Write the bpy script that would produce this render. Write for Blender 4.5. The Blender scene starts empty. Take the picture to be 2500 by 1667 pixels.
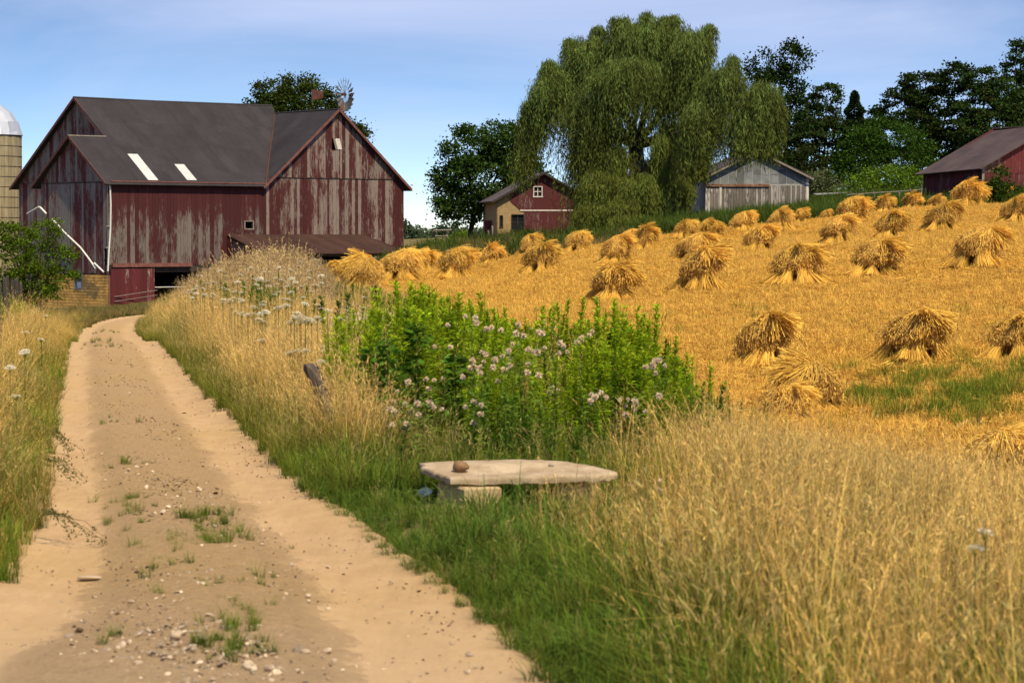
import bpy, math, random
import numpy as np
from mathutils import Vector, Matrix
random.seed(7)
R = np.random.default_rng(11)
SC = bpy.context.scene
COL = SC.collection
PI = math.pi

# ------------------------------------------------------------------ camera
F = 6250.0                      # focal length in units of 1/2500 picture width
PITCH = math.atan((833.5 - 570.0) / F)
CAMZ = 1.7
cam = bpy.data.objects.new('camera', bpy.data.cameras.new('camera'))
COL.objects.link(cam)
cam.data.sensor_width = 36.0
cam.data.lens = 36.0 * F / 2500.0
cam.location = (0, 0, CAMZ)
cam.rotation_euler = (PI / 2 - PITCH, 0, 0)
cam.data.clip_start = 0.1
cam.data.clip_end = 9000
cam.data.dof.use_dof = True
cam.data.dof.focus_distance = 62.0
cam.data.dof.aperture_fstop = 8.0
SC.camera = cam

# ------------------------------------------------------------------ sky and sun
SUN_EL, SUN_AZ = math.radians(54), math.radians(149)   # azimuth clockwise from +Y
world = bpy.data.worlds.new('World')
SC.world = world
world.use_nodes = True
wn, wl = world.node_tree.nodes, world.node_tree.links
wn.clear()
w_out = wn.new('ShaderNodeOutputWorld')
w_bg = wn.new('ShaderNodeBackground')
w_sky = wn.new('ShaderNodeTexSky')
w_sky.sky_type = 'NISHITA'
w_sky.sun_disc = False
w_sky.sun_elevation = SUN_EL
w_sky.sun_rotation = SUN_AZ
w_sky.altitude = 300
w_sky.air_density = 1.0
w_sky.dust_density = 0.15
w_sky.ozone_density = 4.0
w_tc = wn.new('ShaderNodeTexCoord')
w_sep = wn.new('ShaderNodeSeparateXYZ')
w_lift = wn.new('ShaderNodeMath'); w_lift.operation = 'MULTIPLY_ADD'   # clear dry air: blue comes down close to the horizon
w_lift.inputs[1].default_value = 3.6
w_lift.inputs[2].default_value = 0.012
w_comb = wn.new('ShaderNodeCombineXYZ')
w_norm = wn.new('ShaderNodeVectorMath'); w_norm.operation = 'NORMALIZE'
wl.new(w_tc.outputs['Generated'], w_sep.inputs[0])
wl.new(w_sep.outputs[0], w_comb.inputs[0]); wl.new(w_sep.outputs[1], w_comb.inputs[1])
wl.new(w_sep.outputs[2], w_lift.inputs[0]); wl.new(w_lift.outputs[0], w_comb.inputs[2])
wl.new(w_comb.outputs[0], w_norm.inputs[0]); wl.new(w_norm.outputs[0], w_sky.inputs[0])
# thin high cloud veils
w_map = wn.new('ShaderNodeMapping'); w_map.inputs['Scale'].default_value = (2.6, 2.6, 11.0)
w_map.inputs['Rotation'].default_value = (0.06, 0.10, 0.0)
w_noise = wn.new('ShaderNodeTexNoise'); w_noise.inputs['Scale'].default_value = 1.3
w_noise.inputs['Detail'].default_value = 6; w_noise.inputs['Roughness'].default_value = 0.55
w_noise.inputs['Distortion'].default_value = 0.6
w_ramp = wn.new('ShaderNodeMapRange'); w_ramp.inputs[1].default_value = 0.40; w_ramp.inputs[2].default_value = 0.75
w_ramp.inputs[3].default_value = 0.0; w_ramp.inputs[4].default_value = 0.46
w_mix = wn.new('ShaderNodeMixRGB'); w_mix.inputs[2].default_value = (5.6, 5.7, 7.2, 1)
wl.new(w_tc.outputs['Generated'], w_map.inputs[0]); wl.new(w_map.outputs[0], w_noise.inputs[0])
wl.new(w_noise.outputs[0], w_ramp.inputs[0]); wl.new(w_ramp.outputs[0], w_mix.inputs[0])
wl.new(w_sky.outputs[0], w_mix.inputs[1])
wl.new(w_mix.outputs[0], w_bg.inputs[0])
w_bg.inputs[1].default_value = 0.142
wl.new(w_bg.outputs[0], w_out.inputs[0])

sun = bpy.data.objects.new('sun', bpy.data.lights.new('sun', 'SUN'))
COL.objects.link(sun)
sun.data.energy = 5.0
sun.data.angle = math.radians(0.53)
sun.data.color = (1.0, 0.86, 0.57)
TO_SUN = Vector((math.sin(SUN_AZ) * math.cos(SUN_EL), math.cos(SUN_AZ) * math.cos(SUN_EL), math.sin(SUN_EL)))
sun.rotation_euler = TO_SUN.to_track_quat('Z', 'Y').to_euler()
sun.location = TO_SUN * 300

SC.view_settings.view_transform = 'Standard'
SC.view_settings.look = 'None'
SC.view_settings.exposure = 0.22
SC.view_settings.gamma = 1.0
SC.render.engine = 'CYCLES'
SC.cycles.max_bounces = 5
SC.cycles.diffuse_bounces = 3
SC.cycles.use_adaptive_sampling = True
SC.cycles.adaptive_threshold = 0.025
SC.cycles.glossy_bounces = 2
SC.cycles.transmission_bounces = 4
SC.cycles.transparent_max_bounces = 4
SC.cycles.caustics_reflective = False
SC.cycles.caustics_refractive = False

# ------------------------------------------------------------------ picture geometry helpers (used to survey the place)
CP, SP = math.cos(PITCH), math.sin(PITCH)
def ray(px, py):
    x, u = (px - 1250.0) / F, (833.5 - py) / F
    return np.array([x, CP + u * SP, -SP + u * CP])
def at(px, py, Y):
    d = ray(px, py); t = Y / d[1]
    return np.array([d[0] * t, Y, CAMZ + d[2] * t])

# ------------------------------------------------------------------ terrain
RY = np.array([-60, 0, 9.7, 16, 26, 38.6, 50, 62, 73, 85, 103, 116, 141, 167, 200.])
RZ = np.array([0, 0, 0, 0, -.1, -.25, -.40, -.92, -1.36, -1.62, -1.95, -2.1, -2.6, -3.2, -3.3])
def road_z(Y): return np.interp(Y, RY, RZ)
# survey of the track edges: picture row, left, right
TR = [(1667, -420, 1335), (1560, -230, 1215), (1460, -10, 1100), (1380, 40, 985), (1276, 104, 842), (1170, 120, 705), (1063, 128, 600), (957, 148, 492), (882, 160, 434), (834, 166, 384)]
_ys, _xl, _xr = [], [], []
for py, l, r in TR:
    Yg = np.linspace(5, 60, 6000)
    d = ray(l, py); zz = CAMZ + d[2] / d[1] * Yg
    k = int(np.argmax(zz <= road_z(Yg)))
    _ys.append(Yg[k]); _xl.append((l - 1250) / F * Yg[k]); _xr.append((r - 1250) / F * Yg[k])
for Y, l, r in [(66, 186, 362), (80, 192, 338), (92, 205, 330), (104, 228, 345), (112, 262, 400), (122, 320, 470), (140, 420, 620)]:
    _ys.append(Y); _xl.append((l - 1250) / F * Y); _xr.append((r - 1250) / F * Y)
_ys = np.array([-60., 0.] + _ys); _xl = np.array([-3.6, -3.2] + _xl); _xr = np.array([2.2, 1.5] + _xr)
def road_l(Y): return np.interp(Y, _ys, _xl)
def road_r(Y): return np.interp(Y, _ys, _xr)

# straw shocks: name letters only for the list below: (px, base py, width px, scale px per metre)
SHOCKS = [(885, 712, 120, 57), (826, 694, 95, 55), (978, 687, 118, 54), (1030, 662, 78, 48), (1057, 655, 52, 46), (1118, 686, 112, 53), (1198, 656, 90, 47),
 (1320, 670, 112, 60), (1297, 622, 72, 49), (1407, 618, 74, 49), (1497, 738, 143, 80), (1510, 648, 112, 61), (1580, 612, 88, 50), (1540, 600, 68, 46), (1692, 637, 115, 62),
 (1673, 582, 70, 47), (1735, 588, 78, 48), (1714, 713, 154, 79), (1855, 617, 106, 60), (1815, 567, 78, 47), (1908, 569, 86, 48), (1954, 546, 50, 45),
 (1943, 698, 170, 79), (2047, 597, 110, 59), (2018, 538, 40, 44), (2080, 541, 94, 47), (2160, 521, 66, 44), (2178, 585, 104, 57), (2226, 512, 58, 43), (2286, 510, 50, 43),
 (2300, 567, 108, 56), (2366, 506, 96, 44), (2452, 489, 60, 40), (2487, 546, 96, 53), (2137, 677, 155, 77), (2384, 657, 160, 77), (1880, 900, 205, 114), (2228, 884, 208, 114),
 (2488, 876, 185, 116), (1965, 1012, 190, 132), (1912, 1042, 165, 142), (2466, 1262, 330, 196)]

CTRL = []   # x, y, z
for px, py, w, s in SHOCKS:
    if (px, py) in ((1912, 1042), (2466, 1262)): py -= 5
    CTRL.append(at(px, py, F / s))
for Y in (2, 9.7, 14, 20, 26, 32, 38.6, 46, 54, 62, 70, 80, 92, 104, 116, 130):
    z = float(road_z(Y))
    CTRL.append((road_l(Y) - .1, Y, z)); CTRL.append((road_r(Y) + .1, Y, z))
    CTRL.append((road_l(Y) - 2.2, Y, z + .16)); CTRL.append((road_l(Y) - 8, Y, z - .25))
CTRL += [tuple(at(1200, 1236, 16.1)), (1.2, 16.5, -.05), (2.5, 10, -.12), (5, 10, -.3), (4, 18, -.55), (9, 18, -1.2), (2.4, 24, -.45),
 (0.0, 22, -.1), (0.0, 30, -.35), (-1.6, 26, .0), (-2.6, 26, .05),
 # bank on the right of the track
 (-3.6, 38, .14), (-4.3, 46, .16), (-5.5, 57, .16), (-6.0, 64, .10), (-6.9, 72, -.02), (-8.0, 84, -.1), (-9.2, 96, -.6),
 (-2.4, 40, -.15), (-2.9, 46, -.25), (-3.7, 57, -.42), (-4.6, 72, -.52), (-5.5, 84, -.70), (-6.3, 96, -.85), (0, 42, -.7), (2, 40, -1.0), (-1, 60, -.45),
 (7, 30, -1.7), (12, 36, -1.7), (14, 60, -.7)]
CTRL += [tuple(at(268, 756, 166)), tuple(at(60, 770, 178)), tuple(at(640, 690, 176)), tuple(at(985, 628, 184)), tuple(at(800, 665, 168)), (-36, 150, -3.3), (-30, 195, -2.6),
 tuple(at(1020, 603, 200)), tuple(at(1148, 596, 174)), tuple(at(1215, 598, 184)), tuple(at(1420, 592, 184)), tuple(at(1590, 565, 165)), tuple(at(1715, 552, 168)), tuple(at(1975, 520, 170)),
 tuple(at(2060, 498, 172)), tuple(at(2262, 508, 163)), tuple(at(2398, 512, 156)), tuple(at(2560, 490, 165)), tuple(at(2200, 495, 205)), tuple(at(2500, 480, 205)), tuple(at(1900, 520, 205)),
 tuple(at(1500, 560, 205)), tuple(at(700, 600, 215)), tuple(at(3000, 560, 90)), tuple(at(3300, 520, 130)), (45, 170, 4.2), (45, 60, .6), (30, 40, -.6), (25, 15, -1.0), (-25, 30, -.6), (-25, 60, -1.4), (-30, 100, -2.4)]
CTRL = np.array(CTRL, float)
KY = 0.42
def _kern(d2): return 0.5 * d2 * np.log(d2 + 1e-9)
def _tps_fit(C, lam):
    P = np.c_[C[:, 0], C[:, 1] * KY]; n = len(P)
    d2 = ((P[:, None] - P[None]) ** 2).sum(-1)
    A = np.zeros((n + 3, n + 3)); A[:n, :n] = _kern(d2) + np.eye(n) * lam
    A[:n, n] = 1; A[:n, n + 1:] = P; A[n, :n] = 1; A[n + 1:, :n] = P.T
    return P, np.linalg.solve(A, np.r_[C[:, 2], 0, 0, 0])
_TP, _TW = _tps_fit(CTRL, 1.2)
def _tps(X, Y):
    x, y = np.clip(X, -42, 48), np.clip(Y, 1, 212) * KY
    s = np.full(x.shape, _TW[-3]) + _TW[-2] * x + _TW[-1] * y
    for (a, b), w in zip(_TP, _TW[:-3]):
        s += w * _kern((x - a) ** 2 + (y - b) ** 2)
    return s
def smooth(e0, e1, x):
    t = np.clip((x - e0) / (e1 - e0), 0, 1); return t * t * (3 - 2 * t)
def _height_exact(X, Y):
    X, Y = np.asarray(X, float), np.asarray(Y, float)
    t = _tps(X, Y)
    w = 1 - smooth(0.0, 1.0, np.maximum(road_l(Y) - X, X - road_r(Y)))
    w *= 1 - smooth(125, 145, Y)
    t = t * (1 - w) + road_z(Y) * w
    far = smooth(225, 600, np.hypot(X, Y))
    return t * (1 - far) + (-1.5) * far
GX = np.arange(-44, 50.01, .25); GY = np.arange(0, 216.01, .5)
_G = _height_exact(*np.meshgrid(GX, GY, indexing='ij'))
def H(X, Y):
    X, Y = np.asarray(X, float), np.asarray(Y, float)
    fx = np.clip((X - GX[0]) / .25, 0, len(GX) - 1.001); fy = np.clip((Y - GY[0]) / .5, 0, len(GY) - 1.001)
    i, j = fx.astype(int), fy.astype(int); a, b = fx - i, fy - j
    return (_G[i, j] * (1 - a) + _G[i + 1, j] * a) * (1 - b) + (_G[i, j + 1] * (1 - a) + _G[i + 1, j + 1] * a) * b
def hit(px, py, h=0.0, y0=7.0, y1=200.0):
    """where the line of sight first meets the terrain raised by h"""
    d = ray(px, py); Yg = np.arange(y0, y1, .05)
    X = d[0] / d[1] * Yg; Z = CAMZ + d[2] / d[1] * Yg
    m = Z <= H(X, Yg) + h
    k = int(np.argmax(m)) if m.any() else len(Yg) - 1
    return np.array([X[k], Yg[k], float(H(X[k], Yg[k]))])
FBY = np.array([-10, 14, 20, 26, 31, 36, 42, 50, 65, 85, 112, 150, 165])
FBX = np.array([60, 26, 14, 9.2, 6.9, 4.6, 2.4, -.3, -2.5, -4.3, -5.9, -6.9, -7.2])
def field_x(Y): return np.interp(Y, FBY, FBX)
def field_far(X): return np.interp(X, [-8, 0, 8, 12, 18, 23, 27, 32, 50], [141, 143, 143, 140, 144, 148, 150, 158, 162])   # far edge of the stubble

# ------------------------------------------------------------------ object helpers
def link(o): COL.objects.link(o); return o
def tag(o, label=None, cat=None, group=None, kind=None):
    if label: o['label'] = label
    if cat: o['category'] = cat
    if group: o['group'] = group
    if kind: o['kind'] = kind
    return o
def empty(name, loc=(0, 0, 0), rz=0.0):
    o = link(bpy.data.objects.new(name, None)); o.location = [float(v) for v in loc]; o.rotation_euler = (0, 0, rz); o.empty_display_size = .3
    return o
def obj(name, me, mat=None, parent=None):
    o = bpy.data.objects.new(name, me); link(o)
    if mat is not None and not me.materials: me.materials.append(mat)
    if parent is not None: o.parent = parent
    return o
class MB:
    """collects vertices, quads/polygons and a per-vertex tint, builds one mesh"""
    def __init__(s): s.v, s.f, s.t, s.n = [], [], [], 0
    def add(s, v, f, t=None):
        v = np.asarray(v, float).reshape(-1, 3)
        s.v.append(v); s.f.append([tuple(int(i) + s.n for i in q) for q in f] if not isinstance(f, np.ndarray) else f + s.n)
        s.t.append(np.tile([.5, .5, 0, 1.], (len(v), 1)) if t is None else np.asarray(t, float)); s.n += len(v)
        return s
    def strips(s, P, W, S, tint):
        """P n,k,3 centre lines; W n,k half widths; S n,3 side vectors; tint n,k,3"""
        P = np.asarray(P, float); n, k, _ = P.shape
        off = S[:, None, :] * W[:, :, None]
        V = np.stack([P - off, P + off], 2).reshape(-1, 3)
        T = np.repeat(np.concatenate([tint, np.ones((n, k, 1))], 2)[:, :, None, :], 2, 2).reshape(-1, 4)
        b = (np.arange(n) * 2 * k)[:, None] + np.arange(k - 1)[None] * 2
        Q = np.stack([b, b + 1, b + 3, b + 2], -1).reshape(-1, 4)
        return s.add(V, Q, T)
    def quads(s, V4, tint):
        V4 = np.asarray(V4, float); n = len(V4)
        return s.add(V4.reshape(-1, 3), np.arange(n * 4).reshape(-1, 4), np.repeat(np.concatenate([tint, np.ones((n, 1))], 1), 4, 0))
    def tube(s, pts, rad, seg=6, tint=(.5, .5, 0), cap=True):
        pts = np.asarray(pts, float); k = len(pts); rad = np.broadcast_to(rad, (k,))
        tan = np.gradient(pts, axis=0); tan /= np.linalg.norm(tan, axis=1, keepdims=True) + 1e-9
        ref = np.array([0, 0, 1.]) if abs(tan[:, 2]).mean() < .8 else np.array([1., 0, 0])
        a = np.cross(tan, ref); a /= np.linalg.norm(a, axis=1, keepdims=True) + 1e-9; b = np.cross(tan, a)
        an = np.arange(seg) * 2 * PI / seg
        V = pts[:, None] + rad[:, None, None] * (np.cos(an)[None, :, None] * a[:, None] + np.sin(an)[None, :, None] * b[:, None])
        fs = [(i * seg + j, i * seg + (j + 1) % seg, (i + 1) * seg + (j + 1) % seg, (i + 1) * seg + j) for i in range(k - 1) for j in range(seg)]
        if cap: fs += [tuple(range(seg))[::-1], tuple((k - 1) * seg + j for j in range(seg))]
        return s.add(V.reshape(-1, 3), fs, np.tile([*tint, 1.], (k * seg, 1)))
    def box(s, lo, hi, tint=(.5, .5, 0)):
        x0, y0, z0 = lo; x1, y1, z1 = hi
        v = [(x0, y0, z0), (x1, y0, z0), (x1, y1, z0), (x0, y1, z0), (x0, y0, z1), (x1, y0, z1), (x1, y1, z1), (x0, y1, z1)]
        f = [(0, 3, 2, 1), (4, 5, 6, 7), (0, 1, 5, 4), (1, 2, 6, 5), (2, 3, 7, 6), (3, 0, 4, 7)]
        return s.add(v, f, np.tile([*tint, 1.], (8, 1)))
    def mesh(s, name, smooth_shade=False):
        me = bpy.data.meshes.new(name)
        V = np.concatenate(s.v); T = np.concatenate(s.t)
        if all(isinstance(f, np.ndarray) for f in s.f):
            Q = np.concatenate(s.f); nf = len(Q)
            me.vertices.add(len(V)); me.vertices.foreach_set('co', V.astype(np.float32).ravel())
            me.loops.add(nf * 4); me.loops.foreach_set('vertex_index', Q.astype(np.int32).ravel())
            me.polygons.add(nf); me.polygons.foreach_set('loop_start', (np.arange(nf) * 4).astype(np.int32))
            me.update(calc_edges=True)
        else:
            fs = []
            for f in s.f: fs += [tuple(map(int, q)) for q in f]
            me.from_pydata(V.tolist(), [], fs)
        at_ = me.attributes.new('tint', 'FLOAT_COLOR', 'POINT')
        at_.data.foreach_set('color', T.astype(np.float32).ravel())
        if smooth_shade: me.polygons.foreach_set('use_smooth', np.ones(len(me.polygons), bool))
        me.update()
        return me
    def build(s, name, mat, parent=None, smooth_shade=False):
        return obj(name, s.mesh(name, smooth_shade), mat, parent)
def unit(v): v = np.asarray(v, float); return v / (np.linalg.norm(v, axis=-1, keepdims=True) + 1e-9)

# ------------------------------------------------------------------ materials
def newmat(name):
    m = bpy.data.materials.new(name); m.use_nodes = True
    nt = m.node_tree; b = nt.nodes['Principled BSDF']; b.inputs['Specular IOR Level'].default_value = .25
    return m, nt.nodes, nt.links, b
def nd(N, typ, **kw):
    n = N.new(typ)
    for k, v in kw.items():
        if k.startswith('i_'): n.inputs[k[2:]].default_value = v
        elif k.startswith('n'): n.inputs[int(k[1:])].default_value = v
        else: setattr(n, k, v)
    return n
def c4(c): return (c[0], c[1], c[2], 1)
def mixc(N, L, fac, a, b, mode='MIX'):
    m = N.new('ShaderNodeMixRGB'); m.blend_type = mode
    for i, v in ((0, fac), (1, a), (2, b)):
        if hasattr(v, 'is_output') or isinstance(v, bpy.types.NodeSocket): L.new(v, m.inputs[i])
        elif i == 0: m.inputs[0].default_value = v
        else: m.inputs[i].default_value = c4(v)
    return m.outputs[0]
def mrange(N, L, src, a, b, c=0., d=1.):
    m = N.new('ShaderNodeMapRange'); L.new(src, m.inputs[0])
    for i, v in enumerate((a, b, c, d)): m.inputs[i + 1].default_value = v
    return m.outputs[0]
def noise(N, L, coord, scale, detail=4, rough=.55, dist=0., vscale=None, rot=None, loc=None):
    if vscale or rot or loc:
        mp = N.new('ShaderNodeMapping')
        if rot: mp.vector_type = 'POINT'; mp.inputs['Rotation'].default_value = rot
        if loc: mp.inputs['Location'].default_value = loc
        L.new(coord, mp.inputs[0]); coord = mp.outputs[0]
        if vscale:
            m2 = N.new('ShaderNodeVectorMath'); m2.operation = 'MULTIPLY'; m2.inputs[1].default_value = vscale
            L.new(coord, m2.inputs[0]); coord = m2.outputs[0]
    n = N.new('ShaderNodeTexNoise'); n.inputs['Scale'].default_value = scale; n.inputs['Detail'].default_value = detail
    n.inputs['Roughness'].default_value = rough; n.inputs['Distortion'].default_value = dist
    L.new(coord, n.inputs[0]); return n.outputs[0]
def bump(N, L, b, h, strength=.4, dist=.02):
    n = N.new('ShaderNodeBump'); n.inputs['Strength'].default_value = strength; n.inputs['Distance'].default_value = dist
    L.new(h, n.inputs['Height']); L.new(n.outputs[0], b.inputs['Normal'])
def geo(N): return N.new('ShaderNodeNewGeometry').outputs['Position']
def plain(name, c1, c2, scale=6, rough=.85, bstr=.3, bdist=.01, vscale=None, metal=0., lo=.35, hi=.65, rnd=.12, rot=None):
    m, N, L, b = newmat(name)
    n = noise(N, L, geo(N), scale, 5, .6, vscale=vscale, rot=rot)
    col = mixc(N, L, mrange(N, L, n, lo, hi), c1, c2)
    if rnd:
        oi = N.new('ShaderNodeObjectInfo')
        hv = N.new('ShaderNodeHueSaturation'); L.new(col, hv.inputs['Color']); L.new(mrange(N, L, oi.outputs['Random'], 0, 1, 1 - rnd, 1 + rnd), hv.inputs['Value']); col = hv.outputs[0]
    L.new(col, b.inputs['Base Color']); b.inputs['Roughness'].default_value = rough; b.inputs['Metallic'].default_value = metal
    if bstr: bump(N, L, b, n, bstr, bdist)
    return m
def plant(name, base, tip, head=(.4, .3, .2), var=.28, trans=.35, inst=True, hue=.02, mid=None):
    """leaf and stalk material: tint.r per-blade chance, tint.g along the blade, tint.b seed head"""
    m, N, L, b = newmat(name)
    a = nd(N, 'ShaderNodeAttribute', attribute_name='tint')
    sp = N.new('ShaderNodeSeparateColor'); L.new(a.outputs['Color'], sp.inputs[0])
    col = mixc(N, L, sp.outputs[1], base, tip)
    col = mixc(N, L, sp.outputs[2], col, head)
    hv = N.new('ShaderNodeHueSaturation'); L.new(col, hv.inputs['Color'])
    r1 = mrange(N, L, sp.outputs[0], 0, 1, 1 - var, 1 + var)
    oi = N.new('ShaderNodeObjectInfo')
    r2 = mrange(N, L, oi.outputs['Random'], 0, 1, 1 - var * .6, 1 + var * .6)
    mu = nd(N, 'ShaderNodeMath', operation='MULTIPLY'); L.new(r1, mu.inputs[0]); L.new(r2, mu.inputs[1])
    L.new(mu.outputs[0], hv.inputs['Value'])
    L.new(mrange(N, L, sp.outputs[0], 0, 1, .5 - hue, .5 + hue), hv.inputs['Hue'])
    N.remove(b)
    d = N.new('ShaderNodeBsdfDiffuse'); t = N.new('ShaderNodeBsdfTranslucent'); mx = N.new('ShaderNodeMixShader'); mx.inputs[0].default_value = trans
    L.new(hv.outputs[0], d.inputs[0]); L.new(hv.outputs[0], t.inputs[0]); L.new(d.outputs[0], mx.inputs[1]); L.new(t.outputs[0], mx.inputs[2])
    L.new(mx.outputs[0], N['Material Output'].inputs[0])
    return m
# ------------------------------------------------------------------ ground sheets
def m_ground():
    m, N, L, b = newmat('ground_soil_and_thatch')
    P = geo(N)
    n1 = noise(N, L, P, .35, 5); n2 = noise(N, L, P, 9, 6, .7); n3 = noise(N, L, P, 1.7, 4)
    c = mixc(N, L, mrange(N, L, n1, .38, .62), (.075, .085, .022), (.17, .12, .045))
    c = mixc(N, L, mrange(N, L, n2, .35, .7), c, (.22, .165, .065))
    c = mixc(N, L, mrange(N, L, n3, .5, .75), c, (.06, .075, .02))
    L.new(c, b.inputs['Base Color']); b.inputs['Roughness'].default_value = 1
    bump(N, L, b, n2, .6, .05)
    return m
def m_field():
    m, N, L, b = newmat('stubble_straw_ground')
    P = geo(N)
    n1 = noise(N, L, P, .22, 5, .6); n2 = noise(N, L, P, 5.5, 8, .75, vscale=(1.4, .8, 1)); n3 = noise(N, L, P, .07, 3)
    n4 = noise(N, L, P, 1.3, 4, .6, vscale=(.35, 1.6, 1), rot=(0, 0, .5))
    c = mixc(N, L, mrange(N, L, n2, .32, .68), (.30, .145, .026), (.60, .345, .080))
    c = mixc(N, L, mrange(N, L, n1, .45, .72, 0, .55), c, (.46, .21, .035))
    c = mixc(N, L, mrange(N, L, n4, .52, .8, 0, .5), c, (.24, .15, .03))
    c = mixc(N, L, mrange(N, L, n3, .45, .7, 0, .5), c, (.33, .21, .05))
    L.new(c, b.inputs['Base Color']); b.inputs['Roughness'].default_value = 1
    bump(N, L, b, n2, .9, .08)
    return m
def m_road():
    m, N, L, b = newmat('packed_dirt_track')
    uv = N.new('ShaderNodeUVMap').outputs[0]; P = geo(N)
    sx = N.new('ShaderNodeSeparateXYZ'); L.new(uv, sx.inputs[0])
    wob = noise(N, L, P, .8, 4)
    ad = nd(N, 'ShaderNodeMath', operation='MULTIPLY_ADD', n1=.14, n2=-.07); L.new(wob, ad.inputs[0])
    u = nd(N, 'ShaderNodeMath', operation='ADD'); L.new(sx.outputs[0], u.inputs[0]); L.new(ad.outputs[0], u.inputs[1])
    # centre strip is coarser and browner than the two wheel ruts
    n1b = noise(N, L, P, 9, 8, .8)
    d = nd(N, 'ShaderNodeMath', operation='SUBTRACT', n1=.48); L.new(u.outputs[0], d.inputs[0])
    ab = nd(N, 'ShaderNodeMath', operation='ABSOLUTE'); L.new(d.outputs[0], ab.inputs[0])
    jag = nd(N, 'ShaderNodeMath', operation='MULTIPLY_ADD', n1=.20); L.new(n1b, jag.inputs[0]); L.new(ab.outputs[0], jag.inputs[2])
    cen = mrange(N, L, jag.outputs[0], .31, .235)
    edge = mrange(N, L, ab.outputs[0], .40, .49)
    n1 = noise(N, L, P, 24, 8, .75); n2 = noise(N, L, P, 3.2, 5, .6); n3 = noise(N, L, P, 70, 4, .7); n4 = noise(N, L, P, .3, 3)
    n5 = noise(N, L, P, 4, 6, .7, vscale=(3, .35, 1))
    rut = mixc(N, L, mrange(N, L, n2, .3, .7), (.47, .300, .155), (.57, .38, .21))
    rut = mixc(N, L, mrange(N, L, n5, .45, .75, 0, .6), rut, (.36, .225, .115))
    rut = mixc(N, L, mrange(N, L, n1, .38, .62, 0, .45), rut, (.40, .255, .130))
    ctr = mixc(N, L, mrange(N, L, n1, .35, .65), (.385, .245, .122), (.53, .345, .178))
    ctr = mixc(N, L, mrange(N, L, n3, .58, .70, 0, .85), ctr, (.14, .09, .05))
    vor = nd(N, 'ShaderNodeTexVoronoi', i_Scale=38.); L.new(P, vor.inputs[0]); ctr = mixc(N, L, mrange(N, L, vor.outputs['Distance'], .16, .08, 0, .7), ctr, (.50, .38, .25))
    c = mixc(N, L, cen, rut, ctr)
    c = mixc(N, L, edge, c, (.42, .27, .135))
    c = mixc(N, L, mrange(N, L, n4, .45, .7, 0, .35), c, (.46, .30, .10))
    # gravelly patch nearest the public road
    sy = N.new('ShaderNodeSeparateXYZ'); L.new(P, sy.inputs[0])
    near = mrange(N, L, sy.outputs[1], 12.2, 9.6, 0, .55)
    gr = mixc(N, L, mrange(N, L, n1, .4, .65), (.44, .30, .175), (.58, .41, .25))
    c = mixc(N, L, near, c, gr)
    L.new(c, b.inputs['Base Color']); b.inputs['Roughness'].default_value = .97
    hh = nd(N, 'ShaderNodeMath', operation='MULTIPLY'); L.new(n1, hh.inputs[0]); L.new(mrange(N, L, cen, 0, 1, .35, 1), hh.inputs[1])
    bump(N, L, b, hh.outputs[0], 1.0, .035)
    return m
M_GROUND, M_FIELD, M_ROAD = m_ground(), m_field(), m_road()

xs = np.r_[[-4000, -1800, -800, -350, -160, -90, -60], np.arange(-44, 48.01, .4), [60, 90, 160, 350, 800, 1800, 4000]]
ys = np.r_[[-400, -120, -40, -12, -4], np.arange(0, 60, .4), np.arange(60, 216, .8), [225, 240, 260, 300, 360, 440, 560, 800, 1200, 2000, 3500, 6500]]
XX, YY = np.meshgrid(xs, ys, indexing='ij')
ZZ = _height_exact(XX, YY)
ZZ += .035 * np.sin(XX * 2.1 + np.sin(YY * 1.3) * 1.4) * np.sin(YY * 1.7 + 1.1 * np.sin(XX * 1.9)) * (1 - smooth(0, 1, 1 - np.maximum(road_l(YY) - XX, XX - road_r(YY))))
inside = np.minimum(XX - road_l(YY), road_r(YY) - XX)
ZZ -= .10 * smooth(-.30, .15, inside) * (1 - smooth(128, 140, YY))
ni, nj = len(xs), len(ys)
idx = np.arange(ni * nj).reshape(ni, nj)
Q = np.stack([idx[:-1, :-1], idx[1:, :-1], idx[1:, 1:], idx[:-1, 1:]], -1).reshape(-1, 4)
V = np.stack([XX, YY, ZZ], -1).reshape(-1, 3)
cx, cy = V[Q][:, :, 0].mean(1), V[Q][:, :, 1].mean(1)
infield = (cx > field_x(cy)) & (cy < field_far(cx)) & (cx < 170) & (cy > 12)
for nm, msk, mt, lb, ct in (('ground', ~infield, M_GROUND, 'rough grassy farm ground around the track, barns and field', 'ground'), ('stubble_field', infield, M_FIELD, 'golden mown stubble field rising to the right of the track', 'field')):
    q = Q[msk]; used = np.unique(q); rem = np.zeros(len(V), int); rem[used] = np.arange(len(used))
    mb = MB(); mb.add(V[used], rem[q]); o = mb.build(nm, mt, None, True)
    tag(o, lb, ct, None, 'structure')

ry = np.r_[np.arange(-14, 6, .5), np.arange(6, 24, .09), np.arange(24, 60, .2), np.arange(60, 136, .5)]
nu = 46
uu = np.linspace(0, 1, nu)
RYY, RU = np.meshgrid(ry, uu, indexing='ij')
RXX = road_l(RYY) - .30 + RU * (road_r(RYY) - road_l(RYY) + .60)
rut = lambda c, w: np.exp(-((RU - c) / w) ** 2)
RZZ = road_z(RYY) + .028 * rut(.48, .16) - .040 * rut(.22, .10) - .042 * rut(.74, .10)
RZZ += .008 * np.sin(RXX * 5 + RYY * 1.7) + .007 * np.sin(RYY * 3.1 + RXX * 2) + R.normal(0, .0028, RXX.shape) * (1 + 1.2 * rut(.48, .2))
RZZ += -.012 * np.exp(-((RU - .665 - .01 * np.sin(RYY * .9)) / .012) ** 2)
RZZ -= .16 * (smooth(.09, 0, RU) + smooth(.91, 1, RU))
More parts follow.
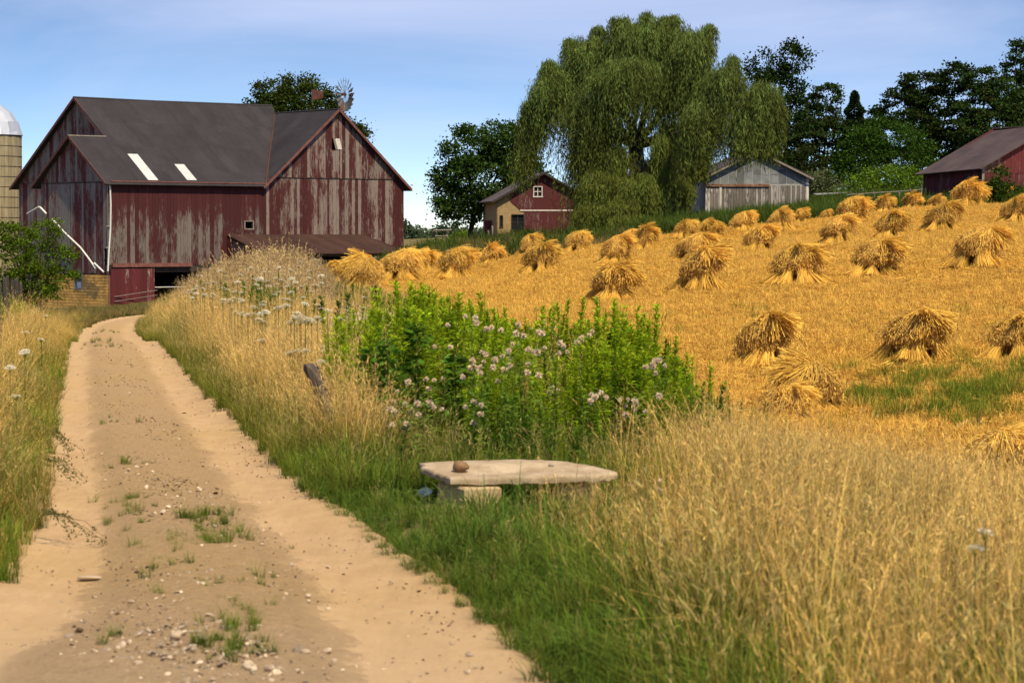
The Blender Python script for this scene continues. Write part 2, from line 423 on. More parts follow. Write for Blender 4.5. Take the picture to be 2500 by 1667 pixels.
RZZ -= .5 * smooth(126, 136, RYY)
mb = MB(); n0, n1_ = RXX.shape; ii = np.arange(n0 * n1_).reshape(n0, n1_)
mb.add(np.stack([RXX, RYY, RZZ], -1).reshape(-1, 3), np.stack([ii[:-1, :-1], ii[:-1, 1:], ii[1:, 1:], ii[1:, :-1]], -1).reshape(-1, 4))
me = mb.mesh('dirt_track', True); me.materials.append(M_ROAD)
uvl = me.uv_layers.new(name='UVMap'); li = np.empty(len(me.loops), int); me.loops.foreach_get('vertex_index', li)
uvl.data.foreach_set('uv', np.stack([RU.ravel()[li], RYY.ravel()[li]], -1).astype(np.float32).ravel())
road = obj('dirt_track', me); tag(road, 'sandy two-rut farm track leading to the big red barn', 'track', None, 'structure')
def roadz(X, Y):
    Y = np.asarray(Y, float); u = (np.asarray(X) - road_l(Y) + .3) / (road_r(Y) - road_l(Y) + .6)
    return road_z(Y) + .028 * np.exp(-((u - .48) / .16) ** 2) - .040 * np.exp(-((u - .22) / .10) ** 2) - .042 * np.exp(-((u - .74) / .10) ** 2)
# ------------------------------------------------------------------ straw shocks
M_STRAW = plant('straw', (.66, .38, .075), (.74, .46, .10), (.58, .36, .11), var=.34, trans=.2, hue=.012)
def sheaf_mesh(seed):
    """upright bundle, butts down, tied at 0.45, heads up; about 1.1 m long"""
    g = np.random.default_rng(seed); mb = MB(); n = 300
    zt = .46
    a = g.uniform(0, 2 * PI, n); rr = np.sqrt(g.uniform(.15, 1, n))
    def rad(z): return np.where(z < zt, .115 + .17 * ((zt - z) / zt) ** 1.3, .115 + .15 * ((z - zt) / .6) ** 1.2)
    zz = np.array([0, .22, .46, .75, 1.0])
    top = g.uniform(.8, 1.02, n)
    P = np.zeros((n, 5, 3)); tw = g.normal(0, .18, n)
    for k, z in enumerate(zz):
        zk = z * top if z > zt else np.full(n, z) + (g.normal(0, .03, n) if z == 0 else 0)
        r = rad(zk) * rr * g.uniform(.85, 1.15, n)
        ang = a + tw * (zk - zt)
        P[:, k] = np.stack([r * np.cos(ang), r * np.sin(ang), zk], -1)
    P[:, 4, 2] -= .10 * rr * g.uniform(0, 1.4, n)
    S = unit(np.stack([-np.sin(a), np.cos(a), g.normal(0, .3, n)], -1) + g.normal(0, .35, (n, 3)))
    W = np.tile([.006, .0065, .0065, .0065, .005], (n, 1)) * g.uniform(.7, 1.4, (n, 1))
    t = np.zeros((n, 5, 3)); t[:, :, 0] = g.uniform(0, 1, (n, 1)); t[:, :, 1] = np.linspace(0, 1, 5)
    mb.strips(P, W, S, t)
    # drooping grain heads
    m = 420; k = g.integers(0, n, m); p0 = P[k, 4] + (P[k, 3] - P[k, 4]) * g.uniform(0, .9, (m, 1))
    dr = unit(np.stack([np.cos(a[k]), np.sin(a[k]), g.uniform(-1.1, .4, m)], -1) + g.normal(0, .45, (m, 3)))
    PP = np.stack([p0, p0 + dr * .05, p0 + dr * .10 + np.array([0, 0, -.02])], 1)
    t = np.zeros((m, 3, 3)); t[:, :, 0] = g.uniform(0, 1, (m, 1)); t[:, :, 2] = g.uniform(.5, 1, (m, 1))
    mb.strips(PP, np.tile([.007, .012, .003], (m, 1)), unit(np.cross(dr, g.normal(0, 1, (m, 3)))), t)
    # solid heart of the bundle
    zc = np.array([.02, .25, .46, .75, .95]); seg = 9; an = np.arange(seg) * 2 * PI / seg
    V = np.concatenate([np.stack([rad(np.array(z)) * .62 * np.cos(an), rad(np.array(z)) * .62 * np.sin(an), np.full(seg, z)], -1) for z in zc])
    qs = np.array([(i * seg + j, i * seg + (j + 1) % seg, (i + 1) * seg + (j + 1) % seg, (i + 1) * seg + j) for i in range(4) for j in range(seg)])
    mb.add(V, qs, np.tile([.1, .3, .5, 1], (len(V), 1)))
    me = mb.mesh('sheaf'); me.materials.append(M_STRAW); return me
def cap_mesh(seed):
    """cap bundle broken over the top of a shock: a shaggy mass of grain heads hangs to -x, the stiff cut butts fan out to +x"""
    g = np.random.default_rng(seed); mb = MB()
    tie = np.array([.12, 0, 1.17])
    bumps = g.uniform(0, 2 * PI, 6)
    def dome(az, q, f):
        out = .34 * np.sin(np.clip(q / .62, 0, 1.5) * PI / 2 * .85) + .22 * np.maximum(q - .30, 0)
        out = out * (.84 + .34 * f) * (1 + .13 * np.sin(3 * az + bumps[0]) + .09 * np.sin(5 * az + bumps[1] + 5 * q) + .07 * np.sin(9 * q + bumps[2] + 2 * az))
        dz = -.95 * q ** 1.7 + .05 * f + .035 * np.sin(4 * az + bumps[3]) * np.clip(q * 2, 0, 1)
        return np.stack([out * 1.25 * np.cos(az), out * np.sin(az) * 1.12, dz], -1)
    n = 360; az = PI + g.normal(0, 1.0, n); ln = g.uniform(.45, .84, n); f = g.uniform(0, 1, n); w_ = g.normal(0, .16, n)
    tt = np.array([0, .28, .55, .8, 1.0])
    P = np.stack([tie + dome(az + w_ * t * t, t * ln, f) + g.normal(0, .012 + .016 * t, (n, 3)) for t in tt], 1)
    P[:, 0] += g.normal(0, 1, (n, 3)) * [.08, .06, .025]
    t = np.zeros((n, 5, 3)); t[:, :, 0] = g.uniform(0, 1, (n, 1)); t[:, :, 1] = np.linspace(1, .3, 5); t[:, 3:, 2] = .6; t[:, 4, 2] = .9
    side = unit(np.stack([-np.sin(az), np.cos(az), np.zeros(n)], -1) + g.normal(0, .4, (n, 3)))
    mb.strips(P, np.tile([.0055, .006, .0065, .008, .005], (n, 1)) * g.uniform(.7, 1.3, (n, 1)), side, t)
    # shaggy grain heads
    m = 3000; az = PI + g.normal(0, 1.05, m); q = g.uniform(.06, .86, m); f = g.uniform(.2, 1.15, m)
    p0 = tie + dome(az, q, f); dn = unit(dome(az, q + .08, f) - dome(az, q, f)); dr = unit(dn + g.normal(0, .55, (m, 3))); L_ = g.uniform(.035, .085, (m, 1))
    PP = np.stack([p0, p0 + dr * L_ * .6, p0 + dr * L_ + np.array([0, 0, -.012])], 1)
    t = np.zeros((m, 3, 3)); t[:, :, 0] = g.uniform(0, 1, (m, 1)); t[:, :, 2] = g.uniform(.1, 1, (m, 1)); t[:, :, 1] = 1
    mb.strips(PP, np.tile([.005, .0085, .003], (m, 1)), unit(np.cross(dr, g.normal(0, 1, (m, 3)))), t)
    # butts: several wisps of stiff straw fanning out
    nw = 11; wa = np.linspace(-1.5, .9, nw) + g.normal(0, .12, nw); we = g.normal(-.12, .30, nw) - .45 * np.abs(np.linspace(-1, 1, nw)); wl = g.uniform(.52, .78, nw)
    n = 480; k = g.integers(0, nw, n); az = wa[k] + g.normal(0, .10, n); el = we[k] + g.normal(0, .13, n); ln = wl[k] * g.uniform(.82, 1.06, n)
    dr = np.stack([np.cos(az) * np.cos(el), np.sin(az) * np.cos(el), np.sin(el)], -1)
    st = tie + g.normal(0, 1, (n, 3)) * [.045, .05, .035]
    P = np.stack([st, st + dr * ln[:, None] * .5, st + dr * ln[:, None] + np.stack([0 * az, 0 * az, -.09 * (ln / .7) ** 2 * g.uniform(.3, 1.6, n)], -1)], 1)
    t = np.zeros((n, 3, 3)); t[:, :, 0] = g.uniform(.3, 1, (n, 1)); t[:, :, 1] = g.uniform(.5, 1, (n, 1))
    mb.strips(P, np.tile([.0055, .0065, .0065], (n, 1)) * g.uniform(.7, 1.4, (n, 1)), unit(np.cross(dr, g.normal(0, 1, (n, 3)))), t)
    # twine-bound waist
    an = np.linspace(0, 2 * PI, 13); mb.tube(np.stack([tie[0] + 0 * an, .085 * np.cos(an), tie[2] + .06 * np.sin(an)], -1), .012, 4, (.2, 0, .8), False)
    nr, seg = 4, 10; V = []
    for i in range(nr):
        q = (i + .3) / nr * .66
        for j in range(seg):
            an = j * 2 * PI / seg; o = .25 * math.sin(min(q / .62, 1.5) * PI / 2 * .8) * (1.05 if math.cos(an) < .2 else .7)
            V.append((.08 + o * math.cos(an), o * math.sin(an), 1.12 - .95 * q ** 1.75))
    mb.add(V, np.array([(i * seg + j, i * seg + (j + 1) % seg, (i + 1) * seg + (j + 1) % seg, (i + 1) * seg + j) for i in range(nr - 1) for j in range(seg)]), np.tile([.1, .3, .6, 1], (len(V), 1)))
    me = mb.mesh('cap_sheaf'); me.materials.append(M_STRAW); return me
def litter_mesh(seed):
    g = np.random.default_rng(seed); mb = MB(); n = 150
    a = g.uniform(0, 2 * PI, n); r = g.uniform(.35, .98, n)
    p = np.stack([r * np.cos(a), r * np.sin(a), g.uniform(.0, .10, n)], -1)
    dr = unit(np.stack([np.cos(a), np.sin(a), g.normal(-.1, .22, n)], -1) + g.normal(0, .45, (n, 3)) * [1, 1, .3])
    ln = g.uniform(.2, .45, (n, 1))
    P = np.stack([p - dr * ln * .5, p, p + dr * ln * .5], 1); P[:, :, 2] = np.clip(P[:, :, 2], .0, .3)
    t = np.zeros((n, 3, 3)); t[:, :, 0] = g.uniform(.2, 1, (n, 1)); t[:, :, 1] = .8
    mb.strips(P, np.full((n, 3), .007), unit(np.cross(dr, g.normal(0, 1, (n, 3)))), t)
    me = mb.mesh('loose_straw'); me.materials.append(M_STRAW); return me
SHEAVES = [sheaf_mesh(i) for i in (1, 2, 3)]; CAPS = [cap_mesh(i) for i in (4, 5, 6, 7, 14, 15)]; LITTER = [litter_mesh(i) for i in (8, 9)]
SHOCK_LABELS = {
 (885, 712): 'straw shock at the weedy bank, frontmost of the pile by the barn lean-to', (826, 694): 'straw shock half hidden in weeds below the barn lean-to roof',
 (978, 687): 'wide straw shock just right of the lean-to, its cap fanned over', (1030, 662): 'straw shock peeking out behind the wide one beside the barn corner',
 (1057, 655): 'tiny far straw shock standing alone between barn corner and maple', (1118, 686): 'straw shock with a dark gap in its front, before the grassy yard',
 (1198, 656): 'straw shock in front of the leafy bush by the brick farm building', (1320, 670): 'straw shock before the brick building with stray straws crossing its front',
 (1297, 622): 'straw shock mostly hidden behind another under the brick building wall', (1407, 618): 'low straw shock alone left of the short grey post, below the willow',
 (1497, 738): 'largest straw shock right behind the bright green weeds', (1510, 648): 'straw shock directly behind the largest one above the green weeds',
 (1580, 612): 'straw shock at the foot of the willow, right one of two', (1540, 600): 'straw shock at the foot of the willow, left one of two',
 (1692, 637): 'straw shock overlapped by another in front, below the left end of the grey shed', (1673, 582): 'straw shock at the willow edge, left of the grey shed corner',
 (1735, 588): 'straw shock below the bright white edge of the grey shed', (1714, 713): 'straw shock right of the green weeds, second row from the weeds',
 (1855, 617): 'straw shock with a dark left flank below the middle of the grey shed', (1815, 567): 'smooth rounded straw shock against the green strip under the grey shed',
 (1908, 569): 'straw shock below the right half of the grey shed, another behind it', (1954, 546): 'small straw shock tucked behind another under the shed corner',
 (1943, 698): 'wide straw shock with long butts trailing right, middle of the field', (2047, 597): 'straw shock below the low dark hut, right of the grey shed',
 (2018, 538): 'tiny straw shock at the field edge beneath the low dark hut', (2080, 541): 'straw shock at the field edge right of the tiny one near the hut',
 (2160, 521): 'small straw shock at the wire fence, left of two', (2178, 585): 'straw shock with long hanging butts below the wire fence',
 (2226, 512): 'small straw shock at the wire fence, right of two', (2286, 510): 'small straw shock peeping over another before the red shed',
 (2300, 567): 'straw shock with dark hollows in its front below the red shed', (2366, 506): 'straw shock standing high against the red shed wall',
 (2452, 489): 'low far straw shock on the field crest by the dark shrub', (2487, 546): 'straw shock cut by the frame edge below the dark shrub',
 (2137, 677): 'straw shock in the middle right of the field with a tall tuft on top', (2384, 657): 'straw shock with a side sheaf leaning on its foot, right part of the field',
 (1880, 900): 'straw shock with stiff butts pointing right, nearest row before the grass', (2228, 884): 'straw shock with an open dark hollow between two legs, nearest row',
 (2488, 876): 'straw shock cut by the frame edge in the nearest row', (1965, 1012): 'smooth drooping straw shock rising behind a slumped heap',
 (1912, 1042): 'slumped pinkish straw heap sunk in the tall dry grass', (2466, 1262): 'big blurred straw shock half sunk in grass at the lower edge of the field'}
shk = random.Random(5)
for i, (px, py, w, s) in enumerate(SHOCKS):
    p = at(px, py, F / s); z = float(H(p[0], p[1]))
    sc = w / (1.62 * s)
    rz = shk.gauss(-.10, .42)
    if (px, py) in ((885, 712), (1965, 1012)): rz = 3.2
    if (px, py) in ((1912, 1042), (1965, 1012)): sc *= 1.12
    root = empty('straw_shock', (p[0], p[1], z - .02), rz)
    root.scale = (sc * shk.uniform(.95, 1.08), sc, sc * shk.uniform(.76, .98) * (.86 if (px, py) == (1912, 1042) else 1))
    tag(root, SHOCK_LABELS[(px, py)], 'straw shock', 'straw shocks standing in the stubble field')
    ns = shk.choice((7, 8, 9))
    for k in range(ns):
        a = 2 * PI * k / ns + shk.uniform(-.22, .22)
        o = obj('sheaf', SHEAVES[shk.randrange(3)], None, root)
        rr = shk.uniform(.50, .70); lean = shk.uniform(.46, .66)
        o.location = (rr * math.cos(a), rr * math.sin(a), 0)
        o.rotation_euler = (Matrix.Rotation(a, 3, 'Z') @ Matrix.Rotation(-lean, 3, 'Y') @ Matrix.Rotation(shk.uniform(0, 6), 3, 'Z')).to_euler()
        o.scale = (1, 1, shk.uniform(.9, 1.05))
    c = obj('cap_sheaf', CAPS[shk.randrange(6)], None, root); c.location = (shk.uniform(-.06, .04), shk.uniform(-.05, .05), shk.uniform(-.02, .05)); c.rotation_euler = (shk.uniform(-.14, .14), shk.uniform(-.22, .10), shk.uniform(-.3, .3))
    c2 = obj('cap_sheaf', CAPS[shk.randrange(6)], None, root); c2.location = (shk.uniform(.0, .1), shk.uniform(.1, .2), shk.uniform(-.12, -.04)); c2.rotation_euler = (0, shk.uniform(-.2, .1), shk.uniform(-.5, .5))
    l = obj('loose_straw', LITTER[i % 2], None, root); l.rotation_euler = (0, 0, shk.uniform(0, 6)); l['kind'] = 'stuff'
# ------------------------------------------------------------------ building kit
def clip_half(poly, a, b, c):
    """keep a*u+b*v<=c"""
    out = []
    for i in range(len(poly)):
        p, q = poly[i], poly[(i + 1) % len(poly)]
        dp, dq = a * p[0] + b * p[1] - c, a * q[0] + b * q[1] - c
        if dp <= 0: out.append(p)
        if dp * dq < 0:
            t = dp / (dp - dq); out.append((p[0] + (q[0] - p[0]) * t, p[1] + (q[1] - p[1]) * t))
    return out
def area(poly): return abs(sum(poly[i][0] * poly[(i + 1) % len(poly)][1] - poly[(i + 1) % len(poly)][0] * poly[i][1] for i in range(len(poly)))) / 2 if len(poly) > 2 else 0
def cut(poly, holes):
    polys = [poly]
    for (u0, u1, v0, v1) in holes:
        nxt = []
        for p in polys:
            if len(p) < 3: continue
            us = [q[0] for q in p]; vs = [q[1] for q in p]
            if min(us) >= u1 or max(us) <= u0 or min(vs) >= v1 or max(vs) <= v0: nxt.append(p); continue
            nxt.append(clip_half(p, 1, 0, u0)); nxt.append(clip_half(p, -1, 0, -u1))
            mid = clip_half(clip_half(p, 1, 0, u1), -1, 0, -u0)
            nxt.append(clip_half(mid, 0, 1, v0)); nxt.append(clip_half(mid, 0, -1, -v1))
        polys = [p for p in nxt if area(p) > 1e-3]
    return polys
class Plane:
    def __init__(s, O, U, V): s.O, s.U, s.V = np.array(O, float), unit(np.array(U, float)), unit(np.array(V, float)); s.N = unit(np.cross(s.U, s.V))
    def p(s, u, v, n=0.): return s.O + s.U * u + s.V * v + s.N * n
    def solid(s, mb, poly, n0, n1):
        if area(poly) < 1e-4: return
        if sum(poly[i][0] * poly[(i + 1) % len(poly)][1] - poly[(i + 1) % len(poly)][0] * poly[i][1] for i in range(len(poly))) < 0: poly = poly[::-1]
        k = len(poly); V = [s.p(u, v, n1) for u, v in poly] + [s.p(u, v, n0) for u, v in poly]
        mb.add(V, [tuple(range(k)), tuple(range(2 * k - 1, k - 1, -1))] + [(i + k, (i + 1) % k + k, (i + 1) % k, i) for i in range(k)])
    def rect(s, mb, u0, u1, v0, v1, n0, n1): s.solid(mb, [(u0, v0), (u1, v0), (u1, v1), (u0, v1)], n0, n1)
    def px(s, px, py):
        """u, v where the line of sight through a picture point meets this plane"""
        d = ray(px, py); t = np.dot(s.O - np.array([0, 0, CAMZ]), s.N) / np.dot(d, s.N)
        q = np.array([0, 0, CAMZ]) + d * t - s.O
        return float(np.dot(q, s.U)), float(np.dot(q, s.V))
def backing(pl, polys, name, mat, parent, n0=-.12, n1=0., holes=()):
    mb = MB()
    for poly in polys:
        for q in cut(poly, holes): pl.solid(mb, q, n0, n1)
    return mb.build(name, mat, parent)
def boards(pl, poly, width, mat, parent, holes=(), n=.002, th=.024, gap=.012, name='board', jag=.0, rs=None, vary=.25):
    rs = rs or random.Random(3)
    us = [p[0] for p in poly]; u = min(us)
    while u < max(us) - .02:
        w = width * rs.uniform(1 - vary, 1 + vary)
        st = clip_half(clip_half(poly, 1, 0, u + w - gap), -1, 0, -u)
        if area(st) > .01:
            lo = min(v for _, v in st) + rs.uniform(0, jag) if jag else None
            if jag: st = clip_half(st, 0, -1, -lo)
            k = rs.uniform(0, .010)
            for q in cut(st, holes):
                if area(q) < .004: continue
                mb = MB(); pl.solid(mb, q, n, n + th + k); mb.build(name, mat, parent)
        u += w
def sheets(pl, poly, w, l, mat, parent, n=.0, th=.012, name='roof_sheet', rs=None, v0=None):
    rs = rs or random.Random(4)
    us = [p[0] for p in poly]; vs = [p[1] for p in poly]
    row = 0; v = max(vs)
    while v > min(vs) + .02:
        u = min(us) - rs.uniform(0, w * .5)
        while u < max(us):
            q = clip_half(clip_half(clip_half(clip_half(poly, 1, 0, u + w - .004), -1, 0, -u), 0, 1, v), 0, -1, -(v - l + .003))
            if area(q) > .02:
                mb = MB(); k = rs.uniform(0, .006) - .0 * row; pl.solid(mb, q, n, n + th + k); mb.build(name, mat, parent)
            u += w
        v -= l; row += 1
def strip(mb, pl, a, b, w, n0, n1):
    """batten between two plane points"""
    a, b = np.array(a, float), np.array(b, float); d = unit(b - a); q = np.array([-d[1], d[0]]) * w / 2
    pl.solid(mb, [tuple(a - q), tuple(b - q), tuple(b + q), tuple(a + q)], n0, n1)
def m_paint(name, paint1, paint2, wood1, wood2, yaw, keep_z=None, worn=.5, board_var=.25, sheen=.75):
    """old paint flaking off weathered boards; yaw turns the grain along the wall"""
    m, N, L, b = newmat(name); P = geo(N)
    big = noise(N, L, P, .75, 5, .65, rot=(0, 0, -yaw), vscale=(1.2, 1.2, .5))
    fine = noise(N, L, P, 4.4, 8, .74, rot=(0, 0, -yaw), vscale=(3.0, 3.0, .42), dist=.4)
    grain = noise(N, L, P, 9, 5, .65, rot=(0, 0, -yaw), vscale=(3.5, 3.5, .22))
    oi = N.new('ShaderNodeObjectInfo')
    s1 = nd(N, 'ShaderNodeMath', operation='MULTIPLY_ADD', n1=.75); L.new(big, s1.inputs[0]); L.new(fine, s1.inputs[2])
    s2 = nd(N, 'ShaderNodeMath', operation='MULTIPLY_ADD', n1=board_var); L.new(oi.outputs['Random'], s2.inputs[0]); L.new(s1.outputs[0], s2.inputs[2])
    v = s2.outputs[0]
    if keep_z:
        sz = N.new('ShaderNodeSeparateXYZ'); L.new(P, sz.inputs[0])
        s3 = nd(N, 'ShaderNodeMath', operation='SUBTRACT'); L.new(v, s3.inputs[0]); L.new(mrange(N, L, sz.outputs[2], keep_z[0], keep_z[1], 0, keep_z[2]), s3.inputs[1]); v = s3.outputs[0]
    fac = mrange(N, L, v, .875 + board_var * .5 + .26 - worn * .5, .875 + board_var * .5 + .36 - worn * .5)
    paint = mixc(N, L, mrange(N, L, grain, .3, .7), paint1, paint2)
    wood = mixc(N, L, mrange(N, L, grain, .3, .7), wood1, wood2)
    c = mixc(N, L, fac, paint, wood)
    hv = N.new('ShaderNodeHueSaturation'); L.new(c, hv.inputs['Color']); L.new(mrange(N, L, oi.outputs['Random'], 0, 1, .82, 1.15), hv.inputs['Value'])
    L.new(hv.outputs[0], b.inputs['Base Color']); b.inputs['Roughness'].default_value = sheen
    bump(N, L, b, grain, .35, .012)
    return m
def m_roof(name, c1, c2, streak, yaw=0., rough=.75, spec=.2):
    m, N, L, b = newmat(name); P = geo(N)
    n1 = noise(N, L, P, .6, 5, .6); n2 = noise(N, L, P, 2.5, 6, .7, rot=(0, 0, -yaw), vscale=(2.2, .5, .3)); n3 = noise(N, L, P, 14, 5, .7)
    c = mixc(N, L, mrange(N, L, n1, .35, .65), c1, c2)
    c = mixc(N, L, mrange(N, L, n2, .5, .8, 0, .6), c, streak)
    c = mixc(N, L, mrange(N, L, n3, .55, .8, 0, .25), c, tuple(v * 1.8 for v in c2))
    oi = N.new('ShaderNodeObjectInfo'); hv = N.new('ShaderNodeHueSaturation'); L.new(c, hv.inputs['Color']); L.new(mrange(N, L, oi.outputs['Random'], 0, 1, .88, 1.14), hv.inputs['Value'])
    L.new(hv.outputs[0], b.inputs['Base Color']); b.inputs['Roughness'].default_value = rough; b.inputs['Specular IOR Level'].default_value = spec
    bump(N, L, b, n3, .25, .01)
    return m
TH = 0.73
M_RED = m_paint('flaking_red_barn_paint', (.050, .0110, .0120), (.072, .0165, .0175), (.175, .145, .132), (.105, .086, .080), TH, keep_z=(1.9, 4.8, .28), worn=.62)
M_REDG = m_paint('worn_red_gable_paint', (.056, .0125, .0135), (.082, .0195, .020), (.245, .19, .168), (.145, .114, .104), TH, worn=.62)
M_REDL = m_paint('worn_red_end_wall_paint', (.10, .018, .02), (.13, .024, .026), (.24, .21, .19), (.13, .115, .105), TH, worn=.66)
M_REDDOOR = m_paint('red_sliding_door_paint', (.085, .014, .018), (.105, .02, .024), (.30, .24, .21), (.2, .16, .15), TH, worn=.20)
M_DARKIN = plain('dark_old_timber', (.035, .026, .022), (.06, .045, .038), 3)
M_TRIM = plain('red_brown_trim', (.13, .045, .04), (.20, .09, .075), 5)
M_ROOF = m_roof('dark_tarred_metal_roof', (.027, .023, .026), (.038, .032, .036), (.052, .044, .048), TH)
M_ROOFBR = m_roof('rusty_brown_metal_roof', (.070, .036, .030), (.095, .05, .04), (.14, .075, .055), TH)
M_PATCH = plain('pale_zinc_patch', (.50, .50, .50), (.66, .62, .60), 3, .5, .1, metal=.15)
M_TILE = plain('glazed_ochre_block', (.66, .34, .075), (.80, .47, .13), 5, .6, .2, .006, rnd=.25)
M_MORTAR = plain('brown_mortar', (.09, .05, .025), (.14, .085, .045), 8)
M_PIPE = plain('white_gutter_pipe', (.72, .70, .68), (.82, .80, .78), 3, .45, .0)
M_OLDWOOD = plain('grey_weathered_wood', (.16, .135, .115), (.27, .235, .205), 5, .95, .5, .02, vscale=(3, 3, .4))
M_GLASS = plain('dusty_dark_glass', (.010, .012, .015), (.022, .026, .03), 2, .12, .0, rnd=.0)
M_WHITEP = plain('peeling_white_paint', (.52, .46, .43), (.66, .61, .58), 7)
M_CLOTH = plain('white_window_card', (.62, .64, .70), (.74, .76, .8), 3)

# ------------------------------------------------------------------ the big barn
bth = TH; BA = np.array([math.cos(bth), math.sin(bth), 0]); BB = np.array([-math.sin(bth), math.cos(bth), 0]); UPZ = np.array([0, 0, 1.])
BC = np.array([-26.321, 167.1, 0])
ze, zb, L1, L2, zr2, ee, Dm, De, sl, Lr = 5.186, -3.30, 12.716, 12.171, 10.339, 2.891, 15.859, 8.185, .722, 19.137
zr, zre = ze + sl * Dm / 2, ze + sl * De / 2
barn = empty('barn', tuple(BC + [0, 0, zb])); tag(barn, 'big weathered red barn with dark roof, cross gable and brown lean-to', 'barn')
def bp(u, v, z): return BC + BA * u + BB * v + UPZ * z
bmi = Matrix.Translation(Vector(BC + [0, 0, zb])).inverted()
FRONT = Plane(bp(0, 0, 0), BA, UPZ)                     # u along the front, v = z
if np.dot(FRONT.N, [0, -1, 0]) < 0: FRONT.N = -FRONT.N
LEFTX = Plane(bp(0, 0, 0), -BB, UPZ); LEFTX.N = -BA     # extension end wall, u = -depth
LEFTM = Plane(bp(ee, 0, 0), -BB, UPZ); LEFTM.N = -BA
u_off, z_rail = FRONT.px(275, 650)
zlow = z_rail                                            # bottom of the siding on the front
du0, du1 = FRONT.px(268, 700)[0], FRONT.px(374, 700)[0]
ou1 = FRONT.px(560, 700)[0]
wu0, wz1 = FRONT.px(598, 541); wu1, wz0 = FRONT.px(617, 558)
gu0, gz1 = FRONT.px(809, 338); gu1, gz0 = FRONT.px(829, 367)
lu0, lzt = FRONT.px(553, 576); lu1, _ = FRONT.px(886, 571)
lzt = (lzt + FRONT.px(886, 571)[1]) / 2
hw = [(wu0, wu1, wz0, wz1)]; hg = [(gu0, gu1, gz0, gz1)]
LT = L1 + L2
zf0 = FRONT.px(985, 600)[1]
door_hole = (du1 + .05, ou1, zb, FRONT.px(400, 664)[1])
lean_hole = (lu0 + 1.2, lu1 - 3.2, zb + 1.5, lzt - 1.5)
fw_m = [(0, zb), (L1, zb), (L1, ze), (0, ze)]
fw_g = [(L1, zb), (LT, zb), (LT, ze), (L1 + L2 / 2, zr2), (L1, ze)]
front = backing(FRONT, [fw_m, fw_g], 'front_wall', M_DARKIN, barn, holes=hw + hg + [door_hole, lean_hole])
rsb = random.Random(21)
boards(FRONT, [(0, zlow), (L1, zlow), (L1, ze), (0, ze)], .29, M_RED, front, holes=hw + [lean_hole], rs=rsb, jag=.10)
zst = ze + .42
boards(FRONT, [(L1, zlow), (LT, zlow), (LT, ze), (LT - .4, zst), (L1 + .4, zst), (L1, ze)], .29, M_REDG, front, holes=hg + hw + [lean_hole], rs=rsb, jag=.08)
boards(FRONT, [(L1 + .45, zst - .06), (LT - .45, zst - .06), (L1 + L2 / 2, zr2 - .02)], .29, M_REDG, front, holes=hg, n=.034, rs=rsb, jag=.05)
# end walls on the left
lw_x = [(0, zb), (-De, zb), (-De, ze), (-De / 2, zre), (0, ze)]
zfx = LEFTX.px(258, 672)[1]
lwu0, lwz1 = LEFTX.px(184, 668); lwu1, lwz0 = LEFTX.px(201, 705)
lh = [(min(lwu0, lwu1), max(lwu0, lwu1), lwz0, lwz1)]
sx0, sz1 = LEFTX.px(168, 607); sx1, sz0 = LEFTX.px(174, 617)
lh2 = [(sx0, sx1, sz0, sz1), (LEFTX.px(255, 600)[0], LEFTX.px(262, 600)[0], LEFTX.px(258, 648)[1], LEFTX.px(258, 607)[1])]
endx = backing(LEFTX, [lw_x], 'end_wall', M_DARKIN, barn, holes=lh + lh2)
boards(LEFTX, [(0, zfx), (-De, zfx), (-De, ze), (0, ze)], .29, M_REDL, endx, holes=lh + lh2, rs=rsb, jag=.15)
boards(LEFTX, [(-.35, ze - .10), (-De + .1, ze - .10), (-De + .1, ze + .02), (-De / 2, zre - .03), (-.1, ze + .02)], .29, M_REDL, endx, n=.034, rs=rsb, jag=.05)
lw_m = [(-.3, zb), (-Dm, zb), (-Dm, ze), (-Dm / 2, zr), (-.3, ze)]
endm = backing(LEFTM, [lw_m], 'end_wall', M_DARKIN, barn)
boards(LEFTM, clip_half([(-.3, zb), (-Dm, zb), (-Dm, ze), (-.3, ze)], 1, 0, -De + .3), .29, M_REDL, endm, rs=rsb)
boards(LEFTM, [(-.3, ze), (-Dm, ze), (-Dm / 2, zr - .03)], .29, M_REDL, endm, n=.034, rs=rsb, jag=.05)
# ochre block foundation under the end wall
fnd = MB(); LEFTX.N = -BA
for q in cut([(0.02, zb), (-De, zb), (-De, zfx), (0.02, zfx)], lh): LEFTX.solid(fnd, q, .004, .05)
fo = fnd.build('foundation', M_MORTAR, barn)
bw, bh = .42, .192; row = 0; z = zfx - bh
while z > zb - .05:
    u = 0. - (bw / 2 if row % 2 else 0)
    u += bw
    while u > -De:
        q0 = clip_half(clip_half([(u, z + .026), (u - bw + .030, z + .026), (u - bw + .030, z + bh), (u, z + bh)], 1, 0, .02), -1, 0, De)
        for q in cut(q0, lh):
            if area(q) > .01:
                mb = MB(); LEFTX.solid(mb, q, .04, .066 + rsb.uniform(0, .006)); mb.build('block', M_TILE, fo)
        u -= bw
    z -= bh; row += 1
cq = MB()
FRONT.rect(cq, -.06, .12, zb, zfx, .0, .06); o = cq.build('corner_pier', M_TRIM, barn)
wn_ = MB(); (a0, a1, b0, b1) = lh[0]
LEFTX.rect(wn_, a0, a1, b0, b1, -.10, -.06); win = wn_.build('window', M_GLASS, barn)
t = MB(); LEFTX.rect(t, a0 - .06, a0 + .02, b0, b1, -.02, .075); LEFTX.rect(t, a1 - .02, a1 + .06, b0, b1, -.02, .075); LEFTX.rect(t, a0 - .06, a1 + .06, b0 - .07, b0, -.02, .09); LEFTX.rect(t, a0, a1, (b0 + b1) / 2 - .02, (b0 + b1) / 2 + .02, -.058, -.02); t.build('frame', M_OLDWOOD, win)
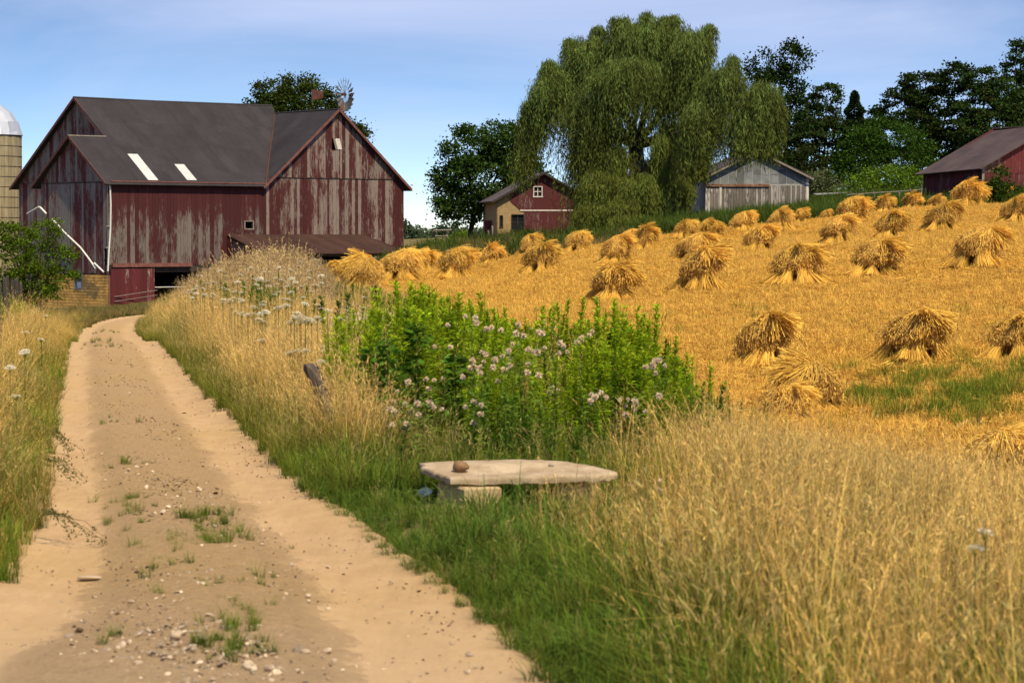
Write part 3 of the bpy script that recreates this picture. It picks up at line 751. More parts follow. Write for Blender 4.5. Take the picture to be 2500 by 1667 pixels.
t = MB(); LEFTX.rect(t, a0 + .05, a1 - .12, b0 + .03, (b0 + b1) / 2 - .05, -.058, -.05); t.build('pane', M_CLOTH, win)
# front window and gable hatch
def open_window(pl, h, parent, name='window', frame_mat=M_OLDWOOD, fw=.08):
    u0, u1, v0, v1 = h
    mb = MB(); pl.rect(mb, u0 - .02, u1 + .02, v0 - .02, v1 + .02, -.9, -.86); w = mb.build(name, M_DARKIN, parent)
    t = MB(); pl.rect(t, u0 - fw, u0, v0, v1, -.1, .05); pl.rect(t, u1, u1 + fw, v0, v1, -.1, .05); pl.rect(t, u0 - fw, u1 + fw, v0 - fw, v0, -.1, .065); pl.rect(t, u0 - fw, u1 + fw, v1, v1 + fw * .7, -.1, .05)
    t.build('frame', frame_mat, w); return w
open_window(FRONT, hw[0], barn)
hatch = open_window(FRONT, hg[0], barn, 'hatch', M_TRIM)
for k in range(3):   # plank shutter hanging askew from one hinge
    a = (gu0 + .16 + k * .19, gz1 - .02); d = np.array([.30, -.95]); d /= np.linalg.norm(d); e = a + d * .78
    t = MB(); q = np.array([d[1], -d[0]]) * -.09
    FRONT.solid(t, [tuple(np.array(a) - q), tuple(e - q), tuple(e + q), tuple(np.array(a) + q)], .085, .11); t.build('shutter_board', M_WHITEP if k else M_OLDWOOD, hatch)
# sliding door with rail
t = MB(); dz1 = FRONT.px(320, 656)[1]
FRONT.rect(t, du0, du1, zb + .1, dz1, .10, .14); dr = t.build('sliding_door', M_DARKIN, barn)
boards(FRONT, [(du0, zb + .1), (du1, zb + .1), (du1, dz1), (du0, dz1)], .31, M_REDDOOR, dr, n=.142, th=.02, gap=.008, rs=rsb)
t = MB(); FRONT.rect(t, du0 + .1, FRONT.px(465, 645)[0], FRONT.px(300, 650)[1] - .06, FRONT.px(300, 643)[1], .06, .24); t.build('door_rail', M_TRIM, barn)
t = MB(); FRONT.rect(t, du1 + .1, ou1, FRONT.px(400, 700)[1] - .04, FRONT.px(400, 700)[1], .0, .05); t.build('door_bar', M_PIPE, barn)
for k in range(2):
    t = MB(); a = FRONT.p(du0 + .2, zb + .55 + .32 * k, .2); c = FRONT.p(du0 + 3.1, zb + .95 + .32 * k, .9); t.tube([a, (a + c) / 2, c], .025); t.build('door_brace', M_OLDWOOD, barn)
t = MB()
FRONT.rect(t, L1 + 4, LT + .02, zb, zlow + .3, -.02, .03); t.build('foundation', plain('grey_field_stone', (.17, .13, .11), (.30, .24, .2), 3, .95, .6, .04), barn)
# eave boards, rake boards, step line
t = MB(); FRONT.rect(t, .05, L1 - .1, ze - .12, ze - .05, .03, .26); t.build('eave_board', M_TRIM, barn)
for pl, pts, n0 in ((FRONT, [(L1 - .45, ze - .38), (L1 + L2 / 2, zr2 - .02), (LT + .45, ze - .38)], .40), (LEFTX, [(.42, ze - .30), (-De / 2, zre - .02), (-De - .6, ze - .42)], .47), (LEFTM, [(-.3, ze - .2), (-Dm / 2, zr - .02), (-Dm - .55, ze - .40)], .47)):
    for a, c in ((pts[0], pts[1]), (pts[1], pts[2])):
        t = MB(); strip(t, pl, a, c, .17, n0, n0 + .03); t.build('rake_board', M_TRIM, barn)
t = MB(); FRONT.rect(t, L1 + .4, LT - .5, zst - .09, zst - .055, .03, .075); FRONT.rect(t, LT - .5, LT, ze - .14, ze - .10, .03, .06); t.build('step_board', M_DARKIN, barn)
t = MB(); LEFTX.rect(t, -De, -.2, ze - .17, ze - .11, .03, .07); t.build('step_board', M_DARKIN, barn)
# roofs
def roof_plane(u0, v0, z0, U, V): return Plane(bp(u0, v0, z0), U, V)
roof = MB(); SLV = unit(BB + UPZ * sl); k_ = math.sqrt(1 + sl * sl)
RF = roof_plane(0, 0, ze, BA, SLV)
def vv(v): return v * k_
polyA = [(-.5, vv(-.42)), (ee - .5, vv(-.42)), (ee - .5, vv(De / 2)), (-.5, vv(De / 2))]
polyB = [(ee - .5, vv(-.42)), (L1 - .36, vv(-.42)), (L1 + L2 / 2, vv(7.14)), (Lr, vv(Dm / 2)), (ee - .5, vv(Dm / 2))]
for q in (polyA, polyB): RF.solid(roof, q, -.05, .0)
RBK = roof_plane(0, Dm, ze, -BA, unit(-BB + UPZ * sl)); RBK.solid(roof, [(-Lr, vv(-.5)), (-ee + .5, vv(-.5)), (-ee + .5, vv(Dm / 2)), (-Lr, vv(Dm / 2))], -.05, .0)
REX = roof_plane(0, De, ze, -BA, unit(-BB + UPZ * sl)); REX.solid(roof, [(-ee, vv(-.6)), (.5, vv(-.6)), (.5, vv(De / 2)), (-ee, vv(De / 2))], -.05, .0)
s2 = (zr2 - ze) / (L2 / 2); k2 = math.sqrt(1 + s2 * s2)
RCL = roof_plane(L1, 0, ze, -BB, unit(BA + UPZ * s2)); polyC = [(.42, -.42 * k2), (-.35 * 0, -.42 * k2 * 0), (-7.14, L2 / 2 * k2), (.42, L2 / 2 * k2)]
polyC = [(.42, -.45 * k2), (.35, -.45 * k2), (-7.14, L2 / 2 * k2), (.42, L2 / 2 * k2)]
RCL.solid(roof, polyC, -.05, .0)
RCR = roof_plane(LT, 0, ze, BB, unit(-BA + UPZ * s2)); RCR.solid(roof, [(-.42, -.5 * k2), (Dm, -.5 * k2), (Dm, L2 / 2 * k2), (-.42, L2 / 2 * k2)], -.05, .0)
roofo = roof.build('roof', M_ROOF, barn)
sheets(RF, polyA, .92, 2.9, M_ROOF, roofo, rs=rsb); sheets(RF, polyB, .92, 2.9, M_ROOF, roofo, rs=rsb); sheets(RCL, polyC, .92, 2.9, M_ROOF, roofo, rs=rsb)
for (x0, y0), (x1, y1), wd in (((320, 377), (384, 441), .80), ((434, 402), (475, 441), .78)):
    a, c = RF.px(x0, y0), RF.px(x1, y1); u0 = (a[0] + c[0]) / 2 - wd / 2
    t = MB(); RF.rect(t, a[0] - wd / 2 + .1, a[0] + wd / 2 + .1, c[1], a[1], .02, .032); o = t.build('patch_sheet', M_PATCH, roofo); o['label'] = 'pale bare metal patch on the dark roof'
t = MB(); t.tube([bp(ee - .5, Dm / 2, zr + .02), bp(9, Dm / 2, zr - .03), bp(Lr, Dm / 2, zr)], .09); t.build('ridge_cap', M_ROOF, roofo)
t = MB(); t.tube([bp(L1 + L2 / 2, -.42, zr2 + .02), bp(L1 + L2 / 2, 7.2, zr2)], .08); t.build('ridge_cap', M_ROOF, roofo)
t = MB(); t.tube([bp(-.5, De / 2, zre + .02), bp(ee - .4, De / 2, zre + .02)], .07); t.build('ridge_cap', M_OLDWOOD, roofo)
t = MB(); t.tube([bp(L1 - .2, -.2, ze - .1), bp(L1 + L2 / 2, 7.14, zr2 + .0)], .085, 4); t.build('valley_flashing', M_ROOFBR, roofo)
u = .3
while u < L1 - .3:
    t = MB(); t.tube([bp(u, .05, ze - .06), bp(u, -.38, ze - .33)], .05, 4); t.build('rafter_tail', M_OLDWOOD, roofo); u += .95
# rear walls close the barn
t = MB(); RW = Plane(bp(0, Dm, 0), -BA, UPZ); RW.solid(t, [(-LT, zb), (-ee, zb), (-ee, ze), (-LT, ze)], -.1, 0); t.build('rear_wall', M_REDL, barn)
t = MB(); RW2 = Plane(bp(LT, 0, 0), BB, UPZ); RW2.solid(t, [(0, zb), (Dm, zb), (Dm, ze), (0, ze)], -.1, 0); t.build('side_wall', M_REDG, barn)
t = MB(); RW3 = Plane(bp(LT, Dm, 0), -BA, UPZ); RW3.solid(t, [(0, ze), (L2, ze), (L2 / 2, zr2)], -.1, 0); t.build('rear_gable', M_REDL, barn)
# downspout and the fallen gutter
t = MB(); pts = [LEFTX.p(.04, z_, .12) for z_ in (ze - .1,)] ; pts = [FRONT.p(*FRONT.px(x, y), .12) for x, y in ((266, 450), (268, 500), (267, 560), (263, 620), (261, 662))]
t.tube(pts, .055, 6); t.build('downspout', M_PIPE, barn)
for yy in (553, 605):
    t = MB(); a = FRONT.p(*FRONT.px(267, yy), .1); t.tube([a - BA * .9 * .35 - BB * .0, a + BA * .05], .045, 4); t.build('pipe_bracket', M_OLDWOOD, barn)
for seg_ in (((75, 522), (104, 505)), ((107, 506), (122, 522)), ((136, 535), (165, 566), (205, 604), (225, 630), (243, 656)), ((239, 642), (262, 664))):
    t = MB(); t.tube([LEFTX.p(*LEFTX.px(x, y), .28) for x, y in seg_], .055, 6)
    g_ = t.build('fallen_gutter', M_PIPE); tag(g_, {75: 'short bent end piece of white gutter high on the barn end wall', 107: 'short white gutter piece just right of the bend above the shrub', 136: 'long white fallen gutter slanting down the barn end wall', 239: 'broken white gutter end at the barn corner foot'}[seg_[0][0]], 'gutter', 'fallen white gutter pieces on the barn end wall')
# lean-to with its brown metal roof
ld = 4.6; dz = 1.25; lo = MB()
lp = [bp(lu0, -.03, lzt), bp(lu1, -.03, lzt), bp(lu1 + .5, -ld, lzt - dz), bp(lu0 - .3, -ld, lzt - dz)]
LRF = Plane(lp[3], lp[2] - lp[3], lp[0] - lp[3] - np.dot(lp[0] - lp[3], unit(lp[2] - lp[3])) * unit(lp[2] - lp[3]))
q = [(float(np.dot(p - lp[3], LRF.U)), float(np.dot(p - lp[3], LRF.V))) for p in (lp[3], lp[2], lp[1], lp[0])]
LRF.solid(lo, q, -.04, 0); lro = lo.build('lean_to_roof', M_ROOFBR, barn)
u = q[0][0]; k = 0
while u < q[1][0]:
    st = clip_half(clip_half(q, 1, 0, u + .74), -1, 0, -u)
    if area(st) > .05:
        t = MB(); LRF.solid(t, st, .002, .014 + .006 * (k % 2)); 
        for j in range(4): 
            rb = clip_half(clip_half(q, 1, 0, u + .09 + j * .18), -1, 0, -(u + .03 + j * .18))
            if area(rb) > .02: LRF.solid(t, rb, .01, .045)
        t.build('roof_sheet', M_ROOFBR, lro)
    u += .75; k += 1
for uu_ in np.linspace(lu0, lu1 - .2, 6):
    t = MB(); a = bp(uu_, -ld + .25, lzt - dz - .05); t.tube([a, a - UPZ * (lzt - dz + 3.0)], .09, 5); t.build('lean_to_post', M_OLDWOOD, barn)
t = MB(); t.tube([bp(lu0 - .2, -ld + .2, lzt - dz - .12), bp(lu1 + .3, -ld + .2, lzt - dz - .12)], .10, 4); t.build('lean_to_beam', M_DARKIN, barn)
t = MB(); PW = Plane(bp(lu0, 0, 0), -BB, UPZ); 
t.add([bp(lu0, 0, zb), bp(lu0, -ld + .4, zb), bp(lu0, -ld + .4, lzt - dz - .1), bp(lu0, 0, lzt - .15)], [(0, 1, 2, 3)]); t.build('lean_to_side', M_REDL, barn)
pw0 = lu1 - 3.1
t = MB(); FRONT.rect(t, pw0, lu1 + .2, zb + 1, lzt - 1.3, .03, .05); pn = t.build('lower_wall', M_DARKIN, barn)
boards(FRONT, [(pw0, zb + 1), (LT, zb + 1), (LT, zlow + .02), (pw0, zlow + .02)], .3, M_REDG, pn, n=.052, rs=rsb)
t = MB(); wx, wz = pw0 + .6, lzt - 1.75
FRONT.rect(t, wx, wx + 1.0, wz - .85, wz, .085, .10); w = t.build('window', M_GLASS, barn)
for i in range(4):
    t = MB(); FRONT.rect(t, wx + i * .333 - .02, wx + i * .333 + .03, wz - .85, wz, .10, .12); t.build('glazing_bar', M_WHITEP, w)
for i in range(4):
    t = MB(); FRONT.rect(t, wx, wx + 1.0, wz - i * .283 - .02, wz - i * .283 + .02, .102, .118); t.build('glazing_bar', M_WHITEP, w)
for c_ in list(barn.children): c_.matrix_parent_inverse = bmi

# ------------------------------------------------------------------ silo behind the barn
sc_ = at(-34, 700, 192); sc_[2] = -3.6; R_S = 2.72; ztop = float(at(50, 331, 192)[2])
silo = empty('silo', sc_); tag(silo, 'concrete stave silo with shiny metal dome at the left edge', 'silo')
M_STAVE = plain('weathered_concrete_stave', (.23, .185, .115), (.34, .285, .19), 2.2, .95, .3, .02, vscale=(2, 2, .3), rnd=.2)
M_HOOP = plain('rusty_hoop', (.07, .05, .04), (.12, .085, .065), 5)
M_DOME = plain('galvanised_dome', (.62, .63, .66), (.74, .75, .78), 2, .38, .05, metal=.55)
ns = 54
for i in range(ns):
    a0, a1 = 2 * PI * i / ns, 2 * PI * (i + 1) / ns - .006
    rows = 0; t = MB(); rr_ = R_S + rsb.uniform(-.006, .012); off = (i % 2) * .38
    V_ = [(r_ * math.cos(a), r_ * math.sin(a), z) for z in (0, ztop - sc_[2]) for r_ in (rr_ - .1, rr_) for a in (a0, a1)]
    t.add(V_, [(2, 3, 7, 6), (0, 2, 6, 4), (3, 1, 5, 7), (4, 6, 7, 5), (1, 0, 4, 5)]); t.build('stave', M_STAVE, silo)
z = .4
while z < ztop - sc_[2]:
    t = MB(); an = np.linspace(0, 2 * PI, 49); t.tube(np.stack([(R_S + .02) * np.cos(an), (R_S + .02) * np.sin(an), np.full(49, z)], -1), .018, 4, cap=False); t.build('hoop', M_HOOP, silo); z += .76
hd = ztop - sc_[2]
for i in range(20):
    a0, a1 = 2 * PI * i / 20, 2 * PI * (i + 1) / 20; t = MB(); rings = [(R_S + .12, hd), (R_S * .93, hd + .95), (R_S * .72, hd + 1.75), (R_S * .4, hd + 2.35), (.05, hd + 2.6)]
    V_ = [(r_ * math.cos(a), r_ * math.sin(a), z) for r_, z in rings for a in (a0, a1)]
    t.add(V_, [(2 * k, 2 * k + 1, 2 * k + 3, 2 * k + 2) for k in range(4)]); t.build('dome_panel', M_DOME, silo)
t = MB(); a_ = -.45; cdir = np.array([math.cos(a_), math.sin(a_), 0]); cs = np.array([-math.sin(a_), math.cos(a_), 0]); b0_ = cdir * (R_S + .05)
V_ = []
for ddx, ddz, wv in ((-.45, .02, .62), (.0, .02, .62), (-.62, 1.05, .5), (-.2, 1.0, .5)):
    for sg in (-1, 1): V_.append(b0_ + cdir * ddx + cs * sg * wv + UPZ * (hd + ddz))
t.add(V_, [(0, 1, 3, 2), (4, 6, 7, 5), (2, 3, 7, 6), (0, 2, 6, 4), (1, 5, 7, 3)]); t.build('dome_hatch', M_DOME, silo)
# ------------------------------------------------------------------ grey shed with white peeling boards
def house_axes(px, py, Y, yaw):
    C = at(px, py, Y); a = np.array([math.cos(yaw), math.sin(yaw), 0]); b = np.array([-math.sin(yaw), math.cos(yaw), 0]); return C, a, b
M_SHEDB = m_paint('peeling_white_shed_boards', (.46, .42, .40), (.36, .325, .31), (.17, .145, .135), (.105, .09, .085), 0., worn=.72, board_var=.4)
M_SHEDW = m_paint('cleaner_white_shed_boards', (.56, .53, .51), (.46, .43, .41), (.22, .19, .18), (.14, .12, .11), 0., worn=.56, board_var=.3)
M_PANEL = plain('grey_zinc_gable_panel', (.115, .125, .14), (.20, .21, .225), 1.6, .7, .1, rnd=.3)
M_SEAM = plain('pale_panel_seam', (.27, .265, .27), (.35, .34, .34), 5)
M_RUST = plain('rusty_strip', (.12, .045, .025), (.28, .17, .12), 4, rnd=0)
M_SROOF = m_roof('brown_shed_roof', (.060, .048, .046), (.085, .068, .062), (.12, .095, .085), 0)
yaw = -.045
C, a, b = house_axes(1722, 560, 168.9, yaw)
wpx = 37.0; W = (1976 - 1722) / wpx; zs_e = float(at(1720, 430, 169)[2]); zs_p = float(at(1848, 371, 169)[2]); zs_0 = C[2] - .2; dep = 9.0
yaw = .085; a = np.array([math.cos(yaw), math.sin(yaw), 0]); b = np.array([-math.sin(yaw), math.cos(yaw), 0]); C[2] = 0
shed = empty('grey_shed', (C[0] + 3.5, C[1], zs_0)); tag(shed, 'grey gabled shed with peeling white boards and zinc gable panels', 'shed')
smi = Matrix.Translation(shed.location).inverted()
SF = Plane(C, a, UPZ); SF.N = unit(np.cross(a, UPZ))
if SF.N[1] > 0: SF.N = -SF.N
pk = W / 2
wall = backing(SF, [[(0, zs_0), (W, zs_0), (W, zs_e), (pk, zs_p), (0, zs_e)]], 'front_wall', M_DARKIN, shed)
rs_ = random.Random(8); zmid = float(at(1800, 453, 169)[2]); u_d = (1757 - 1722) / wpx
boards(SF, [(0, zs_0), (u_d, zs_0), (u_d, zmid - .15), (0, zmid - .15)], .17, M_SHEDW, wall, rs=rs_, jag=.06, gap=.022)
boards(SF, [(u_d + .14, zs_0), (W - .14, zs_0), (W - .14, zmid), (u_d + .14, zmid)], .17, M_SHEDB, wall, rs=rs_, jag=.08, gap=.022)
t = MB(); SF.rect(t, u_d - .02, u_d + .12, zs_0, zmid - .1, .03, .08); t.build('corner_board', M_WHITEP, shed)
t = MB(); SF.rect(t, W - .14, W + .02, zs_0, zs_e - .05, .0, .06); t.build('corner_board', M_WHITEP, shed)
t = MB(); SF.rect(t, .1, W * .62, zmid - .08, zmid + .09, .04, .12); t.build('rusty_rail', M_RUST, shed)
gp = [(0.05, zmid + .0), (W - .16, zmid + .0), (W - .16, zs_e - .02), (pk, zs_p - .1), (0.05, zs_e - .02)]
t = MB(); SF.solid(t, [(x, y) for x, y in gp], .01, .03); gpo = t.build('gable_skin', M_SEAM, shed)
rows_z = [zmid, zmid + .92, zmid + 1.75, zs_p]
xcol = [0.05, 0.45, 1.0, 1.53, 2.06, 2.62, 3.16, 3.72, 4.28, 4.85, 5.42, 5.98, 6.5, W - .16]
for i in range(len(xcol) - 1):
    cutz = rs_.choice([.7, .92, 1.1]); rz_ = [zmid + (.12 if i > 6 else .02), zmid + cutz, zmid + cutz + .85, zs_p]
    for j in range(3):
        q = clip_half(clip_half(clip_half(clip_half(gp, 1, 0, xcol[i + 1] - .03), -1, 0, -xcol[i] - .02), 0, 1, rz_[j + 1] - .02), 0, -1, -rz_[j] - .02)
        if area(q) > .02:
            t = MB(); SF.solid(t, q, .028, .042 + rs_.uniform(0, .012)); t.build('panel', M_PANEL, gpo)
sl_s = (zs_p - zs_e) / pk; ks = math.sqrt(1 + sl_s ** 2)
t = MB()
RL = Plane(C + UPZ * zs_e, -b, unit(a + UPZ * sl_s)); RR_ = Plane(C + a * W + UPZ * zs_e, b, unit(-a + UPZ * sl_s))
RL.solid(t, [(.35, -.35 * ks), (-dep, -.35 * ks), (-dep, pk * ks), (.35, pk * ks)], 0.0, .07); RR_.solid(t, [(-.35, -.35 * ks), (dep, -.35 * ks), (dep, pk * ks), (-.35, pk * ks)], 0.0, .07)
ro = t.build('roof', M_SROOF, shed)
for PLN, sgn in ((RL, 1), (RR_, -1)): sheets(PLN, [(.36 * sgn, -.36 * ks), (-dep * sgn, -.36 * ks), (-dep * sgn, pk * ks), (.36 * sgn, pk * ks)][::sgn], .8, 3.2, M_SROOF, ro, n=.072)
for p0, p1 in (((-.3, zs_e - .12 - .1), (pk, zs_p + .02)), ((pk, zs_p + .02), (W + .3, zs_e - .12 - .1))):
    t = MB(); strip(t, SF, p0, p1, .12, .36, .39); t.build('rake_board', M_OLDWOOD, shed)
t = MB(); PLs = Plane(C, -b, UPZ); PLs.N = -a; PLs.rect(t, -dep, 0, zs_0, zs_e, -.1, 0); t.build('side_wall', M_SHEDW, shed)
t = MB(); PLs = Plane(C + a * W, b, UPZ); PLs.N = a; PLs.rect(t, 0, dep, zs_0, zs_e, -.1, 0); t.build('side_wall', M_SHEDW, shed)
t = MB(); PLs = Plane(C + b * dep, -a, UPZ); PLs.solid(t, [(0, zs_0), (-W, zs_0), (-W, zs_e), (-pk, zs_p), (0, zs_e)], -.1, 0); t.build('rear_wall', M_SHEDB, shed)
for c_ in shed.children: c_.matrix_parent_inverse = smi

# ------------------------------------------------------------------ brick and red farm building under the willow
M_BRICKT = plain('tan_brick', (.30, .20, .095), (.39, .275, .14), 3, .9, .3, .01, vscale=(1, 1, 3))
M_REDB = m_paint('scuffed_red_brick_paint', (.085, .016, .02), (.11, .024, .027), (.22, .17, .155), (.19, .12, .11), 0., worn=.42, board_var=.05)
M_BROOF = m_roof('plum_metal_roof', (.085, .068, .078), (.115, .095, .105), (.15, .13, .14), 0)
C, a, b = house_axes(1213, 600, 183.8, .0); yaw = .12
a = np.array([math.cos(yaw), math.sin(yaw), 0]); b = np.array([-math.sin(yaw), math.cos(yaw), 0])
ws = 34.0; W = 2 * (1328 - 1213) / ws; hz0 = C[2] - .4; hze = float(at(1213, 487, 184)[2]); hzp = float(at(1327, 424, 184)[2]); C[2] = 0; dep = 9
hs = empty('brick_farm_building', (C[0] + W / 2, C[1], hz0)); tag(hs, 'red and tan brick gabled farm building half hidden by the willow', 'building')
hmi = Matrix.Translation(hs.location).inverted()
HF = Plane(C, a, UPZ); HF.N = -np.array([b[0], b[1], 0])
w1 = (*HF.px(1250, 525), *HF.px(1278, 561)); w1 = (w1[0], w1[2], w1[3], w1[1])
w2 = (*HF.px(1304, 457), *HF.px(1322, 479)); w2 = (w2[0], w2[2], w2[3], w2[1])
w3 = (*HF.px(1221, 527), *HF.px(1227, 553)); w3 = (w3[0], w3[2], w3[3], w3[1])
hl = [w1, w2, w3]; pk = W / 2
fw_ = backing(HF, [[(0, hz0), (W, hz0), (W, hze), (pk, hzp), (0, hze)]], 'front_wall', M_BRICKT, hs, holes=hl)
d1, d2, d3 = HF.px(1246, 492), HF.px(1270, 513), HF.px(1279, 524)
rp = [(d1[0], d1[1]), (d2[0], d2[1]), (d3[0], d3[1] + .02)]
red = [[(d3[0], hz0), (W, hz0), (W, d2[1]), (d3[0], d2[1])], [(d2[0], d2[1]), (W, d2[1]), (W, hze), (pk, hzp - .04), (d1[0] - .15, d1[1] + .35), (d1[0], d1[1])]]
backing(HF, red, 'red_painted_face', M_REDB, hs, .004, .035, holes=hl)
t = MB(); HF.rect(t, d2[0], W, d2[1] - .07, d2[1] + .02, .035, .06); t.build('belt_course', M_WHITEP, hs)
def sash(pl, h, parent, nu=2, nv=2, fmat=M_WHITEP, fw=.07):
    u0, u1, v0, v1 = h
    t = MB(); pl.rect(t, u0, u1, v0, v1, -.10, -.08); w = t.build('window', M_DARKIN, parent)
    t = MB(); pl.rect(t, u0 - fw, u0, v0 - fw, v1 + fw, -.02, .06); pl.rect(t, u1, u1 + fw, v0 - fw, v1 + fw, -.02, .06); pl.rect(t, u0, u1, v1, v1 + fw, -.02, .058); pl.rect(t, u0 - fw - .03, u1 + fw + .03, v0 - fw - .02, v0, -.02, .085)
    t.build('frame', fmat, w)
    for i in range(nu):
        for j in range(nv):
            a0, a1, b0, b1 = u0 + (u1 - u0) * i / nu + .025, u0 + (u1 - u0) * (i + 1) / nu - .025, v0 + (v1 - v0) * j / nv + .025, v0 + (v1 - v0) * (j + 1) / nv - .025
            t = MB(); pl.rect(t, a0, a1, b0, b1, -.06, -.05); t.build('pane', M_GLASS, w)
    t = MB()
    for i in range(1, nu): pl.rect(t, u0 + (u1 - u0) * i / nu - .025, u0 + (u1 - u0) * i / nu + .025, v0, v1, -.06, -.02)
    for j in range(1, nv): pl.rect(t, u0, u1, v0 + (v1 - v0) * j / nv - .025, v0 + (v1 - v0) * j / nv + .025, -.062, -.022)
    if nu * nv > 1: t.build('glazing_bar', fmat, w)
    return w
sash(HF, w1, hs, 2, 2, M_DARKIN, .05); sash(HF, w2, hs, 2, 2); sash(HF, w3, hs, 1, 1, M_DARKIN, .03)
slh = (hzp - hze) / pk; kh = math.sqrt(1 + slh ** 2)
RL = Plane(C + UPZ * hze, -b, unit(a + UPZ * slh)); RR_ = Plane(C + a * W + UPZ * hze, b, unit(-a + UPZ * slh))
t = MB(); RL.solid(t, [(.4, -.4 * kh), (-dep, -.4 * kh), (-dep, pk * kh), (.4, pk * kh)], .0, .09); RR_.solid(t, [(-.4, -.5 * kh), (dep, -.5 * kh), (dep, pk * kh), (-.4, pk * kh)], .0, .09)
ro = t.build('roof', M_BROOF, hs)
sheets(RL, [(.41, -.41 * kh), (-dep, -.41 * kh), (-dep, pk * kh), (.41, pk * kh)], .8, 3, M_BROOF, ro, n=.092)
for p0, p1 in (((-.35, hze - .2), (pk, hzp + .03)), ((pk, hzp + .03), (W + .35, hze - .2))):
    t = MB(); strip(t, HF, p0, p1, .13, .41, .44); t.build('rake_board', M_DARKIN, hs)
t = MB(); PLs = Plane(C, -b, UPZ); PLs.N = -a; PLs.rect(t, -dep, 0, hz0, hze, -.1, 0); t.build('side_wall', M_BRICKT, hs)
t = MB(); PLs = Plane(C + a * W, b, UPZ); PLs.N = a; PLs.rect(t, 0, dep, hz0, hze, -.1, 0); t.build('side_wall', M_REDB, hs)
# side wing with its paler roof
wl = 4.6; wz = hze - .1
WG = Plane(C + a * W + b * .5, a, UPZ); WG.N = HF.N
ww = (*WG.px(1487, 530), *WG.px(1503, 562)); ww = (ww[0], ww[2], ww[3], ww[1])
wf = backing(WG, [[(0, hz0), (wl, hz0), (wl, wz), (0, wz)]], 'wing_wall', M_REDB, hs, holes=[ww])
sash(WG, ww, hs, 2, 2, M_DARKIN, .05)
t = MB(); RWg = Plane(C + a * W + b * .5 + UPZ * wz, a, unit(b + UPZ * .5)); RWg.solid(t, [(-.1, -.5), (wl + .4, -.5), (wl + .4, 4.5), (-.1, 4.5)], 0, .07); t.build('wing_roof', plain('faded_pale_roof', (.20, .18, .175), (.30, .27, .26), 2), hs)
t = MB(); PLs = Plane(C + a * (W + wl) + b * .5, b, UPZ); PLs.N = a; PLs.rect(t, 0, 7, hz0, wz, -.1, 0); t.build('wing_side', M_REDB, hs)
# red lean-to door panel beside the left wall
t = MB(); PB = Plane(C + b * 2.2 - a * .1, -a, UPZ); PB.N = HF.N; PB.rect(t, 0, .55, hz0, hze - 1.5, -.05, 0); t.build('side_door', M_REDB, hs)
for c_ in hs.children: c_.matrix_parent_inverse = hmi

# ------------------------------------------------------------------ red shed at the right edge
C = at(2398, 500, 157.); zb3 = C[2] - .8; phi = .44
a = np.array([math.cos(phi), math.sin(phi), 0]); b = np.array([-math.sin(phi), math.cos(phi), 0]); C[2] = 0
ze3 = float(at(2398, 407, 157)[2]); Wd, Ln = 10.5, 6.3; zp3 = ze3 + .50 * Wd / 2
M_RED3 = m_paint('faded_red_shed_paint', (.080, .014, .018), (.105, .02, .024), (.18, .12, .11), (.11, .08, .075), phi, worn=.28)
M_RED3G = m_paint('worn_red_shed_gable', (.10, .018, .022), (.135, .028, .03), (.28, .2, .18), (.18, .13, .12), phi, worn=.52)
M_ROOF3 = m_roof('brown_tar_roof', (.062, .042, .042), (.088, .06, .058), (.115, .085, .078), phi)
rsd = empty('red_shed', (C[0], C[1], zb3)); tag(rsd, 'dark red wooden shed with brown roof at the right edge', 'shed')
rmi = Matrix.Translation(rsd.location).inverted()
G3 = Plane(C, a, UPZ); G3.N = -b; E3 = Plane(C, -b, UPZ); E3.N = -a
g3 = backing(G3, [[(0, zb3), (Wd, zb3), (Wd, ze3), (Wd / 2, zp3), (0, ze3)]], 'gable_wall', M_DARKIN, rsd)
r3 = random.Random(12)
boards(G3, [(0.05, zb3), (Wd, zb3), (Wd, ze3 - .35), (0.05, ze3 - .35)], .26, M_RED3, g3, rs=r3); boards(G3, [(0.05, ze3 - .37), (Wd, ze3 - .37), (Wd, ze3), (Wd / 2, zp3), (0.05, ze3)], .26, M_RED3G, g3, n=.03, rs=r3)
e3 = backing(E3, [[(0, zb3), (-Ln, zb3), (-Ln, ze3 - .25), (0, ze3)]], 'eave_wall', M_DARKIN, rsd)
boards(E3, [(-.05, zb3), (-Ln, zb3), (-Ln, ze3 - .25), (-.05, ze3)], .26, M_RED3, e3, rs=r3)
t = MB(); E3.rect(t, -1.75, -1.55, zb3, ze3 - .1, -.0, .045); t.build('door_gap_shade', M_DARKIN, rsd)  # solid dark strip on the boards, standing in for shade in a gap
t = MB(); G3.rect(t, -.06, .1, zb3, ze3 - .1, .0, .06); t.build('corner_board', M_OLDWOOD, rsd)
k3 = math.sqrt(1 + .25)
R3L = Plane(C + UPZ * ze3, unit(b - UPZ * .032), unit(a + UPZ * .5)); R3L.N = unit(-a * .5 + UPZ)
R3R = Plane(C + a * Wd + UPZ * ze3, b, unit(-a + UPZ * .5))
pL = [(-.4, -.45), (Ln + .35, -.45), (Ln + .35, Wd / 2 * k3), (-.4, Wd / 2 * k3)]
t = MB(); R3L.solid(t, pL, 0, .06); R3R.solid(t, [(-.4, -.45), (Ln, -.45), (Ln, Wd / 2 * k3), (-.4, Wd / 2 * k3)], 0, .06); ro = t.build('roof', M_ROOF3, rsd)
sheets(R3L, pL, .9, 1.4, M_ROOF3, ro, n=.06, rs=r3)
t = MB(); BK3 = Plane(C + b * Ln, -a, UPZ); BK3.solid(t, [(0, zb3), (-Wd, zb3), (-Wd, ze3), (-Wd / 2, zp3), (0, ze3 - .25)], -.1, 0); t.build('rear_wall', M_RED3, rsd)
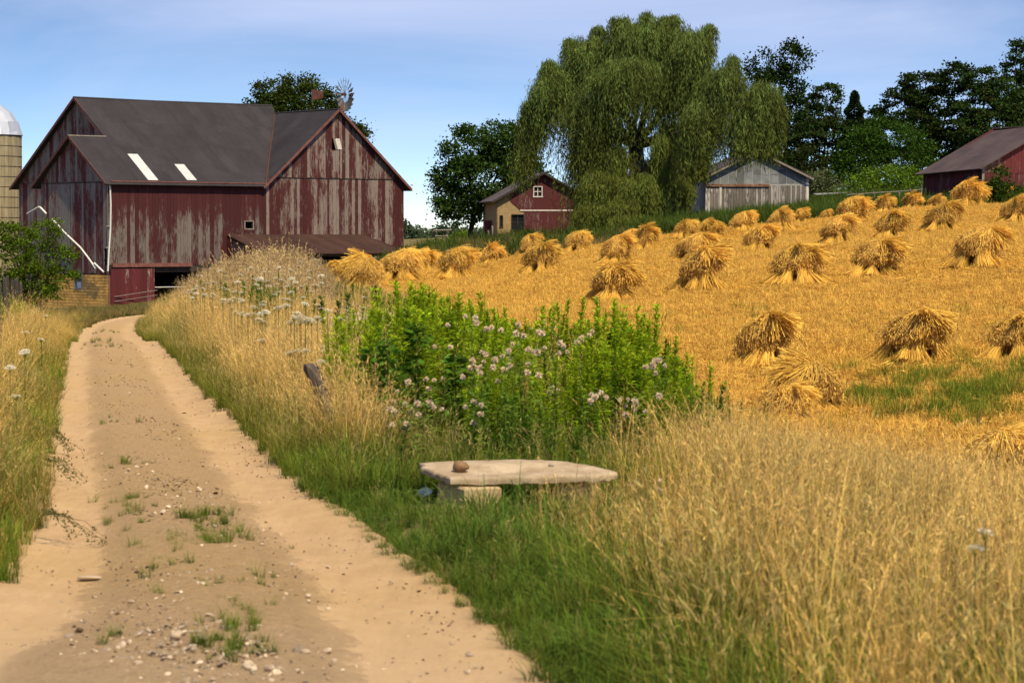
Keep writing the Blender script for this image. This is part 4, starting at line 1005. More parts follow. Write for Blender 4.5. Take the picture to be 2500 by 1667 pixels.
t = MB(); SD3 = Plane(C + a * Wd, b, UPZ); SD3.N = a; SD3.rect(t, 0, Ln, zb3, ze3, -.1, 0); t.build('side_wall', M_RED3, rsd)
for c_ in rsd.children: c_.matrix_parent_inverse = rmi

# ------------------------------------------------------------------ low dark hut
p = at(2010, 500, 176); hut = empty('low_hut', p); tag(hut, 'low dark open hut with a pale tin roof right of the grey shed', 'hut')
def hb(name, lo, hi, mat):
    t = MB(); t.box(lo, hi); return t.build(name, mat, hut)
hb('back_wall', (0, 1.2, -.3), (1.9, 1.25, .7), M_DARKIN); hb('side_wall', (.95, 0, -.3), (1.0, 1.25, .72), M_DARKIN); hb('side_wall', (1.85, 0, -.3), (1.9, 1.25, .72), M_DARKIN); hb('partition', (1.38, 0, -.3), (1.43, 1.2, .7), M_OLDWOOD); hb('front_board', (1.0, .04, -.3), (1.85, .07, .35), M_DARKIN)
t = MB(); t.add([(-.55, -.25, .66), (2.0, -.25, .78), (2.0, 1.4, .86), (-.55, 1.4, .74), (-.55, -.25, .71), (2.0, -.25, .83), (2.0, 1.4, .91), (-.55, 1.4, .79)], [(0, 3, 2, 1), (4, 5, 6, 7), (0, 1, 5, 4), (1, 2, 6, 5), (2, 3, 7, 6), (3, 0, 4, 7)]); t.build('roof', M_SEAM, hut)
hb('rail', (-1.2, .0, .28), (.95, .06, .36), M_OLDWOOD); hb('feed_board', (-1.1, .3, -.1), (.4, .36, .15), M_SEAM)
# ------------------------------------------------------------------ trees and shrubs
M_BARK = plain('dark_furrowed_bark', (.035, .028, .022), (.075, .06, .047), 6, .95, .6, .03, vscale=(2, 2, .4))
M_MAPLE = plant('maple_leaf', (.030, .058, .012), (.050, .088, .017), var=.45, trans=.25, hue=.02)
M_MAPLE2 = plant('maple_leaf_warm', (.045, .070, .012), (.075, .10, .018), var=.45, trans=.25, hue=.025)
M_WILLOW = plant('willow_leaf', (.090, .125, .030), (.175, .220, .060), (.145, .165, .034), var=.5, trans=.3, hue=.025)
M_LOCUST = plant('dark_locust_leaf', (.020, .040, .010), (.036, .060, .014), (.075, .045, .02), var=.5, trans=.2, hue=.03)
M_CONIFER = plant('dark_conifer_needles', (.014, .028, .010), (.024, .042, .014), var=.4, trans=.1)
M_BUSH = plant('green_bush_leaf', (.028, .060, .009), (.048, .092, .013), var=.45, trans=.25)
M_BUSHL = plant('light_green_bush_leaf', (.085, .150, .014), (.135, .20, .02), var=.4, trans=.3)
M_GREYB = plant('grey_green_bush_leaf', (.070, .088, .035), (.11, .125, .06), var=.45, trans=.25)
M_FARL = plant('far_tree_leaf', (.055, .082, .045), (.075, .105, .06), var=.3, trans=.2)  # paler and bluer green than the nearer trees
def leaves(mb, C, D, size, g, tint_r=None, aspect=.62, head=None):
    """one rhombic leaf per point: C centres, D leaf direction"""
    n = len(C); D = unit(D); S = unit(np.cross(D, g.normal(0, 1, (n, 3))))
    L_ = size * g.uniform(.6, 1.35, (n, 1)); w = L_ * aspect * .5
    Nn = unit(np.cross(D, S)) * L_ * g.uniform(-.18, .18, (n, 1))
    V4 = np.stack([C - D * L_ * .5, C + S * w + Nn, C + D * L_ * .5, C - S * w + Nn], 1)
    t = np.stack([g.uniform(0, 1, n), g.uniform(0, 1, n), np.zeros(n) if head is None else head], -1)
    mb.quads(V4, t)
def crown_points(lobes, g, per_m2, clump=.55, flat=.65, nclump=None, shell=.62):
    """leaf points gathered in flattened clumps near the skin of several ellipsoid lobes"""
    C, D = [], []
    for (c, r) in lobes:
        c, r = np.array(c), np.array(r); sa = 4 * PI * ((r[0] * r[1]) ** 1.6 / 3 + (r[0] * r[2]) ** 1.6 / 3 + (r[1] * r[2]) ** 1.6 / 3) ** (1 / 1.6)
        nc = max(8, int(sa / (clump * clump * 2.2))); nl = int(sa * per_m2 / nc)
        u = unit(g.normal(0, 1, (nc, 3))); rad = shell + (1.04 - shell) * g.uniform(0, 1, nc) ** .55
        rad = np.where(g.uniform(0, 1, nc) < .12, rad * 1.10, rad)
        cc = c + u * r * rad[:, None]
        sz = clump * g.uniform(.55, 1.35, nc)
        q = g.normal(0, 1, (nc, nl, 3)) * np.array([1, 1, flat]) * sz[:, None, None] * .62
        C.append((cc[:, None] + q).reshape(-1, 3)); dd = unit(u * .9 + [0, 0, .1])[:, None] + g.normal(0, .75, (nc, nl, 3)) + np.array([0, 0, -.25]); D.append(dd.reshape(-1, 3))
    return np.concatenate(C), np.concatenate(D)
def px_lobes(lst, Y, base, depth=.9):
    out = []
    for (px, py, rx, ry) in lst:
        p = at(px, py, Y); s = F / Y; out.append(((p[0] - base[0], g_t.normal(0, rx / s * .25), p[2] - base[2]), (rx / s, (rx + ry) / 2 / s * depth, ry / s)))
    return out
g_t = np.random.default_rng(77)
def limb_curve(p0, p1, bend, k=6):
    p0, p1 = np.array(p0, float), np.array(p1, float); t = np.linspace(0, 1, k)[:, None]; mid = (p0 + p1) / 2 + np.array(bend)
    return (1 - t) ** 2 * p0 + 2 * t * (1 - t) * mid + t ** 2 * p1
def tree(name, label, base_px, Y, lobes, mat, per_m2=30, leaf=.24, clump=.6, trunk_r=.22, seed=0, cat='tree', group=None, flat=.65, head=0., shell=.62, aspect=.62, trunk=True, fork=.42, sink=.15, depth=.9):
    g = np.random.default_rng(seed + 500); b = at(*base_px, Y); b[2] = float(H(b[0], b[1])) if Y < 214 else b[2]
    root = empty(name, (b[0], b[1], b[2] - sink)); tag(root, label, cat, group)
    lb = px_lobes(lobes, Y, b, depth)
    C, D = crown_points(lb, g, per_m2 * (4.2 if group == 'trees in the row beyond the sheds' else 2.6), clump, flat, shell=shell)
    C[:, 2] = np.maximum(C[:, 2], .1)
    mb = MB(); hd = (g.uniform(0, 1, len(C)) < head).astype(float) * g.uniform(.3, 1, len(C)) if head else None
    leaves(mb, C, D, leaf * .92, g, aspect=aspect, head=hd); o = mb.build('crown', mat, root)
    if trunk:
        top = np.mean([l[0] for l in lb], axis=0); zmin = min(l[0][2] - l[1][2] for l in lb); zf = max(.8, zmin + .6)
        tb = MB(); tb.tube(np.array([(0, 0, -.2), (.03, 0, zf * .5), (top[0] * .25, 0, zf)]), [trunk_r * 1.25, trunk_r, trunk_r * .85], 8); tb.build('trunk', M_BARK, root, True)
        for (c, r) in lb:
            tb = MB(); cr = limb_curve((top[0] * .25, 0, zf - .05), np.array(c) + [0, 0, r[2] * .3], ((c[0] - top[0]) * .25, 0, r[2] * .1)); tb.tube(cr, np.linspace(trunk_r * .62, trunk_r * .12, 6), 6); tb.build('limb', M_BARK, root, True)
    return root
# maple by the brick building
tree('maple_tree', 'dense dark maple left of the brick farm building', (1148, 598), 194, [(1150, 360, 70, 55), (1230, 340, 70, 45), (1110, 430, 55, 45), (1190, 430, 80, 60), (1270, 420, 55, 60), (1250, 350, 50, 50), (1120, 500, 55, 38), (1085, 470, 35, 45), (1180, 500, 60, 40), (1240, 480, 50, 40), (1260, 320, 30, 25), (1140, 320, 30, 20)], M_MAPLE, 34, .25, .55, .20, 1)
# maple behind the barn
tree('maple_tree', 'round maple rising behind the barn roof by the windmill', (720, 640), 205, [(665, 225, 48, 42), (730, 215, 55, 38), (770, 250, 50, 50), (650, 270, 50, 45), (620, 285, 30, 30), (700, 280, 80, 60), (800, 290, 40, 50), (850, 330, 45, 40), (880, 365, 22, 22), (760, 340, 90, 60)], M_MAPLE2, 34, .25, .5, .25, 2)
# the willow
def willow():
    g = np.random.default_rng(31); Y = 166.; b = at(1570, 566, Y); b[2] = float(H(b[0], b[1])); s = F / Y
    root = empty('willow_tree', (b[0], b[1], b[2] - .1)); tag(root, 'huge weeping willow towering over the brick building', 'tree')
    def P(px, py, dy=0.): q = at(px, py, Y + dy) - b; return np.array([q[0], dy, q[2]])
    tb = MB(); fork = P(1552, 352); tb.tube([P(1572, 570), P(1568, 500), P(1556, 420), fork], [.75, .62, .55, .5], 10); tb.build('trunk', M_BARK, root, True)
    tips = [(1625, 235, 1.5, (1600, 300)), (1565, 240, -1.5, (1540, 310)), (1500, 170, 1., (1530, 280)), (1440, 220, -2, (1490, 290)), (1700, 150, .5, (1640, 250)), (1780, 290, -6, (1690, 310)), (1690, 300, -5, (1630, 340)), (1360, 290, .5, (1450, 310)), (1590, 110, 0, (1590, 250)), (1850, 240, -7, (1740, 290)), (1420, 400, -3, (1480, 360)), (1540, 430, -4, (1540, 390))]
    for (x, y, dy, m) in tips:
        p0 = fork if y < 330 else P(1556, 400); p1 = P(x, y, dy); mid = P(*m, dy * .4); t = np.linspace(0, 1, 8)[:, None]
        cr = (1 - t) ** 2 * p0 + 2 * t * (1 - t) * mid + t ** 2 * p1; tb = MB(); tb.tube(cr, np.linspace(.30, .05, 8), 6); tb.build('limb', M_BARK, root, True)
    lob = [(1590, 100, 135, 60, 0), (1450, 140, 95, 60, 1), (1690, 130, 70, 60, -3), (1360, 225, 80, 60, 0), (1530, 190, 120, 60, -3), (1660, 200, 100, 70, -2), (1770, 210, 70, 60, -6), (1860, 240, 55, 50, -7.5),
           (1310, 300, 40, 45, 0), (1440, 280, 80, 60, -2), (1720, 290, 70, 60, -6), (1820, 300, 65, 50, -7), (1435, 370, 50, 50, -1), (1500, 400, 60, 60, -3), (1640, 380, 60, 40, 3), (1560, 460, 60, 45, -5), (1450, 450, 40, 40, -3), (1630, 460, 50, 50, 2), (1520, 510, 55, 40, -5.5), (1285, 370, 20, 40, 0), (1450, 520, 60, 30, -5), (1440, 500, 30, 35, -4), (1600, 500, 55, 40, -4), (1660, 470, 45, 40, 1), (1540, 545, 60, 25, -6.5), (1650, 530, 40, 30, -1), (1470, 450, 60, 40, -4), (1400, 110, 30, 18, 1), (1520, 55, 35, 18, 0), (1640, 50, 35, 16, 0), (1730, 75, 25, 18, -2), (1345, 165, 30, 20, 0), (1290, 265, 25, 25, 0), (1905, 265, 18, 25, -7), (1790, 150, 22, 18, -5), (1465, 75, 25, 14, 1), (1580, 38, 22, 10, 0), (1885, 330, 22, 35, -7), (1480, 320, 50, 40, -1), (1650, 320, 50, 40, 3), (1700, 400, 45, 45, 2.5), (1590, 420, 50, 40, 3.5), (1620, 345, 35, 25, -3)]
    mb = MB(); cols = []
    for (x, y, rx, ry, dy) in lob:
        c = P(x, y, dy); r = np.array([rx, (rx + ry) * .55, ry]) / s
        n = int(50 + 100 * (r[0] * r[1] + r[0] * r[2]) ** 1.0)
        u = unit(g.normal(0, 1, (n, 3)) + [0, 0, .55]); st = c + u * r * g.uniform(.55, 1.05, (n, 1))
        # strands gather in tresses
        nt = max(4, n // 9); k = g.integers(0, nt, n); st = st * .38 + st[k] * .62
        tl = g.gamma(2.2, .8, nt) + .25; ln = tl[k] * g.uniform(.55, 1.35, n) * (1.05 + .45 * (y > 250)) + .2
        ln = np.minimum(ln, st[:, 2] - .25); ln = np.where(st[:, 0] < P(1365, 400)[0], np.minimum(ln, np.maximum(.4, st[:, 2] - 3.4 + g.normal(0, .5, n))), ln); zr_ = P(1750, 388)[2]; ln = np.where(st[:, 0] > P(1700, 400, dy)[0], np.minimum(ln, np.maximum(.5, st[:, 2] - zr_ + g.normal(0, .45, n))), ln)
        nl = 19; tt = np.linspace(0, 1, nl)
        out = u * [1, 1, 0]
        sway = np.array([-.16, 0, 0])
        pos = st[:, None] + out[:, None] * (.34 * np.sqrt(tt))[None, :, None] * (.5 + .5 * g.uniform(0, 1, (n, 1, 1))) + sway * (tt ** 1.5)[None, :, None] * ln[:, None, None]
        pos[:, :, 2] += (.14 * np.sin(tt * PI))[None] - (ln[:, None] * (tt ** 1.25)[None])
        pos += g.normal(0, .10, pos.shape)
        d = np.zeros_like(pos); d[:, :, 2] = -1; d += out[:, None] * .5 * (1 - tt)[None, :, None] + g.normal(0, .38, pos.shape)
        C = pos.reshape(-1, 3); D = unit(d.reshape(-1, 3)); m = len(C)
        S = unit(np.cross(D, g.normal(0, 1, (m, 3)))); L_ = g.uniform(.24, .46, (m, 1)); w = .024
        V4 = np.stack([C - D * L_ * .5, C + S * w, C + D * L_ * .5, C - S * w], 1)
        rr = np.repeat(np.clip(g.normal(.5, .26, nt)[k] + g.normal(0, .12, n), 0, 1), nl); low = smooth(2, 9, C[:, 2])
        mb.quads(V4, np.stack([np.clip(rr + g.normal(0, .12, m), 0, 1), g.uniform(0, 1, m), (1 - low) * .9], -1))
        cols.append(m)
    mb.build('crown', M_WILLOW, root)
willow()
# far row of trees on the right
RW_ = 'trees in the row beyond the sheds'
tree('tall_tree', 'tall loose-crowned tree just right of the willow top', (1910, 520), 204, [(1870, 160, 45, 35), (1935, 140, 38, 35), (1900, 220, 65, 45), (1930, 280, 55, 50), (1870, 320, 60, 50), (1900, 390, 60, 60), (1840, 400, 60, 60)], M_LOCUST, 20, .26, .5, .22, 3, group=RW_, flat=.8)
tree('locust_tree', 'dark locust with a brownish lower branch left of the conifer', (2005, 520), 200, [(2020, 235, 38, 32), (2000, 280, 50, 30), (2025, 320, 42, 30), (1970, 330, 45, 35), (2000, 390, 70, 50), (1960, 450, 70, 50)], M_LOCUST, 28, .25, .5, .2, 4, group=RW_, flat=.4, head=.10)
tree('locust_tree', 'broad dark locust left of the sky gap above the red shed', (2270, 520), 206, [(2260, 200, 60, 28), (2330, 185, 32, 38), (2210, 240, 50, 30), (2280, 250, 70, 35), (2230, 300, 60, 38), (2320, 300, 60, 40), (2290, 360, 70, 50), (2350, 370, 50, 40), (2200, 280, 30, 20)], M_LOCUST, 30, .25, .55, .22, 5, group=RW_, flat=.38, head=.08)
tree('locust_tree', 'dark locust above the red shed ridge, right of the sky gap', (2420, 520), 204, [(2395, 190, 40, 30), (2440, 220, 50, 35), (2390, 250, 55, 35), (2370, 320, 55, 40), (2440, 300, 60, 45), (2420, 370, 70, 50), (2480, 260, 40, 40)], M_LOCUST, 30, .25, .55, .22, 6, group=RW_, flat=.38, head=.05)
tree('locust_tree', 'tallest dark tree cut by the right frame edge', (2500, 520), 210, [(2490, 120, 28, 26), (2480, 165, 30, 26), (2510, 210, 45, 40), (2530, 280, 60, 60), (2520, 350, 60, 50), (2540, 160, 40, 50)], M_LOCUST, 28, .26, .5, .24, 7, group=RW_, flat=.45)
def conifer(label, px, py0, py1, Y, rb, seed, group):
    g = np.random.default_rng(seed); b = at(px, py1, Y); b[2] = float(H(b[0], b[1])); tp = at(px, py0, Y)[2]; h = tp - b[2]
    root = empty('conifer', b); tag(root, label, 'tree', group); n = 9000
    t = g.uniform(.05, 1, n) ** .8; z = h * (.12 + .88 * t); lay = (np.sin(z * 5.2) * .5 + .5)
    r = rb * (1 - t) ** .8 * (.55 + .45 * lay) * np.sqrt(g.uniform(.25, 1, n)) + .05; a = g.uniform(0, 2 * PI, n)
    C = np.stack([r * np.cos(a), r * np.sin(a), z - r * .18], -1); D = np.stack([np.cos(a), np.sin(a), g.normal(-.1, .3, n)], -1)
    mb = MB(); leaves(mb, C, D, .30, g, aspect=.38); mb.build('crown', M_CONIFER, root)
    tb = MB(); tb.tube([(0, 0, -.3), (0, 0, h * .95)], [.2, .03], 6); tb.build('trunk', M_BARK, root, True)
conifer('pointed dark conifer between the locusts beyond the bushes', 2085, 222, 510, 200, 3.0, 41, RW_)
tree('locust_tree', 'short dark tree top beside the conifer over the round bush', (2140, 520), 206, [(2150, 262, 20, 14), (2130, 290, 40, 25), (2110, 340, 50, 50), (2150, 330, 40, 40)], M_LOCUST, 28, .25, .5, .18, 8, group=RW_, flat=.4)
tree('dark_tree', 'dark brownish undergrowth tree between willow and round bush', (1940, 520), 196, [(1900, 430, 55, 50), (1960, 410, 60, 50), (1990, 460, 50, 45), (1930, 480, 60, 35)], M_LOCUST, 26, .25, .55, .18, 9, group=RW_, head=.15)
BG_ = 'bushes beyond the stubble field'
tree('round_bush', 'large rounded green bush tree left of the red shed', (2165, 510), 188, [(2165, 330, 75, 45), (2110, 360, 60, 50), (2220, 370, 60, 55), (2160, 410, 100, 60), (2250, 430, 45, 50), (2070, 430, 40, 50)], M_BUSH, 34, .20, .5, .15, 10, 'bush', BG_, shell=.7)
tree('light_bush', 'bright yellow-green bush in front of the rounded bush', (2160, 495), 180, [(2110, 445, 38, 25), (2165, 430, 50, 26), (2220, 435, 40, 28), (2140, 465, 75, 25), (2210, 465, 45, 25), (2180, 412, 14, 14), (2125, 420, 12, 14)], M_BUSHL, 46, .17, .36, .08, 11, 'bush', BG_, shell=.7)
tree('grey_bush', 'grey-green bush at the right corner of the grey shed', (2010, 505), 184, [(2010, 430, 32, 22), (2000, 465, 40, 30), (2050, 470, 35, 28), (1985, 445, 20, 25)], M_GREYB, 44, .17, .36, .08, 12, 'bush', BG_, shell=.7)
tree('dark_shrub', 'dark spiky shrub against the gable of the red shed', (2440, 505), 152.5, [(2440, 430, 25, 28), (2425, 465, 35, 30), (2460, 470, 40, 28), (2405, 455, 12, 18)], M_BUSH, 50, .17, .34, .06, 13, 'bush', BG_)
YB_ = 'shrubs in the yard before the brick building'
tree('leafy_shrub', 'bright leafy shrub by the window of the brick building', (1268, 604), 168, [(1275, 575, 26, 18), (1260, 592, 30, 16), (1300, 588, 18, 14)], M_BUSHL, 60, .16, .3, .05, 14, 'bush', YB_)
tree('leafy_shrub', 'darker leafy shrub just left of the bright one near the building', (1240, 616), 160, [(1240, 600, 22, 18), (1225, 592, 16, 12), (1250, 612, 16, 12)], M_BUSH, 60, .17, .3, .05, 15, 'bush', YB_)
# shrub before the barn end wall
M_SHRUB = plant('yellow_green_shrub_leaf', (.065, .115, .010), (.115, .165, .014), var=.42, trans=.32)  # the shrub's own yellow-green leaf colour
tree('leafy_shrub', 'leafy green shrub in front of the barn end wall', (70, 740), 100, [(40, 570, 45, 35), (110, 560, 40, 30), (30, 630, 60, 45), (110, 620, 60, 42), (135, 540, 22, 14), (80, 680, 70, 38), (140, 665, 40, 28), (20, 560, 30, 28), (165, 610, 22, 10), (10, 700, 60, 40), (110, 710, 45, 20)], M_SHRUB, 105, .11, .26, .07, 16, 'bush', shell=.62, depth=.75)
# far things between barn and maple
FR_ = 'far trees between the barn and the maple'
tree('far_tree', 'far pale blue-green tree top right beside the barn corner', (990, 600), 420, [(985, 572, 22, 26), (1003, 582, 14, 16)], M_FARL, 16, .6, 1.2, .3, 17, group=FR_)
tree('young_tree', 'thin young tree with loose twigs right of the barn corner', (1020, 606), 215, [(1022, 560, 13, 14), (1030, 580, 18, 14), (1012, 588, 18, 16), (1020, 598, 30, 14)], M_FARL, 44, .2, .38, .08, 18, group=FR_)
tree('far_tree', 'dark green far tree under the maple branches', (1095, 604), 300, [(1095, 555, 26, 16), (1085, 575, 22, 18), (1110, 580, 20, 16)], M_FARL, 26, .35, .7, .2, 19, group=FR_)
tree('far_bush', 'yellow-green bush left of the maple trunk', (1125, 604), 210, [(1122, 575, 20, 16), (1105, 588, 18, 12), (1140, 585, 18, 13)], M_BUSHL, 50, .18, .4, .06, 20, 'bush', FR_)
tree('far_bush', 'dull green bush just behind the maple trunk', (1150, 604), 225, [(1155, 578, 16, 14), (1165, 590, 18, 12)], M_GREYB, 50, .2, .4, .06, 21, 'bush', FR_)
tree('dark_hedge', 'dark weedy hedge at the foot of the barn corner', (1010, 622), 190, [(1000, 610, 18, 12), (1025, 606, 20, 12), (1045, 604, 16, 10)], M_BUSH, 60, .16, .3, .04, 22, 'bush', FR_)
t = MB(); xs_ = np.linspace(-700, 500, 60); hh_ = 3 + 4 * (np.sin(xs_ * .021) * .5 + .5) + g_t.uniform(0, 1.5, 60)
leafC = np.stack([g_t.uniform(-700, 500, 26000), g_t.uniform(1480, 1560, 26000), g_t.uniform(0, 1, 26000)], -1); leafC[:, 2] = -2 + leafC[:, 2] * (np.interp(leafC[:, 0], xs_, hh_) + 2)
leaves(t, leafC, g_t.normal(0, 1, leafC.shape), 2.6, g_t); tag(t.build('distant_woods', M_FARL), 'thin line of distant woods on the horizon', 'woods', None, 'stuff')
# ------------------------------------------------------------------ grasses and weeds: real clump meshes strewn over the ground
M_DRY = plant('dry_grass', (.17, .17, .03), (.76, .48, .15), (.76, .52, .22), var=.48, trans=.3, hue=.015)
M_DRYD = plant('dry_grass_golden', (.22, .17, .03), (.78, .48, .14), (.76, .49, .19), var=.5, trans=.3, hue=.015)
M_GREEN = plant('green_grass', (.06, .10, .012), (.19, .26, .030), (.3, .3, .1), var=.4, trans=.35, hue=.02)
M_DGREEN = plant('deep_green_grass', (.045, .078, .013), (.125, .190, .030), (.2, .25, .08), var=.4, trans=.35, hue=.02)
M_MIXG = plant('olive_grass', (.070, .090, .015), (.30, .28, .055), (.58, .42, .19), var=.45, trans=.35, hue=.03)
M_STUB = plant('stubble_straw', (.52, .275, .045), (.76, .47, .11), (.5, .3, .1), var=.32, trans=.2, hue=.012)
M_MEAD = plant('meadow_weed', (.075, .095, .02), (.40, .29, .09), (.62, .43, .25), var=.34, trans=.3, hue=.02)
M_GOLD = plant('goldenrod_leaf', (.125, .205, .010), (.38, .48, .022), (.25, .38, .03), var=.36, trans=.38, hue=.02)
M_GOLDD = plant('dark_shaded_goldenrod_leaf', (.055, .11, .012), (.14, .24, .022), (.2, .3, .04), var=.36, trans=.35, hue=.02)  # darker leaf: the right side's own tone, and shade painted into front stems
M_YARD = plant('yard_grass', (.035, .06, .012), (.085, .125, .022), (.3, .22, .1), var=.4, trans=.3)
def blades(mb, g, n, r, h, hs, lean, w, k=4, head=0, headlen=.25, hw=.004, droop=.4, base=(0, 0, 0), greens=0., hsz=.05):
    a = g.uniform(0, 2 * PI, n); rr = r * np.sqrt(g.uniform(0, 1, n))
    b = np.stack([rr * np.cos(a), rr * np.sin(a), np.zeros(n)], -1) + base
    ht = np.maximum(.04, g.normal(h, hs, n)); la = a + g.normal(0, .9, n); ld = np.stack([np.cos(la), np.sin(la), 0 * la], -1)
    ln = np.abs(g.normal(lean, lean * .55, n)); t = np.linspace(0, 1, k)
    P = b[:, None] + ld[:, None] * (ln * ht)[:, None, None] * (t ** 1.9)[None, :, None]
    P[:, :, 2] += ht[:, None] * (t[None] - droop * ln[:, None] * .6 * t[None] ** 3)
    S = unit(np.stack([-np.sin(la), np.cos(la), 0 * la], -1) + g.normal(0, .5, (n, 3)) * [1, 1, .1])
    W = w * (1 - .85 * t ** 1.6)[None] * g.uniform(.7, 1.3, (n, 1))
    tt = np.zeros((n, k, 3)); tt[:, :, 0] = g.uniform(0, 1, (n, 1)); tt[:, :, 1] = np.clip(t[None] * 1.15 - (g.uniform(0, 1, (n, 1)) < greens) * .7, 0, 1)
    mb.strips(P, W, S, tt)
    if head:
        m = n * head; q = np.repeat(np.arange(n), head); s = 1 - headlen * g.uniform(0, 1, (m, 1))
        ka = np.clip((s[:, 0] * (k - 1)).astype(int), 0, k - 2); fr = s[:, 0] * (k - 1) - ka
        p0 = P[q, ka] * (1 - fr)[:, None] + P[q, ka + 1] * fr[:, None]
        d = unit(g.normal(0, .34, (m, 3)) + [0, 0, .9] + ld[q] * .45); L_ = hsz * g.uniform(.5, 1.4, (m, 1))
        PP = np.stack([p0, p0 + d * L_ * .5, p0 + d * L_ + [0, 0, -.006]], 1); tt = np.zeros((m, 3, 3)); tt[:, :, 0] = g.uniform(0, 1, (m, 1)); tt[:, :, 1] = 1; tt[:, :, 2] = g.uniform(.5, 1, (m, 1))
        mb.strips(PP, np.tile([hw * .7, hw, hw * .3], (m, 1)), unit(np.cross(d, g.normal(0, 1, (m, 3)))), tt)
def proto(name, mat, fn, n=3, seed=0):
    out = []
    for i in range(n):
        mb = MB(); fn(mb, np.random.default_rng(seed * 17 + i + 900)); me = mb.mesh(name); me.materials.append(mat); out.append(bpy.data.objects.new('%s_%d' % (name, i), me))
    return out
PR = {}
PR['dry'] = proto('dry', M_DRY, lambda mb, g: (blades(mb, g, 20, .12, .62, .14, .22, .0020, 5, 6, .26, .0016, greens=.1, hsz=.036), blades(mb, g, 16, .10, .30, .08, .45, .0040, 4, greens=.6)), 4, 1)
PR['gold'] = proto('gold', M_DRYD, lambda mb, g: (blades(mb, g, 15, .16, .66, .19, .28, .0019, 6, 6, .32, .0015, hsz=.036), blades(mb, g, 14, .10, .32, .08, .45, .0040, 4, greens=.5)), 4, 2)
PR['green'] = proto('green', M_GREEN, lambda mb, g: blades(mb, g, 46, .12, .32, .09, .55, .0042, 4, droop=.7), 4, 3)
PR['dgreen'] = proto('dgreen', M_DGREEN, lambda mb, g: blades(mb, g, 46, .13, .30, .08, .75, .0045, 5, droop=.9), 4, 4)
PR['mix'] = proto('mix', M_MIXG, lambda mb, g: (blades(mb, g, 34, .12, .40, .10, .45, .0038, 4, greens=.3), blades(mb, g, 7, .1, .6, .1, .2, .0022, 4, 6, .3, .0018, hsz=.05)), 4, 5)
def _stub(mb, g):
    x, y = g.uniform(-.32, .32, 130), g.uniform(-.32, .32, 130)
    for i in range(13): blades(mb, g, 10, .05, .15, .05, .4, .0055, 3, base=(g.uniform(-.3, .3), g.uniform(-.3, .3), -.02), greens=.05)
    n = 60; p = np.stack([g.uniform(-.35, .35, n), g.uniform(-.35, .35, n), g.uniform(.01, .09, n)], -1); d = unit(g.normal(0, 1, (n, 3)) * [1, 1, .22]); l_ = g.uniform(.08, .2, (n, 1))
    tt = np.zeros((n, 2, 3)); tt[:, :, 0] = g.uniform(0, 1, (n, 1)); tt[:, :, 1] = g.uniform(.3, 1, (n, 1))
    mb.strips(np.stack([p - d * l_ / 2, p + d * l_ / 2], 1), np.full((n, 2), .006), unit(np.cross(d, g.normal(0, 1, (n, 3)))), tt)
PR['stub'] = proto('stub', M_STUB, _stub, 5, 6)
PR['mead'] = proto('mead', M_MEAD, lambda mb, g: (blades(mb, g, 20, .15, .78, .16, .16, .0034, 5, 14, .34, .0050, hsz=.04), blades(mb, g, 22, .13, .42, .12, .4, .0055, 4, greens=.9)), 4, 7)
PR['yard'] = proto('yard', M_YARD, lambda mb, g: blades(mb, g, 50, .30, .42, .12, .4, .012, 3), 3, 8)
def stalk(mb, g, h=1.0, nleaf=110, ll=.085, lw=.010, taper=.55, top=.10, up=.35, stem=.006):
    mb.tube(np.array([(0, 0, -.05), (g.normal(0, .02), g.normal(0, .02), h * .5), (g.normal(0, .05), g.normal(0, .05), h)]), [stem, stem * .8, stem * .4], 4, (.5, .2, 0), False)
    t = np.sort(g.uniform(.10, 1.0, nleaf)); a = np.arange(nleaf) * 2.4 + g.normal(0, .3, nleaf)
    L_ = ll * (1 - taper * t ** 2.2) * g.uniform(.75, 1.25, nleaf) * np.clip(.5 + t * 2, 0, 1)
    d = unit(np.stack([np.cos(a), np.sin(a), up + .5 * t + g.normal(0, .18, nleaf)], -1))
    p0 = np.stack([0 * t, 0 * t, t * h], -1)
    P = np.stack([p0, p0 + d * L_[:, None] * .5, p0 + d * L_[:, None] + np.stack([0 * t, 0 * t, -.25 * L_], -1)], 1)
    S = unit(np.stack([-np.sin(a), np.cos(a), 0 * a], -1) + g.normal(0, .25, (nleaf, 3)))
    tt = np.zeros((nleaf, 3, 3)); tt[:, :, 0] = g.uniform(0, 1, (nleaf, 1)); tt[:, :, 1] = (t ** 1.2)[:, None] * g.uniform(.7, 1, (nleaf, 1))
    mb.strips(P, np.tile([lw * .6, lw, lw * .15], (nleaf, 1)), S, tt)
PR['rod'] = proto('rod', M_GOLD, lambda mb, g: [stalk(mb, g, g.uniform(.9, 1.1), 165, .125, .0095)], 5, 9)
PR['rodd'] = proto('rodd', M_GOLDD, lambda mb, g: [stalk(mb, g, g.uniform(.8, 1.1), 135, .13, .0105)], 4, 10)
M_FLEA = plant('small_white_flowers', (.07, .12, .02), (.14, .2, .04), (.72, .70, .62), var=.2, trans=.3)
def _flea(mb, g):
    blades(mb, g, 9, .10, .55, .08, .2, .003, 4, greens=.3)
    n = 55; c = np.stack([g.normal(0, .10, n), g.normal(0, .10, n), g.uniform(.42, .68, n)], -1); d = unit(g.normal(0, .5, (n, 3)) + [1, 0, 0]); s = unit(np.cross(d, g.normal(0, .4, (n, 3)) + [0, 0, 1])); r = g.uniform(.005, .010, (n, 1))
    mb.quads(np.stack([c - d * r, c + s * r, c + d * r, c - s * r], 1), np.stack([g.uniform(0, 1, n), np.ones(n), np.ones(n)], -1))
PR['flea'] = proto('flea', M_FLEA, _flea, 3, 11)
M_PEB = plain('mixed_pebbles', (.30, .22, .155), (.50, .40, .30), 40, .9, .3, .003, rnd=.5)
